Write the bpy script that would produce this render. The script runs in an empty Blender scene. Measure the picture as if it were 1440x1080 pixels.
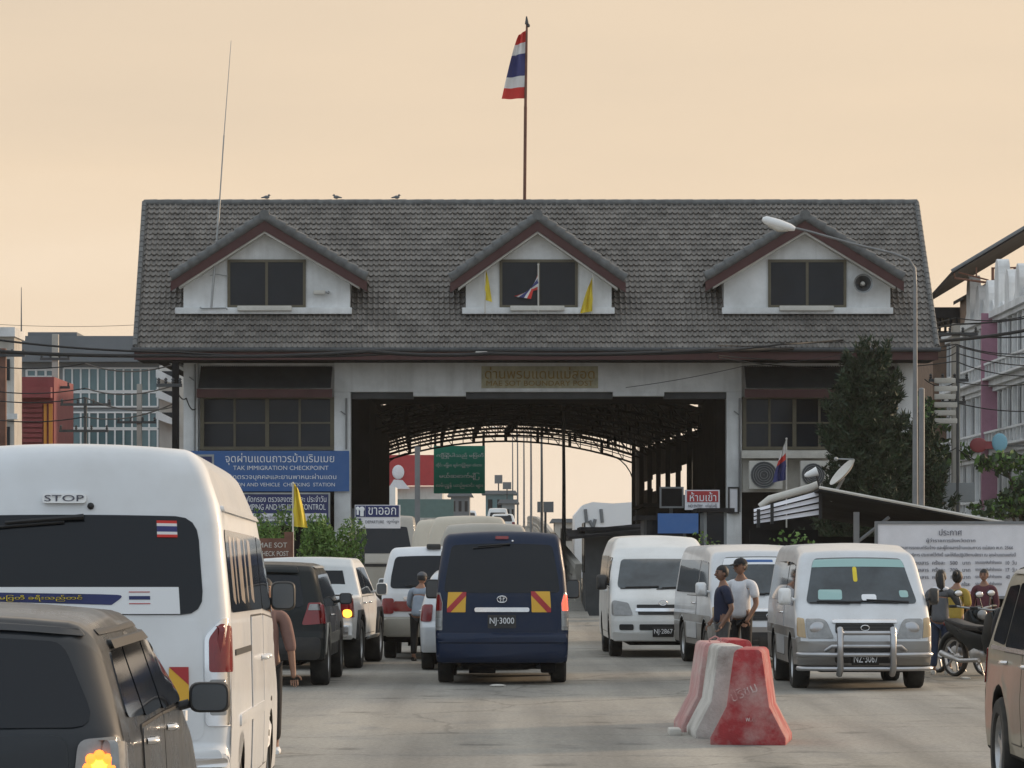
import bpy, bmesh, math, random
import numpy as np
from mathutils import Vector, Matrix
from math import sin, cos, pi, radians, sqrt, atan2
random.seed(7)
scene = bpy.context.scene
COL = scene.collection

# ---------------------------------------------------------------- camera model (pixels of the 1440x1080 photo)
FPX, YH, HC = 4800.0, 775.0, 1.8
def P(px, py, Y):
    return Vector(((px - 720) / FPX * Y, Y, HC + (YH - py) / FPX * Y))
def X_(px, Y): return (px - 720) / FPX * Y
def Z_(py, Y): return HC + (YH - py) / FPX * Y

cam_data = bpy.data.cameras.new('camera')
cam = bpy.data.objects.new('camera', cam_data); COL.objects.link(cam)
cam.location = (0, 0, HC); cam.rotation_euler = (pi / 2, 0, 0)
cam_data.sensor_width = 36; cam_data.lens = 36 * FPX / 1440
cam_data.shift_y = (YH - 540) / 1440
cam_data.clip_start = 0.5; cam_data.clip_end = 6000
scene.camera = cam

# ---------------------------------------------------------------- materials
MATS = {}
def mat(name, col, rough=0.6, metal=0.0, var=0.0, vscale=3.0, bump=0.0, bscale=40.0, coat=0.0, spec=0.5,
        dirt=None, dscale=1.5, damt=0.5, streak=0.0, emit=None, estr=0.0, alpha=None, detail=6.0):
    if name in MATS: return MATS[name]
    m = bpy.data.materials.new(name); m.use_nodes = True
    nt = m.node_tree; b = nt.nodes['Principled BSDF']
    b.inputs['Base Color'].default_value = (*col, 1); b.inputs['Roughness'].default_value = rough
    b.inputs['Metallic'].default_value = metal; b.inputs['Coat Weight'].default_value = coat
    b.inputs['Coat Roughness'].default_value = 0.06
    b.inputs['Specular IOR Level'].default_value = spec
    tc = None
    def noise(scale, det=detail):
        nonlocal tc
        if tc is None: tc = nt.nodes.new('ShaderNodeTexCoord')
        n = nt.nodes.new('ShaderNodeTexNoise'); n.inputs['Scale'].default_value = scale
        n.inputs['Detail'].default_value = det; n.inputs['Roughness'].default_value = 0.62
        nt.links.new(tc.outputs['Object'], n.inputs['Vector']); return n
    cur = None
    if var > 0:
        n = noise(vscale); r = nt.nodes.new('ShaderNodeMapRange')
        r.inputs[1].default_value = 0.3; r.inputs[2].default_value = 0.7
        r.inputs[3].default_value = 1 - var; r.inputs[4].default_value = 1 + var
        nt.links.new(n.outputs['Fac'], r.inputs[0])
        mx = nt.nodes.new('ShaderNodeVectorMath'); mx.operation = 'SCALE'
        mx.inputs[0].default_value = col; nt.links.new(r.outputs[0], mx.inputs['Scale'])
        cur = mx.outputs[0]
    if dirt is not None:
        n = noise(dscale, 9); r = nt.nodes.new('ShaderNodeMapRange')
        r.inputs[1].default_value = 0.42; r.inputs[2].default_value = 0.72
        r.inputs[3].default_value = 0.0; r.inputs[4].default_value = damt
        nt.links.new(n.outputs['Fac'], r.inputs[0])
        mx = nt.nodes.new('ShaderNodeMix'); mx.data_type = 'RGBA'
        nt.links.new(r.outputs[0], mx.inputs[0])
        if cur is not None: nt.links.new(cur, mx.inputs[6])
        else: mx.inputs[6].default_value = (*col, 1)
        mx.inputs[7].default_value = (*dirt, 1); cur = mx.outputs[2]
        r2 = nt.nodes.new('ShaderNodeMapRange'); r2.inputs[1].default_value = 0.35; r2.inputs[2].default_value = 0.75
        r2.inputs[3].default_value = rough; r2.inputs[4].default_value = min(1, rough + 0.3)
        nt.links.new(n.outputs['Fac'], r2.inputs[0]); nt.links.new(r2.outputs[0], b.inputs['Roughness'])
    if streak > 0:                       # rain streaks running down
        if tc is None: tc = nt.nodes.new('ShaderNodeTexCoord')
        mp = nt.nodes.new('ShaderNodeMapping'); mp.inputs['Scale'].default_value = (1.5, 1.5, .16); nt.links.new(tc.outputs['Object'], mp.inputs[0])
        n = nt.nodes.new('ShaderNodeTexNoise'); n.inputs['Scale'].default_value = 2.2; n.inputs['Detail'].default_value = 7; nt.links.new(mp.outputs[0], n.inputs[0])
        r = nt.nodes.new('ShaderNodeMapRange'); r.inputs[1].default_value = .50; r.inputs[2].default_value = .74; r.inputs[4].default_value = streak; nt.links.new(n.outputs['Fac'], r.inputs[0])
        mx = nt.nodes.new('ShaderNodeMix'); mx.data_type = 'RGBA'; nt.links.new(r.outputs[0], mx.inputs[0])
        if cur is not None: nt.links.new(cur, mx.inputs[6])
        else: mx.inputs[6].default_value = (*col, 1)
        mx.inputs[7].default_value = (col[0] * .38, col[1] * .36, col[2] * .33, 1); cur = mx.outputs[2]
    if cur is not None: nt.links.new(cur, b.inputs['Base Color'])
    if bump > 0:
        n = noise(bscale, 4); bp = nt.nodes.new('ShaderNodeBump'); bp.inputs['Strength'].default_value = bump
        bp.inputs['Distance'].default_value = 0.02
        nt.links.new(n.outputs['Fac'], bp.inputs['Height']); nt.links.new(bp.outputs[0], b.inputs['Normal'])
    if emit is not None:
        b.inputs['Emission Color'].default_value = (*emit, 1); b.inputs['Emission Strength'].default_value = estr
    MATS[name] = m; return m

DUST = (0.30, 0.26, 0.20)
M = {}
def defm(k, *a, **kw): M[k] = mat(k, *a, **kw)
defm('plaster', (0.76, 0.77, 0.77), 0.85, streak=.26, var=.08, vscale=1.2, dirt=(.36, .36, .34), dscale=.9, damt=.45, bump=.15)
defm('plaster_warm', (0.60, 0.58, 0.54), 0.85, streak=.3, var=.08, vscale=1.2, dirt=(.33, .30, .26), dscale=.7, damt=.5)
def tile_material():
    m = mat('rooftile', (0.208, 0.192, 0.175), 0.75, var=.16, vscale=2.2, dirt=(.115, .108, .10), dscale=.7, damt=.55)
    nt = m.node_tree; b = nt.nodes['Principled BSDF']; src = b.inputs['Base Color'].links[0].from_socket
    tc = nt.nodes.new('ShaderNodeTexCoord'); mp = nt.nodes.new('ShaderNodeMapping'); mp.inputs['Scale'].default_value = (1 / .33, 1e-4, 27 / 5.15); nt.links.new(tc.outputs['Object'], mp.inputs[0])
    fl = nt.nodes.new('ShaderNodeVectorMath'); fl.operation = 'FLOOR'; nt.links.new(mp.outputs[0], fl.inputs[0])
    wn = nt.nodes.new('ShaderNodeTexWhiteNoise'); wn.noise_dimensions = '3D'; nt.links.new(fl.outputs[0], wn.inputs['Vector'])
    r = nt.nodes.new('ShaderNodeMapRange'); r.inputs[3].default_value = .82; r.inputs[4].default_value = 1.16; nt.links.new(wn.outputs['Value'], r.inputs[0])
    sc = nt.nodes.new('ShaderNodeVectorMath'); sc.operation = 'SCALE'; nt.links.new(src, sc.inputs[0]); nt.links.new(r.outputs[0], sc.inputs['Scale'])
    nt.links.new(sc.outputs[0], b.inputs['Base Color'])
tile_material()
defm('verge', (0.118, 0.122, 0.122), 0.7, var=.3, vscale=5)
defm('maroon', (0.078, 0.028, 0.027), 0.6, var=.25, vscale=2, dirt=(.05, .03, .03), dscale=2, streak=.3)
defm('brownframe', (0.105, 0.09, 0.055), 0.5, var=.15)
defm('winglass', (0.014, 0.017, 0.022), 0.12, spec=.22, bump=.06, bscale=1.2, var=.3, vscale=.7)
defm('darkmetal', (0.05, 0.055, 0.06), 0.6, var=.3, vscale=2)
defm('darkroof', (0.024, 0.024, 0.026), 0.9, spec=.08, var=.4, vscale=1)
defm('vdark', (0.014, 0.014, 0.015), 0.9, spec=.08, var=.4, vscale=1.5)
defm('steel', (0.34, 0.35, 0.35), 0.45, metal=.6, var=.2, vscale=3)
defm('polegrey', (0.20, 0.205, 0.21), 0.5, metal=.3, var=.15, vscale=2)
defm('rust', (0.16, 0.07, 0.045), 0.7, var=.3)
defm('white', (0.80, 0.80, 0.79), 0.5, var=.04, vscale=2)
defm('offwhite', (0.62, 0.60, 0.55), 0.7, var=.1, vscale=2, dirt=(.3, .28, .24), dscale=1.2)
defm('black', (0.012, 0.012, 0.013), 0.5)
defm('rubber', (0.018, 0.018, 0.018), 0.85, dirt=(.11, .10, .085), dscale=3, damt=.6)
defm('plastic', (0.025, 0.026, 0.028), 0.5, dirt=(.12, .105, .08), dscale=3, damt=.35)
defm('chrome', (0.75, 0.75, 0.76), 0.18, metal=1.0, var=.08)
defm('alloy', (0.50, 0.50, 0.50), 0.32, metal=.85, var=.1, dirt=(.15, .13, .10), dscale=6, damt=.5)
defm('carglass', (0.010, 0.012, 0.016), 0.05, spec=.34)
defm('screenglass', (0.060, 0.072, 0.080), 0.05, spec=.5, var=.5, vscale=1.6)
defm('redlens', (0.20, 0.008, 0.010), 0.18, coat=.6, var=.12, vscale=14)
defm('litred', (0.7, 0.03, 0.02), 0.2, emit=(1, .09, .05), estr=1.6)
defm('litamber', (0.9, 0.42, 0.03), 0.2, emit=(1, .50, .05), estr=2.0)
defm('litorange', (0.9, 0.22, 0.03), 0.2, emit=(1, .22, .03), estr=1.6)
defm('clearlens', (0.26, 0.26, 0.255), 0.08, coat=.8, metal=.1, var=.2, vscale=12)
defm('amberlens', (0.42, 0.30, 0.16), 0.2, coat=.5)
defm('blue', (0.035, 0.12, 0.34), 0.5, var=.06, dirt=(.12, .17, .28), dscale=1.5, damt=.35)
defm('navy', (0.020, 0.028, 0.12), 0.5, var=.1)
defm('red', (0.42, 0.035, 0.04), 0.5, var=.1)
defm('green', (0.020, 0.27, 0.18), 0.5, var=.08)
defm('letterwhite', (0.80, 0.82, 0.84), 0.6)
defm('letterdark', (0.10, 0.10, 0.13), 0.7)
defm('letterred', (0.50, 0.10, 0.10), 0.7)
defm('gold', (0.27, 0.165, 0.035), 0.5, metal=.3, var=.3, vscale=6)
defm('plaque', (0.40, 0.37, 0.25), 0.7, var=.25, vscale=5)
defm('boardwhite', (0.78, 0.77, 0.80), 0.45, var=.04, dirt=(.55, .54, .55), dscale=2, damt=.35)
defm('barchrome', (0.46, 0.46, 0.47), 0.28, metal=.95, var=.12)
defm('cream_strip', (0.56, 0.46, 0.37), 0.7, var=.2, vscale=9, coat=.8)
defm('yellowcloth', (0.72, 0.56, 0.05), 0.8, var=.08)
defm('flagred', (0.62, 0.045, 0.035), 0.8, var=.06)
defm('flagwhite', (0.74, 0.72, 0.70), 0.8, var=.04)
defm('flagblue', (0.045, 0.05, 0.17), 0.8, var=.08)
defm('concrete', (0.42, 0.40, 0.36), 0.9, var=.15, vscale=2, bump=.3)
defm('barrierred', (0.36, 0.035, 0.040), 0.7, var=.18, vscale=5, dirt=(.58, .48, .44), dscale=3.2, damt=.7, streak=.12, bump=.4)
defm('chalk', (0.66, 0.56, 0.54), 0.85, dirt=(.40, .07, .07), dscale=13, damt=1.0)
defm('barrierfaded', (0.50, 0.26, 0.25), 0.75, var=.15, vscale=5, dirt=(.58, .52, .48), dscale=3.0, damt=.8, streak=.15, bump=.4)
defm('barrierwhite', (0.62, 0.60, 0.56), 0.75, var=.12, vscale=5, dirt=(.20, .18, .155), dscale=2.6, damt=.85, streak=.15, bump=.4)
defm('leafdark', (0.018, 0.035, 0.015), 0.7, var=.5, vscale=1.2)
defm('leafdark_b', (0.03, 0.052, 0.02), 0.7, var=.4, vscale=1.2)
defm('leaf', (0.085, 0.165, 0.030), 0.65, var=.45, vscale=1.5)
defm('leaf_b', (0.135, 0.23, 0.045), 0.65, var=.4, vscale=1.5)
defm('bark', (0.085, 0.065, 0.05), 0.9, var=.3, vscale=8)
defm('skin', (0.27, 0.145, 0.095), 0.6, var=.08, vscale=10)
defm('hair', (0.010, 0.009, 0.009), 0.6)
defm('cable', (0.010, 0.010, 0.011), 0.6)
defm('greyglass', (0.11, 0.20, 0.22), 0.1, var=.25, vscale=.35, spec=.6)
defm('greywall', (0.27, 0.29, 0.30), 0.8, var=.1, vscale=.6)
defm('slate', (0.16, 0.175, 0.19), 0.8, var=.15, vscale=.4)
defm('shutterred', (0.24, 0.045, 0.05), 0.6, var=.15, vscale=2)
defm('pink', (0.40, 0.20, 0.27), 0.7, var=.1)
defm('brownwall', (0.20, 0.13, 0.09), 0.85, var=.2)
defm('tealgrey', (0.11, 0.18, 0.17), 0.7, var=.1)
defm('skyblue', (0.20, 0.42, 0.52), 0.6)
defm('orange', (0.62, 0.26, 0.04), 0.6)

# ---------------------------------------------------------------- object helpers
def tag(o, label=None, cat=None, group=None, kind=None):
    if label: o['label'] = label
    if cat: o['category'] = cat
    if group: o['group'] = group
    if kind: o['kind'] = kind
    return o
def thing(name, label, cat, loc=(0, 0, 0), rz=0.0, group=None):
    o = bpy.data.objects.new(name, None); COL.objects.link(o)
    o.empty_display_size = 0.2
    o.location = loc; o.rotation_euler = (0, 0, rz)
    return tag(o, label, cat, group)
def rootloc(o):
    v = Vector((0, 0, 0))
    while o is not None:
        v += Vector(o.location); o = o.parent
    return v
def link_mesh(name, me, mats, parent=None, smooth=None):
    if not isinstance(mats, (list, tuple)): mats = [mats]
    for m in mats: me.materials.append(MATS[m] if isinstance(m, str) else m)
    o = bpy.data.objects.new(name, me); COL.objects.link(o)
    if parent is not None: o.parent = parent
    if smooth is not None:
        me.polygons.foreach_set('use_smooth', [True] * len(me.polygons))
        me.set_sharp_from_angle(angle=radians(smooth))
    return o
class MB:
    """collects shapes into one mesh; world=True: coordinates are scene coordinates"""
    def __init__(s, world=False): s.v = []; s.f = []; s.m = []; s.world = world
    def add(s, vs, fs, mi=0):
        b = len(s.v); s.v += [tuple(v) for v in vs]
        for f in fs: s.f.append([b + i for i in f]); s.m.append(mi)
        return s
    def box(s, x0, x1, y0, y1, z0, z1, mi=0, mx=None):
        vs = [(x, y, z) for z in (z0, z1) for y in (y0, y1) for x in (x0, x1)]
        if mx is not None: vs = [mx @ Vector(v) for v in vs]
        return s.add(vs, [(0, 2, 3, 1), (4, 5, 7, 6), (0, 1, 5, 4), (2, 6, 7, 3), (0, 4, 6, 2), (1, 3, 7, 5)], mi)
    def prism(s, poly, a, b, axis='y', mi=0):
        """poly in the other two axes (x,z | y,z | x,y), extruded a..b"""
        n = len(poly)
        def mk(p, t):
            return {'y': (p[0], t, p[1]), 'x': (t, p[0], p[1]), 'z': (p[0], p[1], t)}[axis]
        vs = [mk(p, a) for p in poly] + [mk(p, b) for p in poly]
        fs = [tuple(range(n)), tuple(range(2 * n - 1, n - 1, -1))] + [(i, i + n, (i + 1) % n + n, (i + 1) % n) for i in range(n)]
        return s.add(vs, fs, mi)
    def tube(s, pts, r, n=8, mi=0, cap=True):
        pts = [Vector(p) for p in pts]; rs = r if isinstance(r, (list, tuple)) else [r] * len(pts)
        vs = []; up = None
        for i, p in enumerate(pts):
            d = (pts[min(i + 1, len(pts) - 1)] - pts[max(i - 1, 0)])
            d = d.normalized() if d.length > 1e-9 else Vector((0, 0, 1))
            if up is None: up = Vector((0, 0, 1)) if abs(d.z) < .9 else Vector((1, 0, 0))
            a = d.cross(up)
            if a.length < 1e-6: a = d.cross(Vector((0, 1, 0)))
            a.normalize(); b = a.cross(d); up = b
            for k in range(n):
                t = 2 * pi * k / n; vs.append(p + (a * cos(t) + b * sin(t)) * rs[i])
        fs = []
        for i in range(len(pts) - 1):
            for k in range(n):
                fs.append((i * n + k, i * n + (k + 1) % n, (i + 1) * n + (k + 1) % n, (i + 1) * n + k))
        if cap:
            fs.append(tuple(range(n - 1, -1, -1))); e = (len(pts) - 1) * n; fs.append(tuple(range(e, e + n)))
        return s.add(vs, fs, mi)
    def lathe(s, prof, mx=None, n=16, mi=0):
        """prof [(r,h)] turned about local z"""
        vs = []
        for r, h in prof:
            for k in range(n):
                t = 2 * pi * k / n; v = Vector((r * cos(t), r * sin(t), h)); vs.append(mx @ v if mx is not None else v)
        fs = []
        for i in range(len(prof) - 1):
            for k in range(n):
                fs.append((i * n + k, i * n + (k + 1) % n, (i + 1) * n + (k + 1) % n, (i + 1) * n + k))
        return s.add(vs, fs, mi)
    def ball(s, c, r, n=10, mi=0):
        rx, ry, rz = r if isinstance(r, (list, tuple)) else (r, r, r)
        h = max(4, n // 2 + 1)
        vs = []
        for i in range(h + 1):
            a = pi * i / h
            for k in range(n):
                t = 2 * pi * k / n
                vs.append((c[0] + rx * sin(a) * cos(t), c[1] + ry * sin(a) * sin(t), c[2] + rz * cos(a)))
        fs = []
        for i in range(h):
            for k in range(n):
                fs.append((i * n + k, (i + 1) * n + k, (i + 1) * n + (k + 1) % n, i * n + (k + 1) % n))
        return s.add(vs, fs, mi)
    def build(s, name, mats, parent=None, smooth=None, bevel=0.0, merge=True):
        v = s.v; loc = None
        if s.world:
            if parent is not None: off = rootloc(parent)
            else:
                a = np.array(v); off = Vector(((a[:, 0].min() + a[:, 0].max()) / 2, (a[:, 1].min() + a[:, 1].max()) / 2, a[:, 2].min())); loc = off
            v = [(p[0] - off[0], p[1] - off[1], p[2] - off[2]) for p in v]
        me = bpy.data.meshes.new(name); me.from_pydata(v, [], s.f)
        me.polygons.foreach_set('material_index', s.m)
        bm = bmesh.new(); bm.from_mesh(me)
        if merge: bmesh.ops.remove_doubles(bm, verts=bm.verts, dist=1e-5)
        bmesh.ops.recalc_face_normals(bm, faces=bm.faces)
        if bevel > 0:
            ed = [e for e in bm.edges if len(e.link_faces) == 2 and e.calc_face_angle(0) > .6]
            bmesh.ops.bevel(bm, geom=ed, offset=bevel, segments=2, affect='EDGES', profile=.6, clamp_overlap=True)
        bm.to_mesh(me); bm.free(); me.update()
        o = link_mesh(name, me, mats, parent, smooth if smooth is not None else (40 if bevel > 0 else None))
        if loc is not None: o.location = loc
        return o
def copy_tree(o, parent=None):
    c = o.copy(); COL.objects.link(c)
    if parent is not None: c.parent = parent
    for ch in list(o.children): copy_tree(ch, c)
    return c
def text(body, w, h, m, c, parent, name='lettering', rz=0.0, depth=.006, world=True, rx=pi / 2, roll=0.0):
    """flat lettering fitted in a w x h box centred on c, read from -Y (turn with rz)"""
    cu = bpy.data.curves.new('text', 'FONT'); cu.body = body; cu.extrude = .004; cu.resolution_u = 3
    cu.align_x = 'LEFT'; cu.space_line = 1.15
    ob = bpy.data.objects.new('text', cu); COL.objects.link(ob)
    dg = bpy.context.evaluated_depsgraph_get(); dg.update()
    me = bpy.data.meshes.new_from_object(ob.evaluated_get(dg))
    bpy.data.objects.remove(ob); bpy.data.curves.remove(cu)
    n = len(me.vertices); a = np.zeros(n * 3); me.vertices.foreach_get('co', a); a = a.reshape(-1, 3)
    lo, hi = a.min(0), a.max(0)
    a = (a - (lo + hi) / 2) / np.maximum(hi - lo, 1e-6) * np.array([w, h, depth])
    mx = Matrix.Rotation(rz, 3, 'Z') @ Matrix.Rotation(rx, 3, 'X') @ Matrix.Rotation(roll, 3, 'Z')
    cc = Vector(c) - (rootloc(parent) if (world and parent is not None) else Vector((0, 0, 0)))
    a = a @ np.array(mx).T + np.array(cc)
    me.vertices.foreach_set('co', a.ravel()); me.update(); me.materials.clear()
    return link_mesh(name, me, m, parent)
# ---------------------------------------------------------------- vehicles
def fillet(pts, n=5):
    out = []; N = len(pts)
    for i, p in enumerate(pts):
        f = p[2] if len(p) > 2 else 0
        p0 = Vector(p[:2])
        if f <= 0: out.append(tuple(p0)); continue
        a = Vector(pts[i - 1][:2]) - p0; b = Vector(pts[(i + 1) % N][:2]) - p0
        la, lb = a.length, b.length
        if la < 1e-6 or lb < 1e-6: out.append(tuple(p0)); continue
        a /= la; b /= lb
        ang = math.acos(max(-1, min(1, a.dot(b))))
        if ang > 3.1: out.append(tuple(p0)); continue
        t = min(f / math.tan(ang / 2), .47 * la, .47 * lb)
        A = p0 + a * t; B = p0 + b * t
        for k in range(n + 1):
            u = k / n; q = A * (1 - u) ** 2 + p0 * (2 * u * (1 - u)) + B * u * u
            out.append(tuple(q))
    return out
def rect(x0, x1, z0, z1, f=.03): return [(x0, z0, f), (x1, z0, f), (x1, z1, f), (x0, z1, f)]
def interp(t, tab):
    return float(np.interp(t, [a for a, _ in tab], [b for _, b in tab]))
class Veh:
    def __init__(s, W, corners, wheels, zb, r=.09, tum=None, crown=.03, bowR=.04, bowF=.10, arch=1.16):
        s.W, s.r, s.zb, s.crown, s.bowR, s.bowF, s.tum = W, r, zb, crown, bowR, bowF, tum
        s.wheels = wheels
        ys = [c[0] for c in corners]; s.y0, s.y1 = min(ys), max(ys); s.H = max(c[1] for c in corners)
        sil = fillet(corners); flag = [0] * len(sil)
        for (yc, R) in sorted(wheels, reverse=True):
            Ra = R * arch; zc = R
            a0 = math.asin(max(-1, min(1, (zb - zc) / Ra)))
            for k in range(13):
                a = a0 + (pi - 2 * a0) * k / 12
                sil.append((yc + Ra * cos(a), zc + Ra * sin(a))); flag.append(1)
        o1, f1 = [], []
        for i in range(len(sil)):
            a, b = sil[i], sil[(i + 1) % len(sil)]; L = math.hypot(b[0] - a[0], b[1] - a[1])
            if L < 1e-5: continue
            n = max(1, int(L / .13)) if not (flag[i] and flag[(i + 1) % len(sil)]) else 1
            for k in range(n): o1.append((a[0] + (b[0] - a[0]) * k / n, a[1] + (b[1] - a[1]) * k / n)); f1.append(flag[i] if k == 0 else 0)
        s.sil = np.array(o1); s.flag = f1
    def T(s, z): return interp(z, s.tum)
    def D(s, v):
        x, y, z = v; q = x / (s.W / 2); q2 = min(1.3, q * q)
        t = max(0, min(1, (z - .72 * s.H) / (.28 * s.H))); t = t * t * (3 - 2 * t)
        wf = max(0, min(1, (y - (s.y1 - 1.3)) / 1.3)); wr = max(0, min(1, ((s.y0 + .9) - y) / .9))
        return Vector((x * s.T(z), y - s.bowF * q2 * wf + s.bowR * q2 * wr, z + s.crown * (1 - q2) * t))
    def body(s, mats, parent, name='body', split=None):
        """mats: paint, dark, [lower paint below split]"""
        bm = bmesh.new(); S = s.sil; N = len(S); xh = s.W / 2
        nr = []
        for i in range(N):
            d = S[(i + 1) % N] - S[i - 1]; L = np.hypot(*d) + 1e-9; nr.append(np.array([d[1], -d[0]]) / L)
        K = 4; Mx = 7
        loops = []
        def pt(i, k, sg):
            ri = .035 if (s.flag[i] or S[i][1] < s.zb + .12) else s.r
            a = pi / 2 * k / K; d = ri * (1 - cos(a)); x = xh - ri + ri * sin(a)
            q = S[i] + nr[i] * d
            return bm.verts.new((sg * x, q[0], q[1]))
        for k in range(K, -1, -1): loops.append([pt(i, k, -1) for i in range(N)])
        for j in range(1, Mx):
            f = -1 + 2 * j / Mx; lp = []
            for i in range(N):
                ri = .035 if (s.flag[i] or S[i][1] < s.zb + .12) else s.r
                lp.append(bm.verts.new((f * (xh - ri), S[i][0], S[i][1])))
            loops.append(lp)
        for k in range(0, K + 1): loops.append([pt(i, k, 1) for i in range(N)])
        for a, b in zip(loops, loops[1:]):
            for i in range(N):
                j = (i + 1) % N
                f = bm.faces.new((a[i], a[j], b[j], b[i]))
                low = (s.flag[i] and s.flag[j]) or (S[i][1] < s.zb + .06 and S[j][1] < s.zb + .06)
                if low: f.material_index = 1
        for lp in (loops[0], loops[-1]):
            f = bm.faces.new(lp)
            res = bmesh.ops.triangulate(bm, faces=[f], ngon_method='EAR_CLIP')
            caps = set(res['faces'])
            cuts = [((0, 0, z), (0, 0, 1)) for z in np.arange(.3, s.H, .13)] + [((0, y, 0), (0, 1, 0)) for y in np.arange(s.y0 + .2, s.y1, .35)]
            if split: cuts.append(((0, 0, split), (0, 0, 1)))
            for co, no in cuts:
                fs = [q for q in bm.faces if q.is_valid and all(abs(abs(v.co.x) - xh) < 1e-5 and v.co.x * lp[0].co.x > 0 for v in q.verts)]
                ge = list({e for q in fs for e in q.edges}) + list({v for q in fs for v in q.verts}) + fs
                bmesh.ops.bisect_plane(bm, geom=ge, plane_co=co, plane_no=no, dist=1e-5)
        if split:
            for f in bm.faces:
                if f.material_index == 0 and f.calc_center_median().z < split: f.material_index = 2
        for v in bm.verts: v.co = s.D(v.co)
        bmesh.ops.recalc_face_normals(bm, faces=bm.faces)
        me = bpy.data.meshes.new(name); bm.to_mesh(me); bm.free()
        return link_mesh(name, me, mats, parent, 38)
    def edge_y(s, z, front):
        S = s.sil; N = len(S); best = None
        for i in range(N):
            a, b = S[i], S[(i + 1) % N]
            if (a[1] - z) * (b[1] - z) <= 0 and abs(a[1] - b[1]) > 1e-9:
                y = a[0] + (b[0] - a[0]) * (z - a[1]) / (b[1] - a[1])
                if best is None or (y > best if front else y < best): best = y
        if best is None: best = s.y1 if front else s.y0
        return best
    def dist(s, u, v):
        A = s.sil; B = np.roll(A, -1, 0); p = np.array([u, v]); d = B - A
        t = np.clip(((p - A) * d).sum(1) / np.maximum((d * d).sum(1), 1e-12), 0, 1)
        q = A + d * t[:, None]; return float(np.sqrt(((p - q) ** 2).sum(1)).min())
    def surf(s, kind, u, v, off):
        xh = s.W / 2; r = s.r
        if kind in 'LR':
            sg = -1 if kind == 'L' else 1; d = s.dist(u, v); ins = 0
            if d < r: ins = r - sqrt(max(0, r * r - (r - d) ** 2))
            return s.D((sg * (xh - ins + off), u, v))
        ins = 0; e = abs(u) - (xh - r)
        if e > 0: ins = r - sqrt(max(0, r * r - min(e, r) ** 2))
        if kind == 'rear': return s.D((u, s.edge_y(v, False) + ins - off, v))
        return s.D((u, s.edge_y(v, True) - ins + off, v))
    def panel(s, name, kind, polys, mats, parent, sub=.11, thick=.03):
        """polys: list of (poly[(u,v,fillet)], offset, material index)"""
        if not isinstance(polys, list) or not isinstance(polys[0][0], list): polys = [(polys, .008, 0)]
        if name in ('taillight', 'lamp_side', 'headlight', 'indicator', 'indicator_lamp'): sub = .035
        out = bmesh.new()
        for poly, off, mi in polys:
            bm = bmesh.new(); f = bm.faces.new([bm.verts.new((p[0], p[1], 0)) for p in fillet(poly, 4)])
            bmesh.ops.triangulate(bm, faces=[f], ngon_method='EAR_CLIP')
            us = [v.co.x for v in bm.verts]; vs = [v.co.y for v in bm.verts]
            for ax, lo, hi in ((0, min(us), max(us)), (1, min(vs), max(vs))):
                n = int((hi - lo) / sub)
                for k in range(1, n + 1):
                    t = lo + (hi - lo) * k / (n + 1)
                    bmesh.ops.bisect_plane(bm, geom=list(bm.verts) + list(bm.edges) + list(bm.faces), dist=1e-5,
                        plane_co=(t, 0, 0) if ax == 0 else (0, t, 0), plane_no=(1, 0, 0) if ax == 0 else (0, 1, 0))
            bm.verts.index_update()
            top = [out.verts.new(s.surf(kind, v.co.x, v.co.y, off)) for v in bm.verts]
            for f in bm.faces:
                g = out.faces.new([top[v.index] for v in f.verts]); g.material_index = mi; g.smooth = True
            low = {}
            for e in bm.edges:
                if len(e.link_faces) == 1:
                    q = []
                    for v in e.verts:
                        if v.index not in low: low[v.index] = out.verts.new(s.surf(kind, v.co.x, v.co.y, off - thick))
                        q.append(v.index)
                    g = out.faces.new((top[q[0]], top[q[1]], low[q[1]], low[q[0]])); g.material_index = mi
            bm.free()
        bmesh.ops.recalc_face_normals(out, faces=out.faces)
        # the outer skin must face away from the vehicle
        me = bpy.data.meshes.new(name); out.to_mesh(me); out.free()
        return link_mesh(name, me, mats, parent, 50)
    def both(s, name, poly, mats, parent, **k):
        return [s.panel(name, sd, poly, mats, parent, **k) for sd in 'LR']
def make_wheel(R, w, rim_mat='alloy', spokes=6):
    """returns tyre mesh, rim mesh: axis along x, centred on origin, outer face +x"""
    mx = Matrix.Rotation(pi / 2, 4, 'Y')
    t = MB(); h = w / 2
    t.lathe([(R * .64, -h * .8), (R * .70, -h), (R * .93, -h), (R, -h * .75), (R, h * .75), (R * .93, h), (R * .70, h), (R * .64, h * .8), (R * .60, h * .4), (R*.60, -h*.4), (R * .64, -h * .8)], mx, 28)
    r = MB()
    r.lathe([(R * .66, h * .82), (R * .62, h * .86), (R * .57, h * .6), (R * .57, -h * .5)], mx, 28)
    r.lathe([(R * .57, h * .15), (0.01, h * .15)], mx, 28, 1)
    for k in range(spokes):
        a = 2 * pi * k / spokes; m2 = Matrix.Rotation(a, 4, 'X')
        r.box(h * .45, h * .72, -R * .075, R * .075, R * .08, R * .58, 0, m2)
    r.lathe([(R * .16, h * .3), (R * .16, h * .78), (0.005, h * .82)], mx, 14)
    return t, r
def add_wheels(s, parent, R, w, rim='alloy', spokes=6, inset=.02):
    t, r = make_wheel(R, w, rim, spokes); proto = None
    for (yc, _) in s.wheels:
        for sg in (1, -1):
            if proto is None:
                wo = t.build('wheel', 'rubber', parent, 40); ro = r.build('rim', [rim, 'black'], wo, 40); proto = (wo, ro)
            else:
                wo = proto[0].copy(); COL.objects.link(wo); ro = proto[1].copy(); COL.objects.link(ro); ro.parent = wo
            wo.location = (sg * (s.W / 2 - w / 2 - inset), yc, R)
            if sg < 0: wo.rotation_euler = (0, 0, pi)
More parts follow.
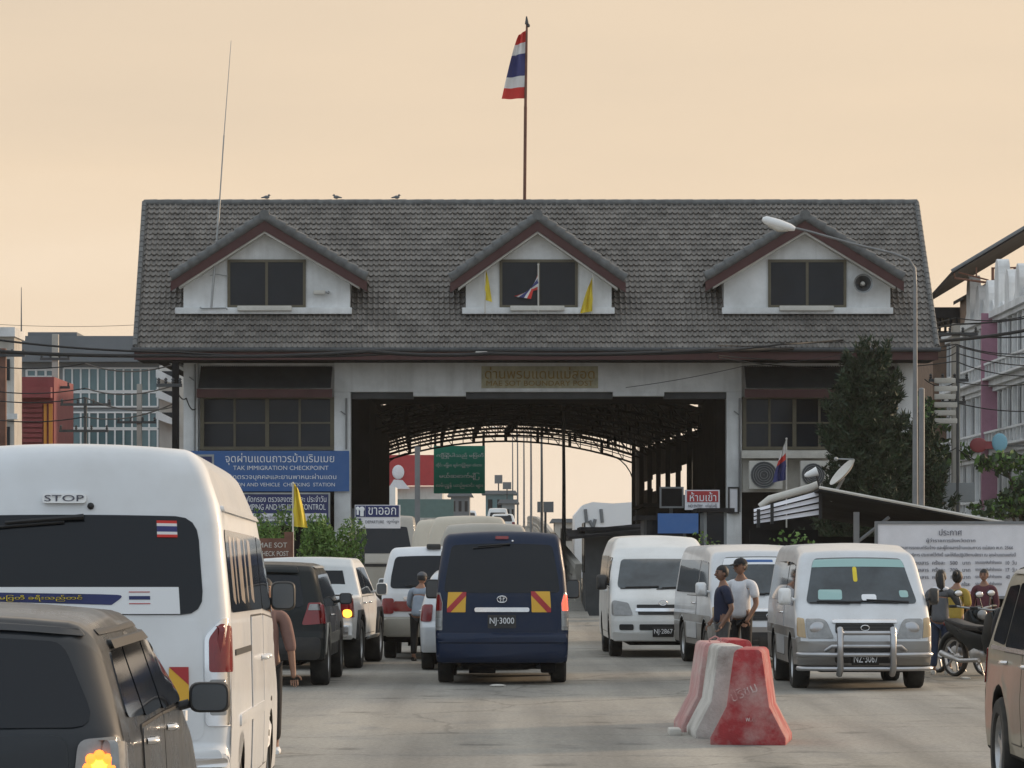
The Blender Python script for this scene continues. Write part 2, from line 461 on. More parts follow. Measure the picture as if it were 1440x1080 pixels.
def chassis(s, parent, exhaust=True):
    b = MB(); W = s.W / 2; z = s.zb
    b.box(-W * .62, W * .62, s.y0 + .35, s.y1 - .35, z - .06, z + .1)
    for yc, R in s.wheels: b.tube([(-W + .15, yc, R), (W - .15, yc, R)], .05, 8); b.ball((.1, yc, R), .12, 10)
    if exhaust: b.tube([(W * .55, s.y0 + .1, z - .02), (W * .55, s.y0 + .9, z + .02)], .035, 8)
    b.box(-W * .5, -W * .1, s.y0 + .4, s.y0 + 1.0, z - .12, z)
    return b.build('chassis', 'vdark', parent)
def plate(s, parent, kind, z, txt, w=.36, h=.17, dark=True, x=0, off=.012):
    p = s.panel('number_plate', kind, [(rect(x - w / 2, x + w / 2, z - h / 2, z + h / 2, .012), off, 0)], ['plastic' if dark else 'white'], parent)
    c = s.surf(kind, x, z, off + .006)
    if txt:
        a, b_ = s.surf(kind, x, z - .05, off), s.surf(kind, x, z + .05, off)
        text(txt, w * .86, h * .6, 'letterwhite' if dark else 'letterdark', c, p, world=False, rz=0 if kind == 'rear' else pi,
             rx=pi / 2)
    return p
def mirror(s, parent, y, z, sg, mat_, w=.16, h=.19, chrome=False, facing=-1, arm=.04, glass='mirrorglass'):
    b = MB(); x0 = sg * s.W / 2 * s.T(z)
    b.tube([(x0 - sg * .02, y, z), (x0 + sg * arm, y + .01, z + .02)], .022, 8)
    mx = Matrix.Translation((x0 + sg * (arm + w / 2), y, z + .05))
    pr = [(-w / 2, -h / 2, .05), (w / 2, -h / 2, .05), (w / 2, h / 2, .05), (-w / 2, h / 2, .05)]
    pl = fillet(pr, 4)
    n = len(pl); vs = []; yy = [(-.035, .92), (-.02, 1), (.03, .95), (.075, .6)]
    for d, sc in yy: vs += [mx @ Vector((p[0] * sc, d, p[1] * sc)) for p in pl]
    fs = [tuple(range(n))[::-1], tuple(range(3 * n, 4 * n))]
    for i in range(3):
        for k in range(n): fs.append((i * n + k, i * n + (k + 1) % n, (i + 1) * n + (k + 1) % n, (i + 1) * n + k))
    b.add(vs, fs)
    o = b.build('mirror', mat_, parent, 50)
    g = MB(); pg = [(p[0] * .84, p[1] * .84) for p in pl]
    g.add([mx @ Vector((p[0], -.041, p[1])) for p in pg] + [mx @ Vector((p[0], -.03, p[1])) for p in pg],
          [tuple(range(n))] + [(k, (k + 1) % n, (k + 1) % n + n, k + n) for k in range(n)])
    g.build('mirror_glass', glass, o)
    return o
defm('mirrorglass', (0.10, 0.11, 0.12), 0.12, spec=.5)
def wiper(s, parent, kind, u0, v0, u1, v1, name='wiper'):
    b = MB(); pts = [s.surf(kind, u0 + (u1 - u0) * t, v0 + (v1 - v0) * t, .03) for t in (0, .3, .6, 1)]
    b.tube(pts, [.018, .013, .013, .01], 6)
    pts = [s.surf(kind, u0 + (u1 - u0) * t, v0 + (v1 - v0) * t - .02, .022) for t in (.25, .6, 1.15)]
    b.tube(pts, .009, 6)
    return b.build(name, 'black', parent)
def handle(s, parent, sd, y, z, m='chrome', L=.16):
    b = MB(); b.tube([s.surf(sd, y - L / 2, z, .006), s.surf(sd, y - L / 2 + .02, z, .04), s.surf(sd, y + L / 2 - .02, z, .04), s.surf(sd, y + L / 2, z, .006)], [.014, .016, .016, .014], 8)
    return b.build('handle', m, parent, 60)
def bar(s, name, kind, u0, u1, z, m, parent, h=.04, off=.02):
    return s.panel(name, kind, [(rect(u0, u1, z - h / 2, z + h / 2, h * .45), off, 0)], [m], parent)
def door(s, sd, poly, paint, parent, hy, hz, hm='chrome', name='door'):
    c = np.mean([(p[0], p[1]) for p in poly], 0)
    big = [(p[0] + .012 * np.sign(p[0] - c[0]), p[1] + .012 * np.sign(p[1] - c[1]), p[2]) for p in poly]
    d = s.panel(name, sd, [(big, .0015, 1), (poly, .007, 0)], [paint, 'black'], parent)
    handle(s, d, sd, hy, hz, hm)
    return d

def van_profile(L, H, high, wt=1.80):
    R = L / 2
    p = [(-R + .08, .30, .05), (-R, .38, .05), (-R, .66, .04), (-R + .05, .70, .03), (-R + .06, 1.15, .4), (-R + .13, 1.15 + .5 * (H - 1.15), .7), (-R + .30, H, .22)]
    if high: p += [(R - 1.95, H - .02, .7), (R - 1.35, wt + .14, .5), (R - 1.10, wt, .2)]
    else: p += [(R - 1.8, H - .01, 1.5), (R - 1.20, H - .07, .35)]
    p += [(R - .42, 1.18, .3), (R - .12, .98, .25), (R - .02, .72, .1), (R, .62, .05), (R, .42, .05), (R - .08, .28, .05)]
    return p
def old_van_profile(L, H):
    R = L / 2
    return [(-R + .06, .30, .05), (-R, .40, .05), (-R, .66, .04), (-R + .04, .70, .03), (-R + .05, 1.1, .3), (-R + .16, H - .12, .3), (-R + .30, H, .18),
            (R - 1.9, H, 1.5), (R - 1.02, H - .10, .22), (R - .34, 1.10, .25), (R - .07, .88, .12), (R - .02, .70, .05), (R, .62, .03), (R, .42, .05), (R - .08, .30, .05)]
def car_profile(L, H, zb=.26, belt=1.0, hood=.9, rear_slant=.36):
    R = L / 2
    return [(-R + .08, zb, .05), (-R, zb + .14, .05), (-R, .66, .05), (-R + .05, .74, .05), (-R + .07, belt, .15), (-R + rear_slant, H - .10, .10), (-R + rear_slant + .1, H - .035, .08),
            (-R + 1.6, H, 1.2), (R - 2.1, H - .02, .8), (R - 1.75, H - .09, .35), (R - .95, belt + .02, .3), (R - .35, hood, .35), (R - .05, hood - .18, .15), (R, zb + .25, .08), (R - .06, zb, .05)]
VT = lambda H, t=.87: [(.2, .965), (.45, .99), (.8, 1.0), (1.05, .995), (H * .75, .95), (H, t)]
CT = lambda H, b=1.0, t=.76: [(.2, .955), (.45, .985), (.75, 1.0), (b, .975), (H, t)]
def paint(name, col, rough=.32, metal=0.0, damt=.35, coat=.35, dscale=1.3, dirt=DUST, spec=.5): return mat(name, col, rough, metal=metal, coat=coat, spec=spec, dirt=dirt, dscale=dscale, damt=damt, var=.03)
P_WHITE = paint('paint_white', (.74, .76, .78), damt=.22)
P_WHITE2 = paint('paint_white_b', (.74, .75, .74), damt=.25)
P_BLUE = paint('paint_blue', (.006, .017, .048), .3, damt=.05, coat=.05, spec=.3)
P_SILVER = paint('paint_silver', (.64, .66, .68), .3, metal=.3, damt=.25)
P_SILVERLOW = paint('paint_silver_lower', (.27, .26, .25), .35, metal=.4, damt=.4)
P_BLACK = paint('paint_black', (.007, .011, .013), .25, damt=.04, coat=.0, spec=.28)
P_WAGON = paint('paint_wagon', (.014, .018, .024), .22, damt=.05, coat=.25, spec=.3)
P_GOLD = paint('paint_gold', (.27, .25, .19), .32, metal=.1, damt=.2)
P_CREAM = paint('paint_cream', (.58, .52, .42), .4, damt=.3)
P_BEIGE = paint('paint_beige', (.40, .37, .32), .4, damt=.3)
P_CHAMP = paint('paint_champagne', (.36, .34, .29), .35, metal=.3, damt=.3)
def hazard(s, par, kind, x0, x1, z0, z1, flip):
    d = .2 * (x1 - x0)
    A = [(x0, z0), (x0 + d, z0), (x1, z1 - d), (x1, z1), (x1 - d, z1), (x0, z0 + d)]
    if flip: A = [(x0 + x1 - a, b) for a, b in A][::-1]
    return s.panel('hazard_sticker', kind, [(rect(x0, x1, z0, z1, .01), .010, 0), ([(a, b, 0) for a, b in A], .0125, 1)], ['yellowcloth_paint', 'red'], par, thick=.004)
defm('yellowcloth_paint', (0.74, 0.42, 0.045), 0.5)
def thai_sticker(s, par, kind, x0, x1, z0, z1):
    h = (z1 - z0) / 6; L = []
    for a, b, mi in ((0, 1, 0), (1, 2, 1), (2, 4, 2), (4, 5, 1), (5, 6, 0)): L.append((rect(x0, x1, z0 + a * h, z0 + b * h, 0), .0155, mi))
    return s.panel('flag_sticker', kind, L, ['flagred', 'flagwhite', 'flagblue'], par, thick=.003)

def hiace(label, loc, rz, pm, L=4.8, W=1.79, H=2.05, high=False, face='rear', pitch=0, group=None, detail=True, tum=None, wt=1.80, plate_txt='', name='passenger_van'):
    t = thing(name, label, 'van', loc, rz, group)
    if pitch: t.rotation_euler[0] = pitch
    R = L / 2; yf, yr = R - 1.02, -R + 1.12
    s = Veh(W, van_profile(L, H, high, wt), [(yr, .33), (yf, .33)], .27, r=.10, tum=tum or VT(H), crown=.04, bowR=.05, bowF=.13)
    s.body([pm, 'vdark'], t); chassis(s, t); add_wheels(s, t, .33, .21, 'steel', 8)
    return t, s, R
def hiace_sides(s, t, R, pm, wz0, wz1, L='LR', hm=None):
    for sd in L:
        s.panel('side_window', sd, [(rect(-R + .30, R - 2.05, wz0, wz1, .07), .006, 0)], ['carglass'], t)
        s.panel('front_window', sd, [([(R - 1.98, wz0, .05), (R - .62, wz0 - .04, .06), (R - 1.12, wz1 - .03, .06), (R - 1.98, wz1, .05)], .006, 0)], ['carglass'], t)
        door(s, sd, rect(R - 3.25, R - 2.02, .42, wz0 - .04, .06), pm, t, R - 2.2, 1.12, hm or pm, 'sliding_door')
        door(s, sd, [(R - 1.98, .42, .06), (R - 1.42, .42, .05), (R - .66, .80, .1), (R - .60, wz0 - .08, .06), (R - 1.98, wz0 - .04, .06)], pm, t, R - 1.82, 1.12, hm or pm)

# 1 ---- white high-roof commuter van, near left, seen from behind
TW = [(.2, .965), (.45, .99), (.8, 1.0), (1.43, .985), (2.0, .925), (2.25, .83), (2.37, .76)]
van1, s, R = hiace('white high roof van in the near left lane with STOP lamp over its rear window', (-2.55, 18.9 + 2.69, 0), radians(1.0), P_WHITE, 5.38, 1.88, 2.35, True, pitch=radians(-.55), tum=TW)
s.panel('rear_window', 'rear', [(rect(-.80, .80, 1.42, 1.965, .13), .006, 0)], ['carglass'], van1)
hiace_sides(s, van1, R, P_WHITE, 1.43, 1.90)
sl = s.panel('stop_lamp', 'rear', [(rect(-.135, .135, 2.025, 2.075, .022), .03, 0)], ['white'], van1)
text('STOP', .22, .036, 'letterdark', s.surf('rear', 0, 2.05, .033), sl, world=False)
b = MB(); b.ball(s.surf('rear', .16, 2.01, .01), .02, 8); b.build('washer_nozzle', 'black', van1, 40)
wiper(s, van1, 'rear', .12, 1.955, -.35, 1.925)
thai_sticker(s, van1, 'rear', .555, .675, 1.85, 1.94)
bn = s.panel('window_banner', 'rear', [(rect(-.66, .665, 1.425, 1.575, 0), .011, 0), ([(-.6, 1.50, 0), (-.1, 1.49, 0), (.1, 1.485, 0), (.28, 1.475, .02), (.36, 1.53, .02), (.22, 1.535, 0), (0, 1.53, 0), (-.4, 1.545, 0), (-.6, 1.54, 0)], .0135, 1),
    (rect(.38, .50, 1.505, 1.525, 0), .0135, 1), (rect(.38, .50, 1.48, 1.485, 0), .0135, 2), (rect(.38, .50, 1.545, 1.55, 0), .0135, 2)], ['letterwhite', 'navy', 'red'], van1, thick=.004)
for sg in (1, -1):
    lamp = s.panel('taillight', 'rear', [([(sg * .80, .80, .03), (sg * .935, .80, .01), (sg * .935, 1.40, .01), (sg * .90, 1.40, .05), (sg * .80, 1.30, .08)], .012, 1), ([(sg * .825, 1.10, .02), (sg * .915, 1.10, .01), (sg * .915, 1.37, .01), (sg * .89, 1.37, .03), (sg * .825, 1.29, .07)], .02, 0),
        ([(sg * .825, .86, .02), (sg * .915, .86, .01), (sg * .915, 1.06, .01), (sg * .825, 1.06, .02)], .02, 2)], ['redlens', 'chrome', 'clearlens'], van1)
    sd = 'R' if sg > 0 else 'L'
    s.panel('lamp_side', sd, [(rect(-R + .06, -R + .16, 1.10, 1.36, .03), .012, 0)], ['redlens'], lamp)
text('မြဝတီ ခရီးသည်တင်', .46, .035, 'yellowcloth', s.surf('rear', -.12, 1.513, .018), bn, world=False)
s.panel('hazard_sticker', 'rear', [(rect(.60, .71, .93, 1.13, .015), .01, 1), ([(.60, 1.13, 0), (.71, 1.13, 0), (.71, 1.03, 0)], .0125, 0)], ['red', 'yellowcloth_paint'], van1, thick=.004)
s.panel('tailgate', 'rear', [(rect(-.835, .79, .72, 1.395, .06), .0035, 0)], [P_WHITE], van1)
s.panel('bumper', 'rear', [(rect(-.90, .90, .33, .68, .06), .03, 0)], [P_WHITE], van1)
bar(s, 'bumper_step', 'rear', .55, .93, .60, 'chrome', van1, .05, .05)
plate(s, van1, 'rear', .88, '30-0174', .38, .18, dark=False)
for sg in (1, -1): mirror(s, van1, R - .80, 1.46, sg, 'plastic', .17, .20, arm=.0)
for sd in 'LR':
    bar(s, 'sliding_rail', sd, -R + .55, R - 3.3, 1.20, 'black', van1, .035, .008)
    bar(s, 'side_crease', sd, -R + .9, R - 2.0, .80, P_WHITE, van1, .07, .012)
    bar(s, 'roof_gutter', sd, -R + .35, R - 1.5, 2.02, P_WHITE, van1, .03, .02)

for u0, u1 in ((.55, .75), (.95, 1.05), (1.3, 1.62), (1.9, 2.0), (2.3, 2.55)):  # upright cream strips laid just over the right side glass
    s.panel('window_strip', 'R', [([(-R + u0, 1.50, .03), (-R + u1, 1.47, .03), (-R + u1 + .05, 1.86, .03), (-R + u0 + .03, 1.87, .03)], .0075, 0)], ['cream_strip'], van1, thick=.002)
# 2 ---- dark metallic wagon, nearest left
# belt line at 1.14 m
wag = thing('station_wagon', 'dark metallic wagon at the near left corner with a flower shaped orange lamp', 'car', (-2.36, 12.6 + 2.25, 0), radians(1.5))
L, H, W = 4.5, 1.555, 1.72; R = L / 2
H = 1.585
s = Veh(W, car_profile(L, H, .24, 1.13, 1.0, .33), [(-R + .85, .32), (R - .88, .32)], .24, r=.11, tum=CT(H, 1.13, .80), crown=.045, bowR=.13, bowF=.2)
s.body([P_WAGON, 'vdark'], wag); chassis(s, wag); add_wheels(s, wag, .32, .2, 'alloy', 7)
s.panel('rear_window', 'rear', [([(-.785, 1.165, .08), (.785, 1.165, .08), (.715, 1.475, .07), (-.715, 1.475, .07)], .006, 0)], ['carglass'], wag)
s.panel('tailgate', 'rear', [(rect(-.66, .66, .66, 1.135, .06), .004, 0)], [P_WAGON], wag)
s.panel('rear_spoiler', 'rear', [([(-.82, 1.505, .02), (.82, 1.505, .02), (.80, 1.53, .01), (-.80, 1.53, .01)], .02, 0)], [P_WAGON], wag, thick=.05)
for sg in (1, -1):
    lp = s.panel('taillight', 'rear', [([(sg * .655, .80, .05), (sg * .855, .78, .03), (sg * .855, 1.13, .03), (sg * .70, 1.12, .05)], .012, 0)], ['clearlens'], wag)
    s.panel('lamp_side', 'R' if sg > 0 else 'L', [([(-R + .0, .80, .03), (-R + .26, .86, .05), (-R + .22, 1.10, .05), (-R + .02, 1.12, .03)], .010, 0)], ['clearlens'], lp)
    if sg > 0:
        b = MB(); c = s.surf('rear', .775, 1.01, .02)
        for k in range(8):
            a = 2 * pi * k / 8; b.ball((c.x + .045 * cos(a), c.y - .004, c.z + .05 * sin(a)), (.022, .016, .022), 8, 1)
        b.ball((c.x, c.y - .012, c.z), (.02, .016, .02), 8, 0); b.ball((c.x, c.y, c.z), (.04, .012, .045), 10, 0)
        b.build('indicator_bulb', ['litamber', 'litorange'], lp, 60)
for sd in 'LR':
    s.panel('quarter_window', sd, [([(-R + .56, 1.18, .05), (-R + 1.30, 1.16, .03), (-R + 1.30, 1.445, .03), (-R + .78, 1.435, .08)], .007, 0)], ['carglass'], wag)
    s.panel('rear_door_window', sd, [(rect(-R + 1.36, -R + 2.18, 1.15, 1.45, .04), .007, 0)], ['carglass'], wag)
    s.panel('front_door_window', sd, [([(-R + 2.24, 1.14, .04), (R - 1.12, 1.13, .05), (R - 1.70, 1.43, .08), (-R + 2.24, 1.45, .04)], .007, 0)], ['carglass'], wag)
    door(s, sd, [(-R + 1.33, .36, .05), (-R + 2.19, .36, .05), (-R + 2.19, 1.115, .03), (-R + 1.12, 1.115, .05), (-R + 1.12, .75, .1)], P_WAGON, wag, -R + 1.34, 1.05, 'chrome', 'rear_door')
    door(s, sd, [(-R + 2.22, .36, .05), (R - 1.26, .36, .05), (R - 1.14, .70, .1), (R - 1.14, 1.10, .05), (-R + 2.22, 1.115, .03)], P_WAGON, wag, -R + 2.42, 1.05, 'chrome', 'front_door')
    bar(s, 'window_visor', sd, -R + .9, R - 1.85, 1.465, 'black', wag, .035, .02)
    bar(s, 'roof_rail', sd, -R + .7, R - 2.1, 1.515, 'black', wag, .02, .006)
for sg in (1, -1): mirror(s, wag, R - 1.32, 1.10, sg, 'plastic', .19, .145, arm=.05)
s.panel('bumper', 'rear', [(rect(-.80, .80, .30, .62, .06), .03, 0)], [P_WAGON], wag)
plate(s, wag, 'rear', .80, '', .34, .16)
s.panel('windscreen', 'front', [(rect(-.66, .66, 1.18, 1.47, .08), .006, 0)], ['screenglass'], wag)
b = MB(); b.tube([(.80, R - .55, .75), (.80, R - .55, 1.02)], .022, 8); b.tube([(.80, R - .55, 1.0), (.80, R - .55, 1.05)], .03, 8, 1)
b.build('corner_pole', ['polegrey', 'white'], wag, 40)

wag.scale = (1, 1, .978)
# 3 ---- black SUV
suv = thing('black_suv', 'black four wheel drive with spoiler and red lamps just past the white commuter van', 'suv', (-3.36, 45 + 2.3, 0), radians(-.5))
L, H, W = 4.6, 1.63, 1.82; R = L / 2
s = Veh(W, car_profile(L, H, .34, 1.02, .98, .30), [(-R + .86, .36), (R - .9, .36)], .34, r=.09, tum=CT(H, 1.02, .80), crown=.03, bowR=.10, bowF=.16)
s.body([P_BLACK, 'vdark'], suv); chassis(s, suv); add_wheels(s, suv, .36, .24, 'alloy', 5, -.01)
s.panel('rear_window', 'rear', [(rect(-.66, .66, 1.06, 1.47, .08), .006, 0)], ['carglass'], suv)
s.panel('rear_spoiler', 'rear', [([(-.66, 1.50, .03), (.66, 1.50, .03), (.64, 1.58, .03), (-.64, 1.58, .03)], .06, 0)], [P_BLACK], suv, thick=.1)
for sg in (1, -1):
    lp = s.panel('taillight', 'rear', [([(sg * .60, .82, .03), (sg * .90, .84, .02), (sg * .90, 1.12, .02), (sg * .72, 1.12, .05)], .012, 0), ([(sg * .70, 1.02, .01), (sg * .88, 1.02, .01), (sg * .86, 1.10, .01), (sg * .74, 1.10, .02)], .016, 1)], ['redlens', 'clearlens'], suv)
    s.panel('lamp_side', 'R' if sg > 0 else 'L', [(rect(-R + .02, -R + .24, .84, 1.10, .04), .010, 0)], ['redlens'], lp)
    bar(s, 'roof_rail', 'R' if sg > 0 else 'L', -R + .6, R - 2.0, 1.585, 'steel', suv, .03, .03)
s.panel('tailgate', 'rear', [(rect(-.62, .62, .70, 1.03, .06), .004, 0)], [P_BLACK], suv)
s.panel('bumper', 'rear', [(rect(-.86, .86, .36, .66, .08), .05, 0)], ['plastic'], suv)
bar(s, 'chrome_garnish', 'rear', -.25, .25, 1.0, 'chrome', suv, .03, .02)
plate(s, suv, 'rear', .82, '', .34, .17)
for sd in 'LR':
    s.panel('side_window', sd, [([(-R + .5, 1.06, .05), (R - 1.15, 1.03, .05), (R - 1.78, 1.49, .08), (-R + .70, 1.48, .08)], .006, 0)], ['carglass'], suv)
    bar(s, 'side_moulding', sd, -R + 1.3, R - 1.3, .62, P_CHAMP, suv, .14, .015)
    s.panel('wheel_flare', sd, [([(-R + .38, .42, .05), (-R + .42, .66, .1), (-R + .62, .84, .1), (-R + 1.1, .84, .1), (-R + 1.3, .66, .1), (-R + 1.34, .42, .05), (-R + 1.25, .42, 0), (-R + 1.2, .63, .1), (-R + 1.04, .785, .1), (-R + .68, .785, .1), (-R + .51, .62, .1), (-R + .47, .42, 0)], .02, 0)], [P_CHAMP], suv)
    handle(s, suv, sd, -R + 1.6, .93, 'chrome')
for sg in (1, -1): mirror(s, suv, R - 1.35, 1.08, sg, P_BLACK, .18, .16)

# 4 ---- white pickup
pk = thing('pickup_truck', 'white double cab pickup with amber indicator lit, ahead of the black four wheel drive', 'pickup', (-3.15, 51.4 + 2.6, 0), radians(-3.2))
L, H, W = 5.2, 1.68, 1.80; R = L / 2
s = Veh(W, [(-R + .1, .46, .05), (-R, .52, .04), (-R, .68, .04), (-R + .05, .72, .03), (-R + .05, 1.12, .03), (-R + 1.45, 1.12, .03), (-R + 1.62, H - .12, .10), (-R + 1.78, H, .15), (-R + 2.9, H, .5), (-R + 3.25, H - .08, .3),
            (-R + 3.95, 1.12, .3), (R - .35, 1.02, .3), (R - .04, .90, .12), (R, .55, .08), (R - .1, .40, .05)], [(-R + 1.15, .38), (R - .95, .38)], .42, r=.07, tum=CT(H, 1.1, .80), crown=.03, bowR=.04, bowF=.15)
s.body([P_WHITE2, 'vdark'], pk); chassis(s, pk); add_wheels(s, pk, .38, .26, 'alloy', 6, -.03)
for sg in (1, -1):
    lp = s.panel('taillight', 'rear', [(rect(min(sg * .72, sg * .89), max(sg * .72, sg * .89), .80, 1.10, .02), .012, 0)], ['redlens'], pk)
    s.panel('lamp_side', 'R' if sg > 0 else 'L', [(rect(-R + .06, -R + .2, .80, 1.10, .02), .010, 0)], ['redlens'], lp)
    if sg > 0: s.panel('indicator', 'rear', [(rect(.75, .885, .80, .92, .06), .03, 0)], ['litamber'], lp)
s.panel('tailgate', 'rear', [(rect(-.70, .70, .72, 1.09, .03), .006, 0)], [P_WHITE2], pk)
b = MB()
b.add([(-.66, -R + 1.475, 1.15), (.66, -R + 1.475, 1.15), (.58, -R + 1.575, 1.5), (-.58, -R + 1.575, 1.5)], [(0, 1, 2, 3)]); o = b.build('cab_rear_window', 'carglass', pk)
b = MB(); b.box(-.76, .76, -R + .12, -R + 1.42, 1.12, 1.128); b.build('bed_cover', 'vdark', pk)
s.panel('bumper', 'rear', [(rect(-.84, .84, .50, .68, .04), .05, 0)], ['chrome'], pk)
plate(s, pk, 'rear', .80, '', .34, .17)
for sd in 'LR':
    s.panel('rear_door_window', sd, [([(-R + 1.72, 1.13, .04), (-R + 2.42, 1.13, .03), (-R + 2.42, 1.55, .03), (-R + 1.84, 1.54, .06)], .006, 0)], ['carglass'], pk)
    s.panel('front_door_window', sd, [([(-R + 2.48, 1.13, .03), (-R + 3.62, 1.12, .06), (-R + 3.1, 1.54, .06), (-R + 2.48, 1.55, .03)], .006, 0)], ['carglass'], pk)
    door(s, sd, rect(-R + 1.66, -R + 2.45, .52, 1.09, .05), P_WHITE2, pk, -R + 1.82, 1.0, 'chrome', 'rear_door')
    door(s, sd, rect(-R + 2.48, -R + 3.50, .52, 1.09, .05), P_WHITE2, pk, -R + 2.66, 1.0, 'chrome', 'front_door')
    bar(s, 'side_step', sd, -R + 1.75, -R + 3.4, .46, 'steel', pk, .06, .10)
    for yc in (-R + 1.15, R - .95):
        s.panel('wheel_flare', sd, [([(yc - .56, .45, .04), (yc - .52, .70, .1), (yc - .28, .90, .1), (yc + .28, .90, .1), (yc + .52, .70, .1), (yc + .56, .45, .04), (yc + .46, .45, 0), (yc + .42, .66, .1), (yc + .22, .825, .1), (yc - .22, .825, .1), (yc - .42, .66, .1), (yc - .46, .45, 0)], .04, 0)], ['plastic'], pk, thick=.05)
for sg in (1, -1): mirror(s, pk, R - 1.55, 1.14, sg, P_WHITE2, .18, .2)

# 5 ---- white minivan
mv = thing('minivan', 'white and gold two tone minivan beyond the pickup, left of the dark blue van', 'van', (-1.30, 56.5 + 2.3, 0), 0)
L, H, W = 4.6, 1.85, 1.74; R = L / 2
s = Veh(W, old_van_profile(L, H), [(-R + 1.0, .32), (R - 1.0, .32)], .34, r=.10, tum=VT(H, .82), crown=.03, bowR=.06, bowF=.12)
s.body([P_WHITE, 'vdark', P_CHAMP], mv, split=.72); chassis(s, mv); add_wheels(s, mv, .32, .2, 'steel', 8)
s.panel('rear_window', 'rear', [(rect(-.74, .74, 1.18, 1.70, .08), .006, 0)], ['carglass'], mv)
s.panel('lamp_strip', 'rear', [(rect(-.66, .66, .80, .97, .03), .014, 0)], ['redlens'], mv)
for sg in (1, -1): s.panel('taillight', 'rear', [(rect(min(sg * .66, sg * .86), max(sg * .66, sg * .86), .76, 1.02, .05), .014, 0)], ['redlens'], mv)
bar(s, 'chrome_garnish', 'rear', -.5, .5, 1.02, 'chrome', mv, .05, .02)
s.panel('bumper', 'rear', [(rect(-.82, .82, .38, .68, .06), .05, 0)], [P_CHAMP], mv)
plate(s, mv, 'rear', .6, '', .34, .17)
wiper(s, mv, 'rear', .0, 1.18, -.42, 1.24)
for sd in 'LR':
    s.panel('side_window', sd, [(rect(-R + .35, R - 1.2, 1.15, 1.66, .06), .006, 0)], ['carglass'], mv)
    handle(s, mv, sd, .4, 1.0, P_WHITE)
b = MB(); b.box(-.12, .12, -R + .18, -R + .30, H - .02, H + .07); b.build('roof_fitting', 'plastic', mv, bevel=.03)
for sg in (1, -1): mirror(s, mv, R - .75, 1.15, sg, P_WHITE, .17, .24)

# 6 ---- silver hatchback squeezed beside the blue van
hb = thing('hatchback', 'small silver hatchback half hidden ahead of the dark blue van', 'car', (-.55, 51.2 + 1.95, 0), 0)
L, H, W = 3.9, 1.50, 1.68; R = L / 2
s = Veh(W, car_profile(L, H, .25, .95, .9, .42), [(-R + .66, .30), (R - .8, .30)], .25, r=.10, tum=CT(H, .95, .78), crown=.03, bowR=.10, bowF=.16)
s.body([P_SILVER, 'vdark'], hb); chassis(s, hb); add_wheels(s, hb, .30, .19)
s.panel('rear_window', 'rear', [(rect(-.62, .62, 1.0, 1.36, .08), .006, 0)], ['carglass'], hb)
for sg in (1, -1): s.panel('taillight', 'rear', [(rect(min(sg * .66, sg * .83), max(sg * .66, sg * .83), .74, 1.0, .04), .014, 0)], ['redlens'], hb)
s.panel('bumper', 'rear', [(rect(-.78, .78, .30, .60, .06), .04, 0)], [P_SILVER], hb)
plate(s, hb, 'rear', .7, '', .34, .17)
for sd in 'LR':
    s.panel('side_window', sd, [([(-R + .6, 1.0, .05), (R - 1.05, .98, .05), (R - 1.65, 1.38, .08), (-R + .75, 1.38, .08)], .006, 0)], ['carglass'], hb)
    handle(s, hb, sd, -R + 1.3, .88, P_SILVER); handle(s, hb, sd, -R + 2.3, .88, P_SILVER)

# 7 ---- dark blue van
bv, s, R = hiace('dark blue van seen from behind in the middle lane with two yellow and red stickers', (-.135, 45.7 + 2.4, 0), 0, P_BLUE, 4.8, 1.79, 2.03, False)
s.panel('rear_window', 'rear', [([(-.80, 1.24, .07), (.80, 1.24, .07), (.755, 1.87, .07), (-.755, 1.87, .07)], .006, 0)], ['carglass'], bv)
hiace_sides(s, bv, R, P_BLUE, 1.28, 1.80)
s.panel('tailgate', 'rear', [(rect(-.75, .75, .72, 1.20, .05), .004, 0), ([(-.40, .72, .02), (.40, .72, .02), (.36, .98, .04), (-.36, .98, .04)], .002, 0)], [P_BLUE], bv)
bar(s, 'chrome_garnish', 'rear', -.37, .37, 1.015, 'chrome', bv, .06, .035)
b = MB(); c = s.surf('rear', 0, 1.155, .02)
for rx, rz_ in ((.065, .045), (.022, .042)): b.tube([(c.x + rx * cos(a), c.y, c.z + rz_ * sin(a)) for a in np.linspace(0, 2 * pi, 17)], .008, 6, cap=False)
b.tube([(c.x + .042 * cos(a), c.y, c.z + .02 + .018 * sin(a)) for a in np.linspace(0, 2 * pi, 13)], .006, 6, cap=False)
b.build('emblem', 'chrome', bv, 60)
plate(s, bv, 'rear', .855, 'NJ·3000', .38, .18)
hazard(s, bv, 'rear', -.74, -.49, .98, 1.25, False); hazard(s, bv, 'rear', .40, .66, .98, 1.26, True)
for sg in (1, -1):
    a = sg * .80; b_ = sg * .893
    lp = s.panel('taillight', 'rear', [([(a, .74, .02), (b_, .74, .01), (b_, 1.24, .02), (sg * .85, 1.25, .04), (a, 1.10, .06)], .012, 1), ([(sg * .812, 1.0, .02), (b_, 1.0, .01), (b_, 1.215, .02), (sg * .855, 1.22, .03), (sg * .812, 1.10, .05)], .018, 0), (rect(min(sg * .815, b_), max(sg * .815, b_), .79, .90, .01), .016, 2)],
        ['redlens' if sg < 0 else 'litred', 'clearlens', 'steel'], bv)
s.panel('bumper', 'rear', [(rect(-.86, .86, .30, .56, .05), .045, 0), (rect(-.87, .87, .58, .70, .03), .03, 0)], [P_BLUE], bv)
s.panel('brake_lamp', 'rear', [(rect(-.10, .10, 1.925, 1.965, .01), .02, 0)], ['redlens'], bv)
wiper(s, bv, 'rear', .12, 1.865, -.36, 1.84)
b = MB(); b.ball(s.surf('rear', .16, 1.90, .01), .018, 8); b.build('washer_nozzle', 'chrome', bv, 40)
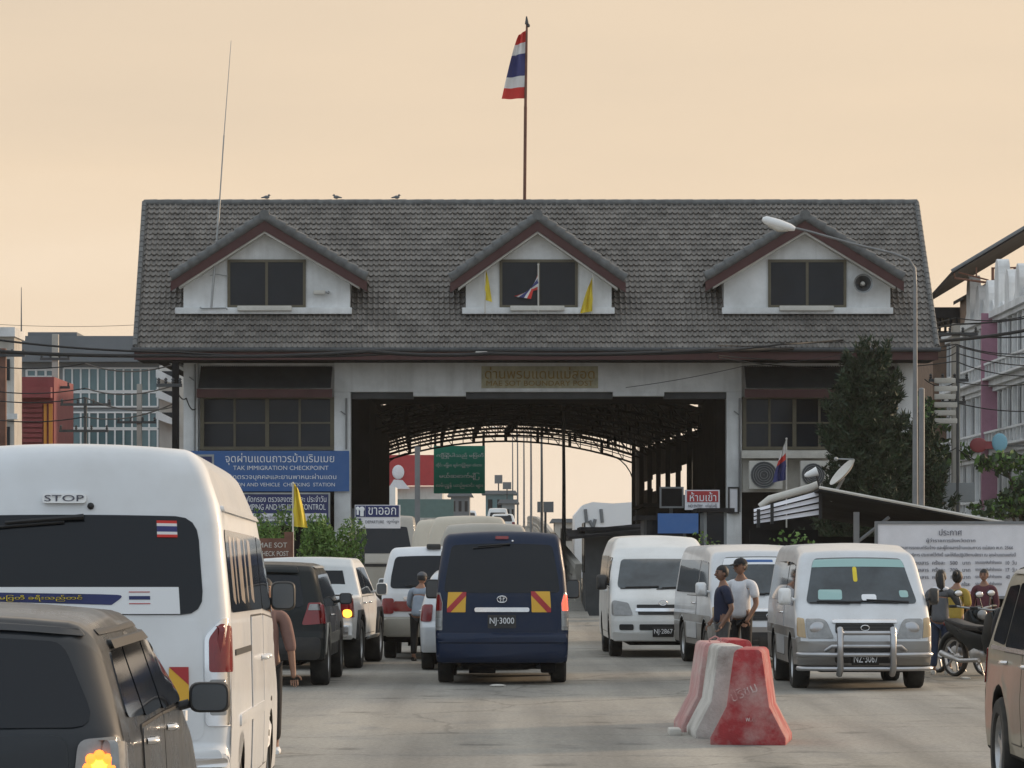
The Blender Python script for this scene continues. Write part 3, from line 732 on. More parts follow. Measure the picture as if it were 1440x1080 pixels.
for sg in (1, -1): mirror(s, bv, R - .85, 1.20, sg, 'plastic', .20, .28)
b = MB(); b.box(.52, .72, -R + .25, -R + .45, .16, .30); b.build('exhaust_box', 'vdark', bv, bevel=.03)

# 8 ---- white high-roof van on the right, facing us
wv, s, R = hiace('white van with tall domed front parked facing the camera nearest the arch', (2.50, 57.4 + 2.4, 0), pi + radians(1), P_WHITE2, 4.8, 1.76, 2.05, True, tum=[(.2, .965), (.45, .99), (.8, 1.0), (1.3, .985), (1.75, .93), (2.0, .82), (2.06, .76)], wt=1.70)
s.panel('windscreen', 'front', [([(-.76, 1.17, .08), (.76, 1.17, .08), (.70, 1.66, .08), (-.70, 1.66, .08)], .008, 0)], ['screenglass'], wv)
hiace_sides(s, wv, R, P_WHITE2, 1.24, 1.72)
for sg in (1, -1):
    s.panel('headlight', 'front', [([(sg * .50, .72, .04), (sg * .86, .72, .03), (sg * .86, .98, .06), (sg * .58, .93, .06)], .016, 0)], ['clearlens'], wv)
    s.panel('fog_lamp', 'front', [(rect(min(sg * .50, sg * .74), max(sg * .50, sg * .74), .47, .57, .03), .014, 0)], ['black'], wv)
    mirror(s, wv, R - .80, 1.22, sg, 'plastic', .18, .26)
s.panel('grille', 'front', [(rect(-.44, .44, .84, .90, .02), .012, 0), (rect(-.42, .42, .73, .79, .02), .012, 0), (rect(-.46, .46, .785, .84, .02), .02, 1)], ['black', 'chrome'], wv)
s.panel('air_intake', 'front', [(rect(-.40, .40, .47, .57, .02), .014, 0)], ['black'], wv)
b = MB(); c = s.surf('front', 0, .93, .03); b.tube([(c.x + .07 * cos(a), c.y, c.z + .045 * sin(a)) for a in np.linspace(0, 2 * pi, 17)], .009, 6, cap=False); b.build('emblem', 'chrome', wv, 60)
s.panel('bumper', 'front', [(rect(-.86, .86, .28, .44, .05), .03, 0)], [P_WHITE2], wv)
plate(s, wv, 'front', .44, 'NJ·2867', .36, .17, off=.06)
wiper(s, wv, 'front', -.6, 1.20, .0, 1.18); wiper(s, wv, 'front', .05, 1.20, .62, 1.19)

# 9/10 ---- the two old silver vans facing us
def old_van(label, loc, rz, upper, lower, plate_txt, banner, bull):
    t = thing('passenger_van', label, 'van', loc, rz, 'silver vans facing the camera')
    L, H, W = 4.6, 1.87, 1.76; R = L / 2
    s = Veh(W, old_van_profile(L, H), [(-R + 1.05, .33), (R - 1.0, .33)], .29, r=.09, tum=[(.2, .965), (.45, .99), (.8, 1.0), (1.1, .985), (1.6, .90), (1.87, .82)], crown=.04, bowR=.05, bowF=.12)
    s.body([upper, 'vdark', lower], t, split=.66); chassis(s, t, False); add_wheels(s, t, .33, .22, 'alloy', 5)
    s.panel('windscreen', 'front', [([(-.74, 1.12, .06), (.74, 1.12, .06), (.66, 1.69, .07), (-.66, 1.69, .07)], .008, 0)], ['screenglass'], t)
    s.panel('sun_strip', 'front', [([(-.675, 1.58, 0), (.675, 1.58, 0), (.655, 1.675, .03), (-.655, 1.675, .03)], .014, 0)] + ([(rect(-.2, .45, 1.61, 1.645, .01), .017, 1)] if banner else []), ['letterwhite' if banner else 'paleteal', 'blue'], t, thick=.004)
    for sd in 'LR':
        s.panel('side_window', sd, [(rect(-R + .35, R - 1.92, 1.14, 1.66, .06), .006, 0)], ['carglass'], t)
        s.panel('front_window', sd, [([(R - 1.84, 1.12, .04), (R - .58, 1.08, .06), (R - 1.02, 1.62, .06), (R - 1.84, 1.66, .04)], .006, 0)], ['carglass'], t)
        door(s, sd, rect(R - 3.0, R - 1.9, .42, 1.09, .05), upper, t, R - 2.05, .98, 'chrome', 'sliding_door')
        bar(s, 'side_stripe', sd, -R + .15, R - .2, .74, lower, t, .12, .010)
    for sg in (1, -1):
        hl = s.panel('headlight', 'front', [([(sg * .40, .68, .02), (sg * .74, .68, .02), (sg * .76, .93, .03), (sg * .50, .93, .12)], .018, 0)], ['clearlens'], t)
        b = MB(); c = s.surf('front', sg * .60, .80, .0); b.ball(c, (.11, .03, .09), 14); b.build('reflector', 'barchrome', hl, 60)
        s.panel('indicator', 'front', [([(sg * .755, .68, .01), (sg * .865, .70, .02), (sg * .865, .95, .03), (sg * .775, .93, .02)], .016, 0)], ['amberlens'], t)
        mirror(s, t, R - .60, 1.16, sg, ('white' if sg > 0 else 'plastic') if not banner else P_SILVER, .17 if sg > 0 else .13, .22)
    s.panel('grille', 'front', [(rect(-.38, .38, .74, .87, .03), .014, 0)] + [(rect(-.37, .37, z, z + .012, .004), .02, 1) for z in (.775, .81, .845)], ['black', 'plastic'], t)
    bar(s, 'chrome_garnish', 'front', -.42, .42, .90, 'chrome', t, .045, .03)
    b = MB(); c = s.surf('front', 0, .81, .03); b.tube([(c.x + .055 * cos(a), c.y, c.z + .035 * sin(a)) for a in np.linspace(0, 2 * pi, 13)], .008, 6, cap=False); b.build('emblem', 'chrome', t, 60)
    s.panel('bumper', 'front', [(rect(-.87, .87, .34, .64, .05), .05, 0), (rect(-.40, .40, .36, .56, .04), .055, 1)], [lower, 'plastic'], t)
    plate(s, t, 'front', .42, plate_txt, .36, .17, off=.07)
    wiper(s, t, 'front', -.62, 1.14, -.06, 1.17); wiper(s, t, 'front', .02, 1.14, .60, 1.15)
    return t, s, R
defm('paleteal', (0.32, 0.50, 0.48), 0.3)
sv, s, R = old_van('old silver van with chrome bull bar parked right of the concrete barriers', (4.52, 43.9 + 2.3, 0), pi + radians(.6), P_SILVER, P_SILVERLOW, 'NZ·3067', False, True)
b = MB()
yb = R + .16
for x in (-.34, .34): b.tube([(x, yb - .12, .22), (x, yb + .02, .28), (x, yb + .02, .76), (x, yb - .03, .80)], .042, 10)
b.tube([(-.34, yb, .75), (.34, yb, .75)], .028, 8)
b.tube([(-.52, yb - .12, .52), (-.44, yb - .03, .58), (-.30, yb, .58), (.30, yb, .58), (.44, yb - .03, .58), (.52, yb - .12, .52)], .024, 8)
for z in (.47, .29): b.tube([(-.86, yb - .26, z), (-.80, yb - .13, z), (-.5, yb - .02, z), (.5, yb - .02, z), (.80, yb - .13, z), (.86, yb - .26, z)], .03, 10)
b.build('bull_bar', 'barchrome', sv, 60)
for nm, (x0, x1, z0, z1), m_ in (('paper_sticker', (-.58, -.26, 1.17, 1.30), 'paleteal'), ('paper_sticker', (.0, .20, 1.16, 1.24), 'letterwhite'), ('paper_sticker', (.52, .64, 1.20, 1.29), 'paleteal'), ('hanging_charm', (-.09, -.03, 1.40, 1.58), 'yellowcloth')):
    s.panel(nm, 'front', [(rect(-x1, -x0, z0, z1, .03), .013, 0)], [m_], sv, thick=.004)
v2, s, R = old_van('silver van with white windscreen banner parked behind the two standing men', (3.75, 52.2 + 2.3, 0), pi + radians(5), P_SILVER, P_SILVERLOW, '', True, False)
s.panel('paper_sticker', 'front', [(rect(.50, .68, 1.20, 1.34, .03), .013, 0)], ['paleteal'], v2, thick=.004)
# 11 ---- gold SUV at the right edge, facing us, only its rear corner in the frame
gs = thing('gold_suv', 'champagne gold people carrier cut off at the right edge of the photo', 'suv', (4.47, 25.7 - 2.3, 0), pi + radians(0.3))
L, H, W = 4.6, 1.70, 1.86; R = L / 2
s = Veh(W, car_profile(L, H, .32, 1.08, .98, .28), [(-R + .88, .37), (R - .9, .37)], .32, r=.09, tum=CT(H, 1.08, .80), crown=.03, bowR=.10, bowF=.16)
s.body([P_GOLD, 'vdark'], gs); chassis(s, gs); add_wheels(s, gs, .37, .25, 'alloy', 5, -.005)
for sd in 'LR':
    s.panel('quarter_window', sd, [([(-R + .34, 1.14, .05), (-R + 1.0, 1.12, .04), (-R + 1.0, 1.56, .04), (-R + .50, 1.54, .08)], .007, 0)], ['carglass'], gs)
    s.panel('rear_door_window', sd, [(rect(-R + 1.06, -R + 1.90, 1.11, 1.57, .05), .007, 0)], ['carglass'], gs)
    s.panel('front_door_window', sd, [([(-R + 1.96, 1.11, .04), (R - 1.12, 1.09, .05), (R - 1.78, 1.55, .08), (-R + 1.96, 1.57, .04)], .007, 0)], ['carglass'], gs)
    bar(s, 'chrome_sill', sd, -R + .36, R - 1.15, 1.095, 'chrome', gs, .03, .012)
    door(s, sd, [(-R + 1.30, .44, .06), (-R + 1.92, .44, .05), (-R + 1.92, 1.07, .03), (-R + 1.03, 1.07, .04), (-R + 1.03, .88, .1)], P_GOLD, gs, -R + 1.18, 1.0, 'chrome', 'rear_door')
    door(s, sd, [(-R + 1.95, .44, .05), (R - 1.30, .44, .06), (R - 1.20, .8, .1), (R - 1.20, 1.05, .05), (-R + 1.95, 1.07, .03)], P_GOLD, gs, -R + 2.15, 1.0, 'chrome', 'front_door')
    s.panel('taillight', sd, [(rect(-R + .03, -R + .16, .82, 1.08, .03), .01, 0)], ['redlens'], gs)
    bar(s, 'roof_rail', sd, -R + .5, R - 2.1, 1.65, 'steel', gs, .025, .03)
for sg in (1, -1): mirror(s, gs, R - 1.34, 1.12, sg, 'chrome', .17, .17)
s.panel('windscreen', 'front', [(rect(-.70, .70, 1.14, 1.56, .08), .006, 0)], ['screenglass'], gs)
s.panel('bumper', 'front', [(rect(-.84, .84, .38, .66, .08), .04, 0)], [P_GOLD], gs)
for sg in (1, -1): s.panel('headlight', 'front', [(rect(min(sg * .52, sg * .86), max(sg * .52, sg * .86), .74, .90, .05), .016, 0)], ['clearlens'], gs)

# ---- traffic further on
def far_van(label, cx, Y, H, pm, W=1.88, z=0, rz=0):
    t, s, R = hiace(label, (cx, Y + 2.6, z), rz, pm, 5.2, W, H, True, tum=[(.2, .965), (.8, 1.0), (1.4, .985), (H * .85, .92), (H, .78)], group='cream vans queuing under the arch')
    s.panel('rear_window', 'rear', [(rect(-.78, .78, 1.30, 1.80, .1), .006, 0)], ['carglass'], t)
    hiace_sides(s, t, R, pm, 1.30, 1.78)
    for sg in (1, -1): s.panel('taillight', 'rear', [(rect(min(sg * .82, sg * .92), max(sg * .82, sg * .92), .85, 1.25, .03), .012, 0)], ['redlens'], t)
    s.panel('bumper', 'rear', [(rect(-.88, .88, .33, .66, .06), .03, 0)], [pm], t)
    return t
far_van('beige high roof van directly ahead of the dark blue van', -.52, 65, 2.30, P_BEIGE)
far_van('cream high roof van behind the beige one, second in the queue under the arch', -.92, 72.5, 2.52, P_CREAM)
far_van('pale cream van at the left of the queue beside the grey sign post', -1.56, 83, 2.55, P_CREAM)
def road_z(Y):
    return float(np.interp(Y, [0, 92, 100, 194, 260, 378, 480, 700], [0, 0, .30, 2.2, 3.3, 4.6, 5.2, 5.2]))
def far_car(label, px, Y, pm, H=1.6, rz=0, name='parked_car', front=False):
    t = thing(name, label, 'car', (X_(px, Y), Y + 2.1, road_z(Y + 2)), rz, 'distant cars on the bridge')
    L, W = 4.2, 1.72; R = L / 2
    s = Veh(W, car_profile(L, H, .28, .98, .9, .40), [(-R + .75, .31), (R - .8, .31)], .28, r=.10, tum=CT(H, .98, .78), crown=.03)
    s.body([pm, 'vdark'], t); add_wheels(s, t, .31, .2)
    s.panel('rear_window', 'rear', [(rect(-.66, .66, 1.0, 1.42, .08), .006, 0)], ['carglass'], t)
    s.panel('windscreen', 'front', [(rect(-.66, .66, 1.03, 1.45, .08), .006, 0)], ['carglass'], t)
    for sg in (1, -1): s.panel('taillight', 'rear', [(rect(min(sg * .62, sg * .82), max(sg * .62, sg * .82), .75, .98, .04), .012, 0)], ['redlens'], t)
    s.panel('bumper', 'rear', [(rect(-.8, .8, .30, .58, .05), .03, 0)], ['plastic'], t)
    for sd in 'LR': s.panel('side_window', sd, [([(-R + .6, 1.02, .05), (R - 1.05, 1.0, .05), (R - 1.7, 1.44, .08), (-R + .75, 1.44, .08)], .006, 0)], ['carglass'], t)
    return t
far_car('far white car with dark windscreen cresting the bridge left of the lamp posts', 660, 372, P_WHITE, 1.7, pi)
far_car('far white car on the bridge, nearer and right of the dark nosed one', 700, 262, P_WHITE2, 1.75)
far_car('far pale car climbing the bridge close behind another white car', 707, 225, P_WHITE2, 1.5)

# grey light truck facing us under the exit sign
tr = thing('light_truck', 'grey light truck facing the camera under the exit sign', 'truck', (X_(537, 92), 92 + 2.6, 0), pi)
L, H, W = 5.2, 2.75, 1.95; R = L / 2
s = Veh(W, [(-R, .6, .05), (-R, 1.2, .05), (R - 1.9, 1.2, .05), (R - 1.7, H - .1, .2), (R - 1.5, H, .15), (R - .6, H, .3), (R - .12, 1.72, .15), (R, 1.5, .08), (R, .55, .08), (R - .1, .45, .05)], [(-R + 1.1, .4), (R - .9, .4)], .45, r=.08, tum=[(.2, .97), (1.2, 1.0), (1.7, .99), (H, .86)], crown=.03)
s.body([P_BEIGE, 'vdark'], tr); chassis(s, tr); add_wheels(s, tr, .40, .22, 'steel')
s.panel('windscreen', 'front', [([(-.82, 1.74, .06), (.82, 1.74, .06), (.74, 2.45, .06), (-.74, 2.45, .06)], .008, 0)], ['carglass'], tr)
for sg in (1, -1):
    s.panel('headlight', 'front', [(rect(min(sg * .5, sg * .8), max(sg * .5, sg * .8), .85, 1.05, .04), .016, 0)], ['clearlens'], tr)
    mirror(s, tr, R - .3, 1.75, sg, 'white', .2, .3)
s.panel('bumper', 'front', [(rect(-.9, .9, .5, .75, .05), .05, 0)], ['plastic'], tr)
s.panel('grille', 'front', [(rect(-.6, .6, 1.38, 1.46, .02), .012, 0)], ['black'], tr)
# ---------------------------------------------------------------- the checkpoint building
YE, YR, YW = 104.0, 111.0, 106.0      # eaves, ridge, front wall
ZE = Z_(490, YE); ZR = Z_(287, YR)
XEL, XER = X_(190, YE), X_(1318, YE); XRL, XRR = X_(203, YR), X_(1289, YR)
cb = thing('checkpoint_building', 'wide white gatehouse with grey tiled roof and three dormers spanning the road', 'building', ((XEL + XER) / 2, YW, 0))
SL = Vector((0, YR - YE, ZR - ZE)); SLn = Vector((0, -SL.z, SL.y)).normalized()
def roof_mesh(rows=27, wave=.165, sub=6):
    n = int((XER - XEL) / wave) * sub; vs = []; fs = []
    fx = np.linspace(0, 1, n + 1)
    amp = .030 * np.cos(2 * pi * np.arange(n + 1) / sub) + .012 * np.cos(4 * pi * np.arange(n + 1) / sub)
    rng = np.random.RandomState(3)
    for i in range(rows):
        for v, h, a in ((i / rows + .002, .0, .55), (i / rows - .004, .062, 1), ((i + 1) / rows, .012, .9)):
            xl = XEL + (XRL - XEL) * v; xr = XER + (XRR - XER) * v
            jit = rng.uniform(-.006, .006, n // sub + 1).repeat(sub)[:n + 1] if len(rng.uniform(size=1)) else 0
            xs = xl + (xr - xl) * fx; hh = h + amp * a + np.resize(jit, n + 1)
            y = YE + SL.y * v + SLn.y * hh; z = ZE + SL.z * v + SLn.z * hh
            vs.append(np.stack([xs, y, z], 1))
    V = np.concatenate(vs); m = n + 1
    for r in range(rows):
        for q in range(2):
            a = (3 * r + q) * m; b_ = a + m
            idx = np.arange(n)
            fs.append(np.stack([a + idx, a + idx + 1, b_ + idx + 1, b_ + idx], 1))
    return V, np.concatenate(fs)
V, F = roof_mesh()
off = np.array(cb.location); V = V - off
me = bpy.data.meshes.new('roof'); me.from_pydata(V.tolist(), [], F.tolist()); me.update()
roof = link_mesh('roof', me, 'rooftile', cb, 50)
# rear slope, gable edges, ridge
b = MB(True)
RB = 2 * YR - YE
b.add([(XRL, YR, ZR), (XRR, YR, ZR), (XER, RB, ZE), (XEL, RB, ZE)], [(0, 1, 2, 3)])
b.add([(XEL + .02, YE + .05, ZE - .12), (XER - .02, YE + .05, ZE - .12), (XRR, YR, ZR - .12), (XRL, YR, ZR - .12)], [(0, 1, 2, 3)])
b.build('rear_slope', 'rooftile', roof)
b = MB(True)
n = 62
for i in range(n):
    x0 = XRL + (XRR - XRL) * i / n; x1 = XRL + (XRR - XRL) * (i + 1.06) / n
    b.tube([(x0, YR, ZR + .02 + .012 * random.random()), (x1, YR, ZR + .05)], [.125, .11], 8)
for xe, xr in ((XEL, XRL), (XER, XRR)):
    for i in range(27):
        t0, t1 = i / 27, (i + 1.05) / 27
        b.tube([(xe + (xr - xe) * t0, YE + SL.y * t0, ZE + SL.z * t0 + .07), (xe + (xr - xe) * t1, YE + SL.y * t1, ZE + SL.z * t1 + .045)], .085, 7)
b.build('ridge_tiles', 'verge', roof, 50)
# fascia, gutter, soffit
b = MB(True); zf = Z_(506, YE)
b.box(XEL, XER, YE - .03, YE + .03, zf, ZE - .05)
for x in (XEL, XER):
    b.prism([(YE, zf), (YE, ZE - .02), (YR, ZR - .04), (YR, ZR - .36), ], x - .03, x + .03, 'x')
b.build('fascia', 'maroon', cb)
b = MB(True); b.tube([(XEL - .1, YE - .1, ZE - .04), (XER + .1, YE - .1, ZE - .04)], .07, 8); b.build('gutter', 'darkmetal', cb)
b = MB(True); b.box(XEL, XER, YE + .03, YW + .4, zf + .02, zf + .06); b.box(XEL + .3, XER - .3, YW + .4, RB - .2, zf + .1, zf + .16); b.build('soffit', 'vdark', cb)
# gable end walls and rear wall
b = MB(True)
for x in (XEL + .9, XER - .9): b.prism([(YW + .2, zf + .02), (RB - 2, zf + .02), (YR, ZR - .5)], x - .1, x + .1, 'x')
b.build('gable_wall', 'plaster', cb)
# main lintel beam with stepped underside
xa, xb = X_(470, YW), X_(1043, YW)
b = MB(True); zt = zf + .02; z1 = Z_(551, YW)
b.box(xa, xb, YW, YW + .5, z1, zt)
for p0, p1 in ((581, 655), (862, 934)): b.box(X_(p0, YW), X_(p1, YW), YW - .006, YW + .5, Z_(557, YW), z1 + .002)
b.build('lintel_beam', 'plaster', cb, bevel=.01)
b = MB(True)
for p0, p1, d in ((494, 581, .7), (655, 862, .8), (934, 1022, .7)): b.box(X_(p0, YW), X_(p1, YW), YW + .3, YW + d, Z_(560, YW), z1 - .002)
b.build('rear_beam', 'darkmetal', cb)
# columns
for p0, p1 in ((258, 278), (470, 493), (1022, 1043)):
    b = MB(True); b.box(X_(p0, YW), X_(p1, YW), YW - .003, YW + .55, 0, (z1 - .002) if p0 > 300 else zt - .005)
    if p0 == 258: pass
    b.build('column', 'plaster', cb, bevel=.015)
b = MB(True); b.box(X_(1262, YW), X_(1284, YW), YW - .003, YW + .55, 0, zt - .005); b.build('column', 'plaster', cb, bevel=.015)
for p0 in (258, 470, 1022, 1262):
    b = MB(True); b.box(X_(p0, YW) , X_(p0 + 22, YW), RB - 2.6, RB - 2.0, 0, zt); b.build('rear_column', 'plaster', cb)
# wings
def wing(p0, p1, wp0, wp1, npan, zb_):
    b = MB(True); b.box(X_(p0, YW), X_(p1, YW), YW + .25, YW + .45, Z_(640, YW), zt); b.build('wing_wall', 'plaster', cb)
    b = MB(True); b.box(X_(p0, YW) + .02, X_(p1, YW) - .02, YW + .5, RB - 2, Z_(655, YW), Z_(645, YW)); b.build('floor_slab', 'plaster', cb)
    # sloping roof sheet / blind above the windows
    b = MB(True); x0, x1 = X_(p0 + 4, YW), X_(p1 - 3, YW)
    nn = 60
    for i in range(nn):
        xA = x0 + (x1 - x0) * i / nn; xB = x0 + (x1 - x0) * (i + .62) / nn
        b.add([(xA, YW + .16, Z_(514, YW)), (xB, YW + .16, Z_(514, YW)), (xB, YW - .75, Z_(546, YW)), (xA, YW - .75, Z_(546, YW))], [(0, 1, 2, 3)])
    b.add([(x0, YW + .18, Z_(513, YW) - .05), (x1, YW + .18, Z_(513, YW) - .05), (x1, YW - .74, Z_(546, YW) - .03), (x0, YW - .74, Z_(546, YW) - .03)], [(0, 1, 2, 3)])
    aw = b.build('awning', 'darkmetal', cb)
    b = MB(True); b.box(x0 - .05, x1 + .05, YW - .80, YW - .74, Z_(559, YW - .8), Z_(547, YW - .8)); b.build('awning_board', 'maroon', aw)
    # window band
    x0, x1 = X_(wp0, YW), X_(wp1, YW); zz0, zz1 = Z_(628, YW), Z_(561, YW)
    b = MB(True); b.box(x0, x1, YW + .10, YW + .16, zz0, zz1, 1)
    t = .07
    b.box(x0 - t, x1 + t, YW + .02, YW + .25, zz0 - .10, zz0); b.box(x0 - t, x1 + t, YW + .02, YW + .25, zz1, zz1 + t)
    for i in range(npan + 1):
        x = x0 + (x1 - x0) * i / npan; w = .06 if i % 2 == 0 else .035
        b.box(x - w, x + w, YW + .03, YW + .2, zz0 + .001, zz1 - .001)
    b.box(x0, x1, YW + .045, YW + .18, (zz0 + zz1) / 2 - .025, (zz0 + zz1) / 2 + .025)
    b.build('window', ['brownframe', 'winglass'], cb)
wing(278, 470, 284, 467, 4, 0)
wing(1043, 1262, 1047, 1258, 6, 0)
# ground floor rooms under the wings (dark, recessed)
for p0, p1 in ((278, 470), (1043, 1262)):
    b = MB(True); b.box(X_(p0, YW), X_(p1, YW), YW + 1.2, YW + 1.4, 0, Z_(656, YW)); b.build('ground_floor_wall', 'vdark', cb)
# dormers
def dormer(pc, pw0, pw1, px0, px1, pb0, pb1, peak, feet, base, extras):
    YD = 105.55; YF = 105.05
    pxc = (pw0 + pw1) / 2
    d = MB(True); zb = Z_(base, YD); zft = Z_(feet + 6, YD)
    # wall with gable, and cheeks going back into the roof
    zp = Z_(peak + 14, YD); xl, xr = X_(pw0, YD), X_(pw1, YD); xe0, xe1 = X_(px0 + 10, YD), X_(px1 - 10, YD)
    slope = (zp - Z_(feet - 2, YD)) / ((xe1 - xe0) / 2); xc = X_(pc, YD)
    ztop = lambda x: zp - abs(x - xc) * slope
    d.prism([(xl, zb), (xr, zb), (xr, ztop(xr)), (xc, zp), (xl, ztop(xl))], YD, YD + .2, 'y')
    for x in (xl, xr - .15): d.prism([(YD + .2, zb), (YD + .2, ztop(xl)), (YE + (ztop(xl) - ZE) / SL.z * SL.y, ztop(xl)), ], x, x + .15, 'x')
    dm = d.build('dormer', 'plaster', cb)
    # sill ledge
    b = MB(True); b.box(X_(pb0, YD), X_(pb1, YD), YD - .22, YD, Z_(442, YD), Z_(433, YD)); b.build('ledge', 'plaster', dm, bevel=.015)
    b = MB(True); b.box(X_(pxc - 40, YD), X_(pxc + 36, YD), YD - .38, YD - .225, Z_(438, YD), Z_(431, YD)); b.build('light_fitting', 'offwhite', dm, bevel=.02)
    # roof slabs + barge boards + verge tiles
    zrk = Z_(peak, YF); xE0, xE1 = X_(px0, YF), X_(px1, YF); zE = Z_(feet - 8, YF); xcf = X_(pc, YF)
    for sg, xe in ((-1, xE0), (1, xE1)):
        b = MB(True)
        yb = YE + (zrk - ZE) / SL.z * SL.y + .3; ye = YE + (zE - ZE) / SL.z * SL.y + .3
        b.add([(xcf, YF, zrk), (xe, YF, zE), (xe, ye, zE), (xcf, yb, zrk), (xcf, YF, zrk - .08), (xe, YF, zE - .08), (xe, ye, zE - .08), (xcf, yb, zrk - .08)],
              [(0, 1, 2, 3), (4, 5, 6, 7), (0, 1, 5, 4), (1, 2, 6, 5), (2, 3, 7, 6)])
        b.build('dormer_roof', 'rooftile', dm)
        b = MB(True); dx, dz = xe - xcf, zE - zrk; L = sqrt(dx * dx + dz * dz); nx, nz = -dz / L * sg * (1 if True else 0), dx / L * sg
        if nz < 0: nx, nz = -nx, -nz
        th = .30
        b.prism([(xcf, zrk - .09), (xe, zE - .09), (xe, zE - .09 - th), (xcf, zrk - .09 - th * 1.06)], YF - .03, YF + .03, 'y')
        b.prism([(xcf, zrk - .09 - th * 1.1), (xe - sg * .25, zE - .09 - th + .16), (xe - sg * .25, zE - .09 - th + .10), (xcf, zrk - .09 - th * 1.1 - .06)], YF + .03, YF + .5, 'y', 1)
        b.build('barge_board', ['maroon', 'offwhite'], dm)
        b = MB(True)
        for i in range(10):
            t0, t1 = i / 10, (i + 1.08) / 10
            p0 = (xe - dx * t0, YF + .02, zE - dz * t0 + .07); p1 = (xe - dx * min(1, t1), YF + .02, zE - dz * min(1, t1) + .035)
            b.tube([p0, p1], [.165, .14], 8)
            b.tube([(p0[0], p0[1] + .25, p0[2]), (p1[0], p1[1] + .25, p1[2])], [.10, .09], 6)
        b.build('verge_tiles', 'verge', dm, 50)
    b = MB(True); b.tube([(xcf, YF - .12, zrk + .08), (xcf, YF + 3, zrk + .08)], .16, 10); b.build('ridge_cap', 'verge', dm, 50)
    # window
    w0, w1 = X_(pxc - 55, YD), X_(pxc + 55, YD); q0, q1 = Z_(433, YD), Z_(365, YD)
    b = MB(True); b.box(w0, w1, YD - .02, YD + .06, q0, q1, 1); t = .085
    b.box(w0, w0 + t, YD - .06, YD, q0, q1); b.box(w1 - t, w1, YD - .06, YD, q0, q1)
    b.box(w0 + t, w1 - t, YD - .06, YD, q1 - t, q1); b.box(w0 + t, w1 - t, YD - .06, YD, q0, q0 + t)
    xm = (w0 + w1) / 2; b.box(xm - .04, xm + .04, YD - .05, YD, q0 + t, q1 - t)
    b.build('window', ['brownframe', 'winglass'], dm)
    return dm, YD
dl, YD = dormer(372, 258, 492, 240, 516, 247, 495, 306, 400, 438, 0)
dc, YD = dormer(756, 655, 860, 633, 880, 650, 864, 306, 402, 438, 0)
dr, YD = dormer(1132, 1018, 1252, 992, 1271, 1015, 1255, 306, 400, 438, 0)
for px, q0, q1 in ((268, 512, 640), (481, 560, 632), (1034, 560, 720)):
    b = MB(True); Yp_ = YW - .06; b.tube([P(px + 6, q0, Yp_), P(px + 6, q1, Yp_)], .03, 8); b.tube([P(px - 2, q0 + 18, Yp_), P(px + 6, q0 + 24, Yp_)], .018, 6)
    b.build('drain_pipe', 'polegrey', cb, 50)
# gold lettering on the beam
b = MB(True); b.box(X_(677, YW), X_(841, YW), YW - .015, YW - .004, Z_(546, YW), Z_(515, YW)); pl = b.build('name_plaque', 'plaque', cb)
text('ด่านพรมแดนแม่สอด', X_(836, YW) - X_(682, YW), .36, 'gold', ((X_(677, YW) + X_(841, YW)) / 2, YW - .03, Z_(524.5, YW)), pl, depth=.03)
text('MAE SOT BOUNDARY POST', X_(834, YW) - X_(684, YW), .16, 'gold', ((X_(677, YW) + X_(841, YW)) / 2, YW - .03, Z_(539, YW)), pl, depth=.03)
# things on the building
def small(name, label, cat, fn, mats, group=None, smooth=40, bevel=0):
    b = MB(True); fn(b); return tag(b.build(name, mats, None, smooth, bevel), label, cat, group)
def camera_at(px, py, Y, label):
    t = thing('security_camera', label, 'camera', P(px, py, Y), 0, 'security cameras on the gatehouse')
    b = MB(); b.box(-.20, .16, -.07, .07, -.06, .06); b.build('housing', 'offwhite', t, bevel=.02)
    b = MB(); b.tube([(.16, 0, 0), (.26, .0, -.02), (.26, .25, .05)], .03, 8); b.build('bracket', 'steel', t, 40)
camera_at(678, 497, YE - .3, 'white security camera under the eaves above the gold lettering')
camera_at(450, 411, YD - .15, 'small grey camera box right of the left dormer window')
t = thing('loudspeaker', 'round grey horn loudspeaker on the right dormer beside its window', 'loudspeaker', P(1212, 400, YD - .05))
mx = Matrix.Rotation(pi / 2, 4, 'X')
b = MB(); b.lathe([(.30, .42), (.27, .40), (.16, .22), (.09, .02), (.09, 0)], mx, 22); b.lathe([(.28, .41), (.15, .22), (.07, .05)], mx, 22, 1); b.build('horn', ['steel', 'darkmetal'], t, 40)
b = MB(); b.lathe([(.07, .06), (.075, .28), (.04, .34), (.005, .35)], mx, 14); b.build('driver', 'offwhite', t, 40)
# antenna mast on the left dormer
t = thing('radio_mast', 'thin leaning radio mast rising from the left dormer ledge', 'antenna', P(297, 433, YD - .3))
o = Vector(t.location)
b = MB(); b.tube([(0, 0, 0), P(304, 350, YD - .3) - o, P(309, 280, YD - .3) - o], .035, 8); b.tube([P(309, 280, YD - .3) - o, P(315, 190, YD - .3) - o], .022, 6); b.tube([P(315, 190, YD - .3) - o, P(325, 57, YD - .3) - o], [.015, .008], 6); b.build('mast', 'steel', t, 40)
b = MB(); b.tube([(-.35, 0, .02), (-.28, 0, -.02), (.45, 0, 0), (.5, 0, -.05)], .025, 6); b.tube([(-.02, 0, 1.0), (.15, .1, 1.05), (.5, .25, 1.0)], .015, 6); b.build('bracket', 'steel', t, 40)
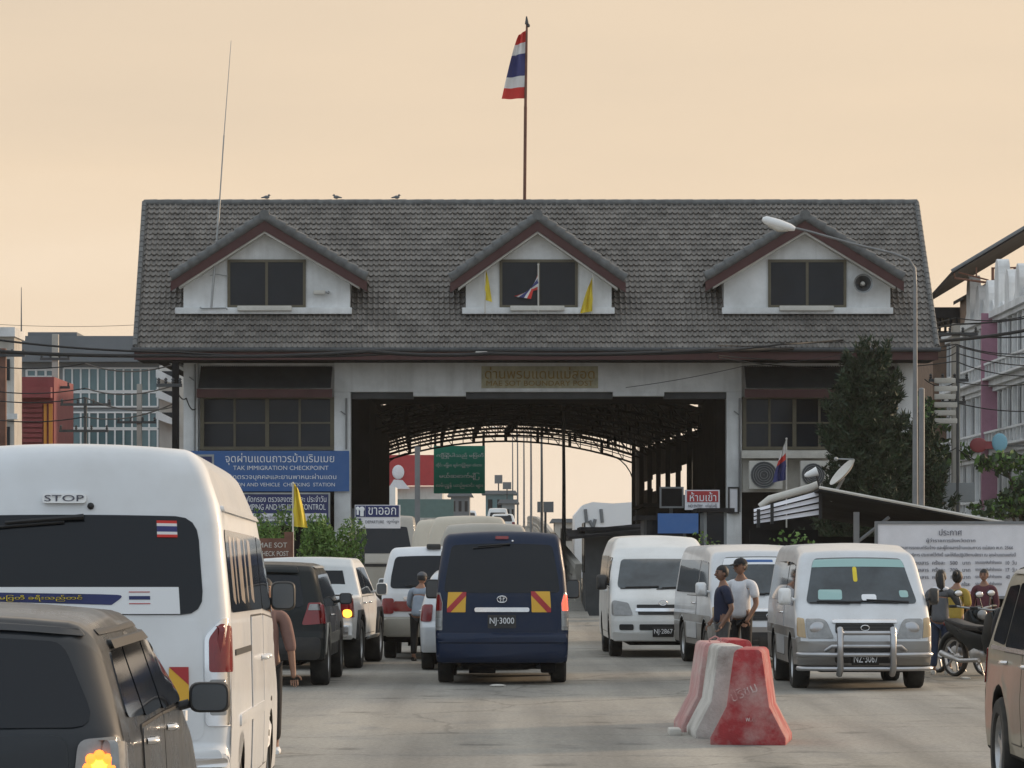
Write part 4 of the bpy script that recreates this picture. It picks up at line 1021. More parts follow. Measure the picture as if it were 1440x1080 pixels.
# flags
def flag_mesh(name, parent, W, H, droop, stripes, folds=3, org=(0, 0, 0), sgn=-1, curl=.0, nu=18, nv=24, amp=.10, taper=0.0):
    """hangs from a vertical hoist of height H at org, fly to sgn*x; droop drops the fly edge"""
    vs = []; fs = []; ms = []
    for j in range(nv + 1):
        v = j / nv
        for i in range(nu + 1):
            u = i / nu
            w = W * (taper + (1 - taper) * (.30 + .70 * v ** .8))
            x = sgn * w * u; z = H * (1 - v) - droop * u * (1 - .75 * v) - curl * u * u * (1 - v)
            y = amp * sin(u * folds * 2 * pi + v * 1.5) * (.25 + .75 * u) + .04 * sin(v * 7 + u * 3)
            vs.append((org[0] + x, org[1] + y, org[2] + z))
    for j in range(nv):
        for i in range(nu):
            a = j * (nu + 1) + i; fs.append((a, a + 1, a + nu + 2, a + nu + 1))
            q = (j + .5) / nv
            k = 0
            for e, mi in stripes:
                if q <= e: k = mi; break
            ms.append(k)
    me = bpy.data.meshes.new(name); me.from_pydata(vs, [], fs); me.polygons.foreach_set('material_index', ms); me.update()
    return me
THAI = [(1 / 6, 0), (2 / 6, 1), (4 / 6, 2), (5 / 6, 1), (1, 0)]; FM = ['flagred', 'flagwhite', 'flagblue']
YP = YR
t = thing('flagpole', 'tall rusty flagpole with a drooping red white and blue flag on the roof ridge', 'flagpole', P(737.5, 285, YP))
o = Vector(t.location)
b = MB(); b.tube([(0, 0, -.6), P(739, 150, YP) - o], .055, 10); b.tube([P(739, 150, YP) - o, P(741, 30, YP) - o], [.05, .035], 10, 0); b.build('pole', 'rust', t, 40)
b = MB(); b.tube([P(741, 34, YP) - o, P(740.5, 23, YP) - o], [.07, .02], 8); b.ball(P(743, 36, YP) - o, .06, 8); b.build('finial', 'darkmetal', t, 40)
h = (138 - 42) / FPX * YP
me = flag_mesh('flag', t, .80, h, .16, THAI, 1.6, P(740, 138, YP) - o, -1, curl=.0, nu=22, nv=36, amp=.10); link_mesh('flag', me, FM, t, 60)
def small_flag(name, label, px, ptop, pbot, Y, mats, stripes, W, H, zoff, lean=0, sgn=1, droop=.5, folds=1.4, group=None, amp=.06):
    t = thing(name, label, 'flag', P(px, pbot, Y), 0, group)
    o = Vector(t.location); top = P(px + lean, ptop, Y) - o
    b = MB(); b.tube([(0, 0, 0), top], .022, 8); b.ball(top, .035, 8); b.build('pole', 'offwhite', t, 40)
    me = flag_mesh('flag', t, W, H, droop, stripes, folds, (top.x * .9, 0, zoff), sgn, nu=12, nv=18, amp=amp, taper=.0); link_mesh('flag', me, mats, t, 60)
    return t
small_flag('yellow_flag', 'narrow furled yellow flag left of the middle dormer window', 682, 375, 441, YD - .35, ['yellowcloth'], [(1, 0)], .22, 1.05, .42, group=None, sgn=1, droop=.25, folds=1)
small_flag('yellow_flag', 'fuller yellow flag right of the middle dormer window', 834, 385, 441, YD - .35, ['yellowcloth'], [(1, 0)], .40, 1.1, .08, sgn=-1, droop=.3, folds=2.2, amp=.09)
small_flag('national_flag', 'small striped flag in front of the middle dormer window', 757, 372, 441, YD - .35, FM, THAI, .75, .55, .75, sgn=-1, droop=.85, folds=.8)
# birds
for px, s_ in ((375, 1), (473, -1), (558, 1)):
    t = thing('bird', {375: 'bird on the ridge above the left dormer', 473: 'bird on the ridge between the left and middle dormers', 558: 'rightmost of the three birds on the ridge'}[px], 'bird', (X_(px, YR), YR, ZR + .13), 0, 'birds on the roof ridge')
    b = MB(); b.ball((0, 0, .13), (.13, .07, .075), 10); b.ball((s_ * .10, 0, .21), .05, 8); b.tube([(s_ * .13, 0, .21), (s_ * .19, 0, .20)], [.018, .004], 6); b.tube([(-s_ * .08, 0, .13), (-s_ * .24, 0, .10)], [.05, .025], 6)
    b.tube([(.02, .02, .08), (.02, .02, 0)], .01, 5); b.tube([(.02, -.02, .08), (.02, -.02, 0)], .01, 5); b.v = [(x * .75, y * .75, z * .75) for x, y, z in b.v]; b.build('body', 'slate', t, 50)
# signs on the left wing
def board(name, label, p0, q0, p1, q1, Y, m, frame=None, th=.06, cat='sign', group=None):
    t = thing(name, label, cat, P((p0 + p1) / 2, q1, Y), 0, group)
    b = MB(True); b.box(X_(p0, Y), X_(p1, Y), Y - th / 2, Y + th / 2, Z_(q1, Y), Z_(q0, Y)); b.build('panel', m, t)
    if frame:
        w = .05; b = MB(True); x0, x1, z0, z1_ = X_(p0, Y), X_(p1, Y), Z_(q1, Y), Z_(q0, Y)
        for a in ((x0 - w, x1 + w, z1_, z1_ + w), (x0 - w, x1 + w, z0 - w, z0), (x0 - w, x0, z0, z1_), (x1, x1 + w, z0, z1_)): b.box(a[0], a[1], Y - th, Y + th * .6, a[2], a[3])
        b.build('frame', frame, t)
    return t
def ptext(body, p0, q0, p1, q1, Y, m, parent, th=.045):
    return text(body, X_(p1, Y) - X_(p0, Y), (q1 - q0) / FPX * Y, m, ((X_(p0, Y) + X_(p1, Y)) / 2, Y - th, Z_((q0 + q1) / 2, Y)), parent)
Y1 = YW - .15
t = board('immigration_sign', 'large blue checkpoint sign under the left wing windows', 262, 634, 491, 691, Y1, 'blue')
ptext('จุดผ่านแดนถาวรบ้านริมเมย', 317, 637, 470, 654, Y1, 'letterwhite', t)
ptext('TAK IMMIGRATION CHECKPOINT', 328, 655, 462, 661, Y1, 'letterwhite', t)
ptext('จุดตรวจบุคคลและยานพาหนะผ่านแดน', 322, 666, 473, 676, Y1, 'letterwhite', t)
ptext('PERSON AND VEHICLE  CHECKING  STATION', 318, 679, 471, 684, Y1, 'letterwhite', t)
b = MB(True); c = P(286, 654, Y1 - .045); w = .33
b.prism([(c.x - w, c.z + w), (c.x + w, c.z + w), (c.x + w, c.z - .15), (c.x, c.z - .45), (c.x - w, c.z - .15)], c.y, c.y + .02, 'y', 0)
b.prism([(c.x - w * .8, c.z + w * .8), (c.x + w * .8, c.z + w * .8), (c.x + w * .8, c.z - .1), (c.x, c.z - .34), (c.x - w * .8, c.z - .1)], c.y - .008, c.y + .01, 'y', 1)
b.box(c.x - .2, c.x - .02, c.y - .014, c.y, c.z - .02, c.z + .1, 2); b.box(c.x + .06, c.x + .2, c.y - .014, c.y, c.z - .02, c.z + .08, 2)
b.build('emblem', ['steel', 'navy', 'letterwhite'], t)
t = board('stamping_sign', 'dark navy sign with white strip hanging below the large blue sign', 318, 695, 462, 737, Y1 - .3, 'navy', 'steel')
ptext('งาน คัดกรอง ตรวจลงตรา และ ประจำวัน', 332, 697, 459, 706, Y1 - .3, 'letterwhite', t)
ptext('STAMPING AND VEHICLE CONTROL', 336, 709, 458, 717, Y1 - .3, 'letterwhite', t)
b = MB(True); Yq = Y1 - .345; b.box(X_(340, Yq), X_(459, Yq), Yq - .01, Yq + .01, Z_(733, Yq), Z_(722, Yq)); st = b.build('strip', 'boardwhite', t)
ptext('แสดงหนังสือเดินทาง    TAK POLICE', 360, 725, 452, 730, Yq, 'letterdark', t, .02)
# exit sign
YX = 88
t = thing('exit_sign', 'blue and white exit sign with down arrow on two posts left of the arch', 'sign', P(531, 850, YX)); t.location.z = 0
b = MB(True); b.box(X_(499, YX), X_(563, YX), YX - .04, YX + .04, Z_(743, YX), Z_(710, YX)); b.build('panel', 'boardwhite', t)
b = MB(True); b.box(X_(514, YX), X_(561, YX), YX - .055, YX - .03, Z_(727, YX), Z_(711, YX)); b.box(X_(500, YX), X_(513.5, YX), YX - .055, YX - .03, Z_(727, YX), Z_(711, YX)); b.build('blue_field', 'navy', t)
ptext('ขาออก', 518, 713.5, 557, 724, YX, 'letterwhite', t, .06); ptext('DEPARTURE', 514, 732, 540, 736, YX, 'letterdark', t); ptext('ထွက်ခွာ', 544, 730, 561, 737, YX, 'letterdark', t)
b = MB(True); Yq = YX - .06
b.ball(P(503, 715, Yq), (.05, .01, .05), 8); b.box(X_(501.5, Yq), X_(504.5, Yq), Yq - .005, Yq + .005, Z_(724, Yq), Z_(717, Yq)); b.ball(P(509, 716, Yq), (.07, .01, .07), 8); b.box(X_(506.5, Yq), X_(511.5, Yq), Yq - .005, Yq + .005, Z_(726, Yq), Z_(718, Yq)); b.build('pictogram', 'letterwhite', t)
b = MB(True); b.prism([(X_(504.5, Yq), Z_(729, Yq)), (X_(507.5, Yq), Z_(729, Yq)), (X_(507.5, Yq), Z_(733, Yq)), (X_(510, Yq), Z_(733, Yq)), (X_(506, Yq), Z_(738, Yq)), (X_(502, Yq), Z_(733, Yq)), (X_(504.5, Yq), Z_(733, Yq))], Yq - .01, Yq + .02, 'y'); b.build('arrow', 'navy', t)
for px in (510, 497):
    b = MB(True); b.box(X_(px, YX) - .05, X_(px, YX) + .05, YX + .045, YX + .14, 0, Z_(715, YX)); b.build('post', 'darkmetal', t)
# right-hand no entry sign
YN = 100
t = thing('no_entry_sign', 'red and white no entry sign on a post left of the right inner column', 'sign', (X_(987, YN), YN, 0))
b = MB(True); b.box(X_(963, YN), X_(1012, YN), YN - .03, YN + .03, Z_(717, YN), Z_(689, YN)); b.build('panel', 'boardwhite', t)
b = MB(True); b.box(X_(966, YN), X_(1010, YN), YN - .045, YN - .02, Z_(706, YN), Z_(690.5, YN)); b.build('red_field', 'red', t)
ptext('ห้ามเข้า', 970, 692, 1007, 705, YN, 'letterwhite', t, .055); ptext('NO ENTRY', 968, 709.5, 988, 713.5, YN, 'letterdark', t); ptext('ဝင်ခွင့်မရှိ', 992, 708, 1008, 715, YN, 'letterdark', t)
b = MB(True); b.box(X_(987, YN) - .05, X_(987, YN) + .05, YN + .035, YN + .12, 0, Z_(692, YN)); b.build('post', 'darkmetal', t)
t = board('blank_notice', 'empty grey framed notice beside the red no entry sign', 930, 687, 959, 712, YN + .6, 'vdark', 'polegrey')
b = MB(True); b.box(X_(944, YN + .6) - .05, X_(944, YN + .6) + .05, YN + .66, YN + .74, 0, Z_(690, YN)); b.build('post', 'darkmetal', t)
t = board('narrow_notice', 'tall narrow white notice in black frame on the right inner column', 1026, 687, 1037, 720, YW - .12, 'boardwhite', 'black')
# AC units right wing
b = MB(True); b.box(X_(1042, YW), X_(1166, YW), YW - .5, YW + .2, Z_(645, YW), Z_(634, YW)); b.box(X_(1044, YW), X_(1164, YW), YW + .1, YW + .3, Z_(692, YW), Z_(645, YW)); b.build('ledge', 'offwhite', cb, bevel=.01)
def ac(px0, px1, label):
    Y = YW - .35
    t = thing('air_conditioner', label, 'air conditioner', P((px0 + px1) / 2, 688, Y), 0, 'air conditioners on the right wing')
    w = (px1 - px0) / FPX * Y / 2; h = 40 / FPX * Y
    b = MB(); b.box(-w, w, -.2, .25, 0, h); b.build('casing', 'offwhite', t, bevel=.02)
    mx = Matrix.Translation((-w * .12, -.2, h / 2)) @ Matrix.Rotation(pi / 2, 4, 'X')
    b = MB(); b.lathe([(w * .80, .0), (w * .80, .02), (.01, .025)], mx, 24); b.build('fan_grille', 'darkmetal', t)
    b = MB(); 
    for k in range(5): r = w * (.2 + .14 * k); b.lathe([(r, .028), (r + .012, .035), (r + .024, .028)], mx, 24)
    b.build('guard', 'polegrey', t, 40)
ac(1053, 1100, 'left white air conditioner beside the striped flag on the right wing')
ac(1125, 1165, 'right white air conditioner nearer the conifer on the right wing')
small_flag('national_flag', 'striped flag on a pole before the right wing air conditioners', 1106, 617, 742, YW - 2.6, FM, [(.36, 1), (.5, 0), (1, 2)], .42, 1.25, 1.45, sgn=-1, droop=.35, folds=2.0, amp=.09)

# ---------------------------------------------------------------- arched canopy behind the gatehouse
ac_t = thing('arched_canopy', 'long dark vaulted steel canopy covering the road behind the gatehouse', 'canopy', (.4, 118, 0))
CY0, CY1 = 118.5, 164.0
def arch_c(Y): f = (Y - CY0) / (CY1 - CY0); return (.90 * (1 - f) - .30 * f, 6.15)
def arch_z(q, rise=1.05, spring=5.75): return spring + rise * (1 - q * q)
NQ = 24
b = MB(True); vs = []; ny = 24
for j in range(ny + 1):
    Y = CY0 + (CY1 - CY0) * j / ny; cx, hw = arch_c(Y); zo = road_z(Y) * .30 + .55
    for i in range(NQ + 1):
        q = -1 + 2 * i / NQ; vs.append((cx + q * (hw + .4), Y, arch_z(q) + zo + .06 * (i % 2)))
fs = [(j * (NQ + 1) + i, j * (NQ + 1) + i + 1, (j + 1) * (NQ + 1) + i + 1, (j + 1) * (NQ + 1) + i) for j in range(ny) for i in range(NQ)]
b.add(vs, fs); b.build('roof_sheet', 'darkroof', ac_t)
def truss(Y, last=False):
    b = MB(True); cx, hw = arch_c(Y); zo = road_z(Y) * .30 + .42; dp = .62 if last else .5
    top = []; bot = []
    for i in range(NQ + 1):
        q = -1 + 2 * i / NQ; top.append((cx + q * hw, Y, arch_z(q) + zo)); bot.append((cx + q * hw, Y, arch_z(q) + zo - dp))
    b.tube(top, .05, 6); b.tube(bot, .05, 6)
    for i in range(NQ + 1): b.tube([top[i], bot[i]], .022 if i % 3 else .08, 5)
    for i in range(NQ):
        for f in (.33, .66) if last else ():
            A = Vector(top[i]).lerp(Vector(bot[i]), f); B = Vector(top[i + 1]).lerp(Vector(bot[i + 1]), f); b.tube([A, B], .022, 5)
        if i % 2 == 0 or not last: b.tube([top[i], bot[i + 1]], .022, 5)
    for sg in (-1, 1) if last else ():
        pts = []
        for k in range(8):
            a = pi / 2 * k / 7; pts.append((cx + sg * (hw - 1.7 * (1 - cos(a))), Y, 4.6 + zo - dp + 1.65 * sin(a)))
        b.tube(pts, .03, 5)
    b.build('truss', 'vdark', ac_t)
for k in range(9): truss(CY0 + (CY1 - CY0) * k / 8, k == 8)
for k in range(9):
    Y = CY0 + (CY1 - CY0) * k / 8; cx, hw = arch_c(Y)
    for sg in (-1, 1):
        b = MB(True); b.box(cx + sg * hw - .10, cx + sg * hw + .10, Y - .10, Y + .10, 0, 6.4 + road_z(Y) * .3); b.build('post', 'vdark', ac_t)
for k in range(8):                       # sheet walls between the posts, open slits left on the right
    ya = CY0 + (CY1 - CY0) * k / 8; yb_ = CY0 + (CY1 - CY0) * (k + 1) / 8
    for sg in (-1, 1):
        f0 = 0.0
        y0_ = ya + .15 + (yb_ - ya) * f0; cx0, hw = arch_c(y0_); cx1, _ = arch_c(yb_)
        xa_, xb_ = cx0 + sg * (hw + .1), cx1 + sg * (hw + .1); h_ = 6.1 + road_z(ya) * .3
        for l_, t_ in (((0, h_),) if not (sg > 0 and 1 < k < 7) else ((0, 3.7 + .15 * k), (5.0 + .1 * (k % 3), h_))):
            b = MB(True)
            b.add([(xa_, y0_, l_), (xb_, yb_ - .15, l_), (xb_, yb_ - .15, t_), (xa_, y0_, t_), (xa_ + .06, y0_, l_), (xb_ + .06, yb_ - .15, l_), (xb_ + .06, yb_ - .15, t_), (xa_ + .06, y0_, t_)],
                  [(0, 1, 2, 3), (4, 5, 6, 7), (0, 1, 5, 4), (1, 2, 6, 5), (2, 3, 7, 6), (3, 0, 4, 7)])
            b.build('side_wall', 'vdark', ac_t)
b = MB(True)
for q in (-.8, -.5, -.2, .2, .5, .8):
    pts = []
    for j in range(9):
        Y = CY0 + (CY1 - CY0) * j / 8; cx, hw = arch_c(Y); pts.append((cx + q * hw, Y, arch_z(q) + road_z(Y) * .3 + .46))
    b.tube(pts, .04, 5)
b.build('purlins', 'vdark', ac_t)
# flat dark ceiling between gatehouse and canopy
b = MB(True); b.box(X_(485, YW), X_(1045, YW), YW + .9, CY0 + .3, Z_(555, YW) + .25, Z_(555, YW) + .32); b.build('link_roof', 'darkroof', ac_t)
# walled offices along both sides of the canopy
def office(label, x0, x1, y0, y1, h, m='vdark', name='office_block', wins=3):
    t = thing(name, label, 'office', ((x0 + x1) / 2, (y0 + y1) / 2, 0))
    b = MB(True); b.box(x0, x1, y0, y1, 0, h); b.build('wall', m, t)
    b = MB(True); b.box(x0 - .15, x1 + .15, y0 - .15, y1 + .15, h, h + .12); b.build('roof', 'darkroof', t)
    xs = x1 + .006 if x1 < 0 else x0 - .006
    for i in range(wins):
        ya = y0 + (y1 - y0) * (i + .2) / wins; yb = y0 + (y1 - y0) * (i + .8) / wins
        b = MB(True); b.box(xs - .02, xs + .02, ya, yb, 1.2, 2.6); b.build('window', 'winglass', t)
    return t
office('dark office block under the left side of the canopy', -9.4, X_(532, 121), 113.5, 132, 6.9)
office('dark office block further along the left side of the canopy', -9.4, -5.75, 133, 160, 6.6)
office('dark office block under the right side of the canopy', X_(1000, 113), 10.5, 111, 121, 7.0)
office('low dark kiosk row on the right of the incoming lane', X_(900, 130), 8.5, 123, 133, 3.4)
t = office('low dark roofed kiosk right of the white railing', X_(822, 96), X_(960, 96), 95, 99, 2.35, 'darkmetal', 'inspection_kiosk', 2)
b = MB(True); b.add([(X_(800, 94), 94, 2.2), (X_(965, 94), 94, 2.5), (X_(965, 94), 100, 2.7), (X_(800, 94), 100, 2.4), (X_(800, 94), 94, 2.12), (X_(965, 94), 94, 2.42), (X_(965, 94), 100, 2.62), (X_(800, 94), 100, 2.32)], [(0, 1, 2, 3), (4, 5, 6, 7), (0, 1, 5, 4), (1, 2, 6, 5), (2, 3, 7, 6), (3, 0, 4, 7)]); b.build('canopy_roof', 'darkroof', t)
# ---------------------------------------------------------------- people
def skin_mesh(name, verts, edges, radii, mat_, parent, root=0, sub=2, extra=None):
    me = bpy.data.meshes.new(name); me.from_pydata(verts, edges, []); me.update()
    o = bpy.data.objects.new(name, me); COL.objects.link(o)
    o.modifiers.new('s', 'SKIN'); sv = me.skin_vertices[0].data
    for i, r in enumerate(radii):
        sv[i].radius = r if isinstance(r, (tuple, list)) else (r, r); sv[i].use_root = (i == root)
    m = o.modifiers.new('d', 'SUBSURF'); m.levels = sub; m.render_levels = sub
    dg = bpy.context.evaluated_depsgraph_get(); dg.update()
    me2 = bpy.data.meshes.new_from_object(o.evaluated_get(dg)); bpy.data.objects.remove(o)
    if extra is not None:                      # head features and hands join the same mesh
        bm = bmesh.new(); bm.from_mesh(me2)
        em = bpy.data.meshes.new('x'); em.from_pydata(extra.v, [], extra.f); bm.from_mesh(em); bm.to_mesh(me2); bm.free()
    me2.name = name; me2.materials.clear()
    return link_mesh(name, me2, mat_, parent, 180)
def person(label, loc, rz, H=1.65, shirt='white', trousers='black', arms=None, legs=None, bend=0.0, hair='short', sleeve=.55, shorts=False, head_turn=0.0, shoe='black', skinm='skin', cap=False, group=None, jacket=None):
    """faces +Y before turning; arms: dict L/R -> (elbow, wrist) offsets from shoulder in units of height"""
    t = thing('person', label, 'person', loc, rz, group); k = H
    def B(x, y, z):     # bend the torso forward about the hip
        hz = .53; dz = z - hz
        if dz <= 0: return Vector((x, y, z)) * k
        return Vector((x, y * cos(bend) + dz * sin(bend), hz + dz * cos(bend) - y * sin(bend))) * k
    J = {'pel': B(0, 0, .54), 'waist': B(0, .005, .62), 'chest': B(0, 0, .73), 'yoke': B(0, -.004, .792), 'neck': B(0, -.002, .838), 'jaw': B(0, .01, .875)}
    S = {}
    for sd, sg in (('L', -1), ('R', 1)):
        S['sh' + sd] = B(sg * .108, -.005, .782)
        e, w = (arms or {}).get(sd, ((sg * .03, -.02, -.17), (sg * .02, .04, -.32)))
        S['el' + sd] = S['sh' + sd] + Vector(e) * k; S['wr' + sd] = S['sh' + sd] + Vector(w) * k
        S['hip' + sd] = Vector((sg * .052, 0, .505)) * k
        kn, an = (legs or {}).get(sd, ((sg * .058, .012, .285), (sg * .06, -.01, .05)))
        S['kn' + sd] = Vector(kn) * k; S['an' + sd] = Vector(an) * k
    # body skeleton
    names = ['pel', 'waist', 'chest', 'yoke', 'neck', 'jaw']; V = [J[n] for n in names]; Rr = [.078, .070, .078, .050, .033, .033]; E_ = [(0, 1), (1, 2), (2, 3), (3, 4), (4, 5)]
    def addv(p, r, frm): V.append(p); Rr.append(r); E_.append((frm, len(V) - 1)); return len(V) - 1
    ex = MB(); hands = {}
    for sd, sg in (('L', -1), ('R', 1)):
        a = addv(S['sh' + sd], .034, 3); a = addv(S['el' + sd], .025, a); w = addv(S['wr' + sd], .017, a)
        d = (S['wr' + sd] - S['el' + sd]).normalized()
        side = d.cross(Vector((0, 1, 0)));
        if side.length < .2: side = d.cross(Vector((1, 0, 0)))
        side.normalize(); pal = S['wr' + sd] + d * .035 * k
        addv(pal, (.026, .014), w)
        nrm = d.cross(side).normalized()
        for fi, (o_, ln) in enumerate(((-.018, .036), (-.006, .043), (.006, .040), (.018, .031))):      # four curled fingers
            p0 = pal + side * o_ * k + d * .006 * k; p1 = p0 + d * ln * .5 * k; p2 = p1 + (d * .75 + nrm * .6 * sg).normalized() * ln * .4 * k; p3 = p2 + (d * .35 + nrm * .9 * sg).normalized() * ln * .3 * k
            ex.tube([p0, p1, p2, p3], [.0058 * k, .0052 * k, .0047 * k, .0035 * k], 6)
        q0 = pal - d * .018 * k + side * (-.018) * k; q1 = q0 + (side * -.9 + d * .6).normalized() * .022 * k; q2 = q1 + (side * -.3 + d).normalized() * .018 * k
        ex.tube([q0, q1, q2], [.0065 * k, .006 * k, .004 * k], 6)
        h = addv(S['hip' + sd], .052, 0); n_ = addv(S['kn' + sd], .034, h); an = addv(S['an' + sd], .022, n_)
        addv(S['an' + sd] + Vector((sg * .008, .075, -.028)) * k, .018, an)
    Rr = [(r[0] * k, r[1] * k) if isinstance(r, tuple) else r * k for r in Rr]
    # head with face
    hm = Matrix.Translation(J['jaw'] + Vector((0, .004, .052)) * k) @ Matrix.Rotation(head_turn, 4, 'Z') @ Matrix.Rotation(-bend * .5, 4, 'X')
    hd = MB(); hd.ball((0, 0, 0), (.047 * k, .057 * k, .066 * k), 16)
    hv = []
    for v in hd.v:
        x, y, z = v
        if z < -.01 * k: f = 1 - .35 * min(1, (-z / (.066 * k))) ** 1.5; x *= f; y = y * (1 - .12 * min(1, -z / (.066 * k))) + .006 * k * min(1, -z / (.066 * k))
        hv.append((x, y, z))
    hd.v = hv
    hd.tube([(0, .050 * k, .010 * k), (0, .066 * k, -.014 * k), (0, .056 * k, -.020 * k)], [.004 * k, .009 * k, .006 * k], 8)       # nose
    hd.tube([(-.016 * k, .050 * k, -.036 * k), (0, .055 * k, -.036 * k), (.016 * k, .050 * k, -.036 * k)], .0045 * k, 6)         # mouth
    for sg in (-1, 1): hd.ball((sg * .047 * k, -.004 * k, -.002 * k), (.006 * k, .013 * k, .019 * k), 8)                         # ears
    for f0 in (0,): pass
    base = len(ex.v); ex.v += [tuple(hm @ Vector(v)) for v in hd.v]; ex.f += [[base + i for i in f] for f in hd.f]
    skin_mesh('body', V, E_, Rr, skinm, t, 0, 2, ex)
    ey = MB()
    for sg in (-1, 1): ey.ball((sg * .019 * k, .049 * k, .006 * k), (.009 * k, .006 * k, .005 * k), 8)
    for sg in (-1, 1): ey.tube([(sg * .009 * k, .053 * k, .019 * k), (sg * .020 * k, .051 * k, .022 * k), (sg * .030 * k, .044 * k, .018 * k)], .0028 * k, 5)
    ey.v = [tuple(hm @ Vector(v)) for v in ey.v]; ey.build('eyes', 'hair', t, 60)
    # hair or cap
    hr = MB(); hr.ball((0, -.006 * k, .010 * k), (.052 * k, .060 * k, .066 * k), 18)
    keep = [];
    def hairy(p): 
        x, y, z = p[0] / k, p[1] / k, p[2] / k
        return (z > .028) or (y < .004 and z > (-.035 if hair == 'short' else -.07))
    fs = [f for f in hr.f if sum(hairy(hr.v[i]) for i in f) >= 3]
    hr.f = fs; hr.m = [0] * len(fs)
    rnd = random.Random(5); hr.v = [(x * (1 + rnd.uniform(-.03, .04)), y * (1 + rnd.uniform(-.03, .04)), z * (1 + rnd.uniform(-.03, .04))) for x, y, z in hr.v]
    if hair == 'long':
        hr.tube([(0, -.045 * k, .03 * k), (0, -.066 * k, -.03 * k), (.01 * k, -.07 * k, -.11 * k), (.01 * k, -.06 * k, -.17 * k)], [.03 * k, .045 * k, .035 * k, .012 * k], 10)
    if hair == 'bun': hr.ball((0, -.06 * k, .035 * k), .028 * k, 10)
    hr.v = [tuple(hm @ Vector(v)) for v in hr.v]; hr.build('hair', 'hair', t, 60)
    if cap:
        c = MB(); c.ball((0, -.003 * k, .026 * k), (.056 * k, .064 * k, .050 * k), 18); c.f = [f for f in c.f if all(c.v[i][2] > .018 * k for i in f)]; c.m = [0] * len(c.f)
        n = 9; pv = [(.05 * k * cos(pi * i / (n - 1)), (.035 + .075 * sin(pi * i / (n - 1))) * k, (.026 - .012 * sin(pi * i / (n - 1))) * k) for i in range(n)]
        c.add(pv + [(p[0], p[1], p[2] - .006 * k) for p in pv], [tuple(range(n)), tuple(range(2 * n - 1, n - 1, -1))] + [(i, (i + 1) % n, (i + 1) % n + n, i + n) for i in range(n)])
        c.v = [tuple(hm @ Vector(v)) for v in c.v]; c.build('cap', cap, t, 60)
    # shirt
    lerp = lambda a, b, f: a.lerp(b, f)
    V = [J['pel'] - Vector((0, 0, .058 * k)), J['pel'] + (J['waist'] - J['pel']) * .05, J['waist'], J['chest'], J['yoke'], lerp(J['yoke'], J['neck'], .62)]; Rr = [.092, .092, .085, .092, .060, .041]; E_ = [(0, 1), (1, 2), (2, 3), (3, 4), (4, 5)]
    for sd in 'LR':
        a = addv(S['sh' + sd], .045, 4); e = S['el' + sd]
        if sleeve <= 1: addv(lerp(S['sh' + sd], e, sleeve), .043, a)
        else: b_ = addv(e, .036, a); addv(lerp(e, S['wr' + sd], sleeve - 1), .028, b_)
    skin_mesh('shirt', V, E_, [r * k for r in Rr], shirt, t, 0, 2)
    if jacket: 
        c = MB(); c.ball((J['neck'] + Vector((0, -.02, -.02)) * k), (.085 * k, .07 * k, .03 * k), 12); c.build('scarf', jacket, t, 60)
    V = [J['pel'] + Vector((0, 0, -.005 * k))]; Rr = [.074]; E_ = []
    for sd in 'LR':
        a = addv(S['hip' + sd] - Vector((0, 0, .03 * k)), .058, 0); n_ = addv(S['kn' + sd], .044, a)
        if shorts: addv(lerp(S['kn' + sd], S['an' + sd], .05), .05, n_)
        else: addv(lerp(S['kn' + sd], S['an' + sd], .92), .036, n_)
    skin_mesh('trousers', V, E_, [r * k for r in Rr], trousers, t, 0, 2)
    for sd, sg in (('L', -1), ('R', 1)):
        an = S['an' + sd]; c = MB()
        c.tube([an + Vector((0, -.028, -.026)) * k, an + Vector((sg * .003, .01, -.025)) * k, an + Vector((sg * .008, .06, -.031)) * k, an + Vector((sg * .010, .098, -.036)) * k], [.020 * k, .027 * k, .026 * k, .012 * k], 10)
        zmin = an.z - .05 * k; c.v = [(x, y, max(z, zmin)) for x, y, z in c.v]; c.build('shoe', shoe, t, 60)
    return t
def cloth(n, col, **k): return mat(n, col, .85, var=.12, vscale=6, bump=.25, bscale=18, **k)
C_NAVY = cloth('cloth_navy', (.022, .028, .060)); C_WHITE = cloth('cloth_white', (.74, .75, .78)); C_BLK = cloth('cloth_black', (.016, .016, .018))
C_GREY = cloth('cloth_grey', (.10, .105, .115)); C_JEAN = cloth('cloth_jeans', (.030, .045, .085)); C_LBLUE = cloth('cloth_light_blue', (.25, .30, .37))
C_MUST = cloth('cloth_mustard', (.36, .25, .045)); C_BROWN = cloth('cloth_brown', (.21, .12, .10)); C_MAROON = cloth('cloth_maroon', (.10, .03, .04))
C_CHEQ = cloth('cloth_check', (.12, .12, .12))
Yq = 48.3
person('man in navy T-shirt and dark checked shorts standing left of the man in white', (X_(1017, Yq), Yq, 0), radians(100), 1.60, C_NAVY, C_CHEQ, shorts=True, sleeve=.8,
       arms={'L': ((-.03, -.04, -.17), (-.02, .05, -.31)), 'R': ((.03, -.02, -.17), (.02, .09, -.29))}, head_turn=radians(10))
pw = person('man in white polo shirt, black trousers and dark cap standing beside the man in navy', (X_(1042, 48.9), 48.9, 0), radians(150), 1.70, C_WHITE, C_BLK, sleeve=.75, cap=C_BLK, head_turn=radians(-25),
       arms={'L': ((-.035, .0, -.17), (.01, .08, -.30)), 'R': ((.045, -.03, -.165), (.01, .06, -.31))})
person('person in brown shirt and dark trousers standing at the front of the white commuter van', (X_(372, 30.3), 30.3, 0), radians(185), 1.56, C_BROWN, C_BLK, sleeve=1.25, shoe='white',
       arms={'L': ((-.04, .02, -.17), (-.055, .03, -.32)), 'R': ((.05, .0, -.17), (.06, .02, -.32))})
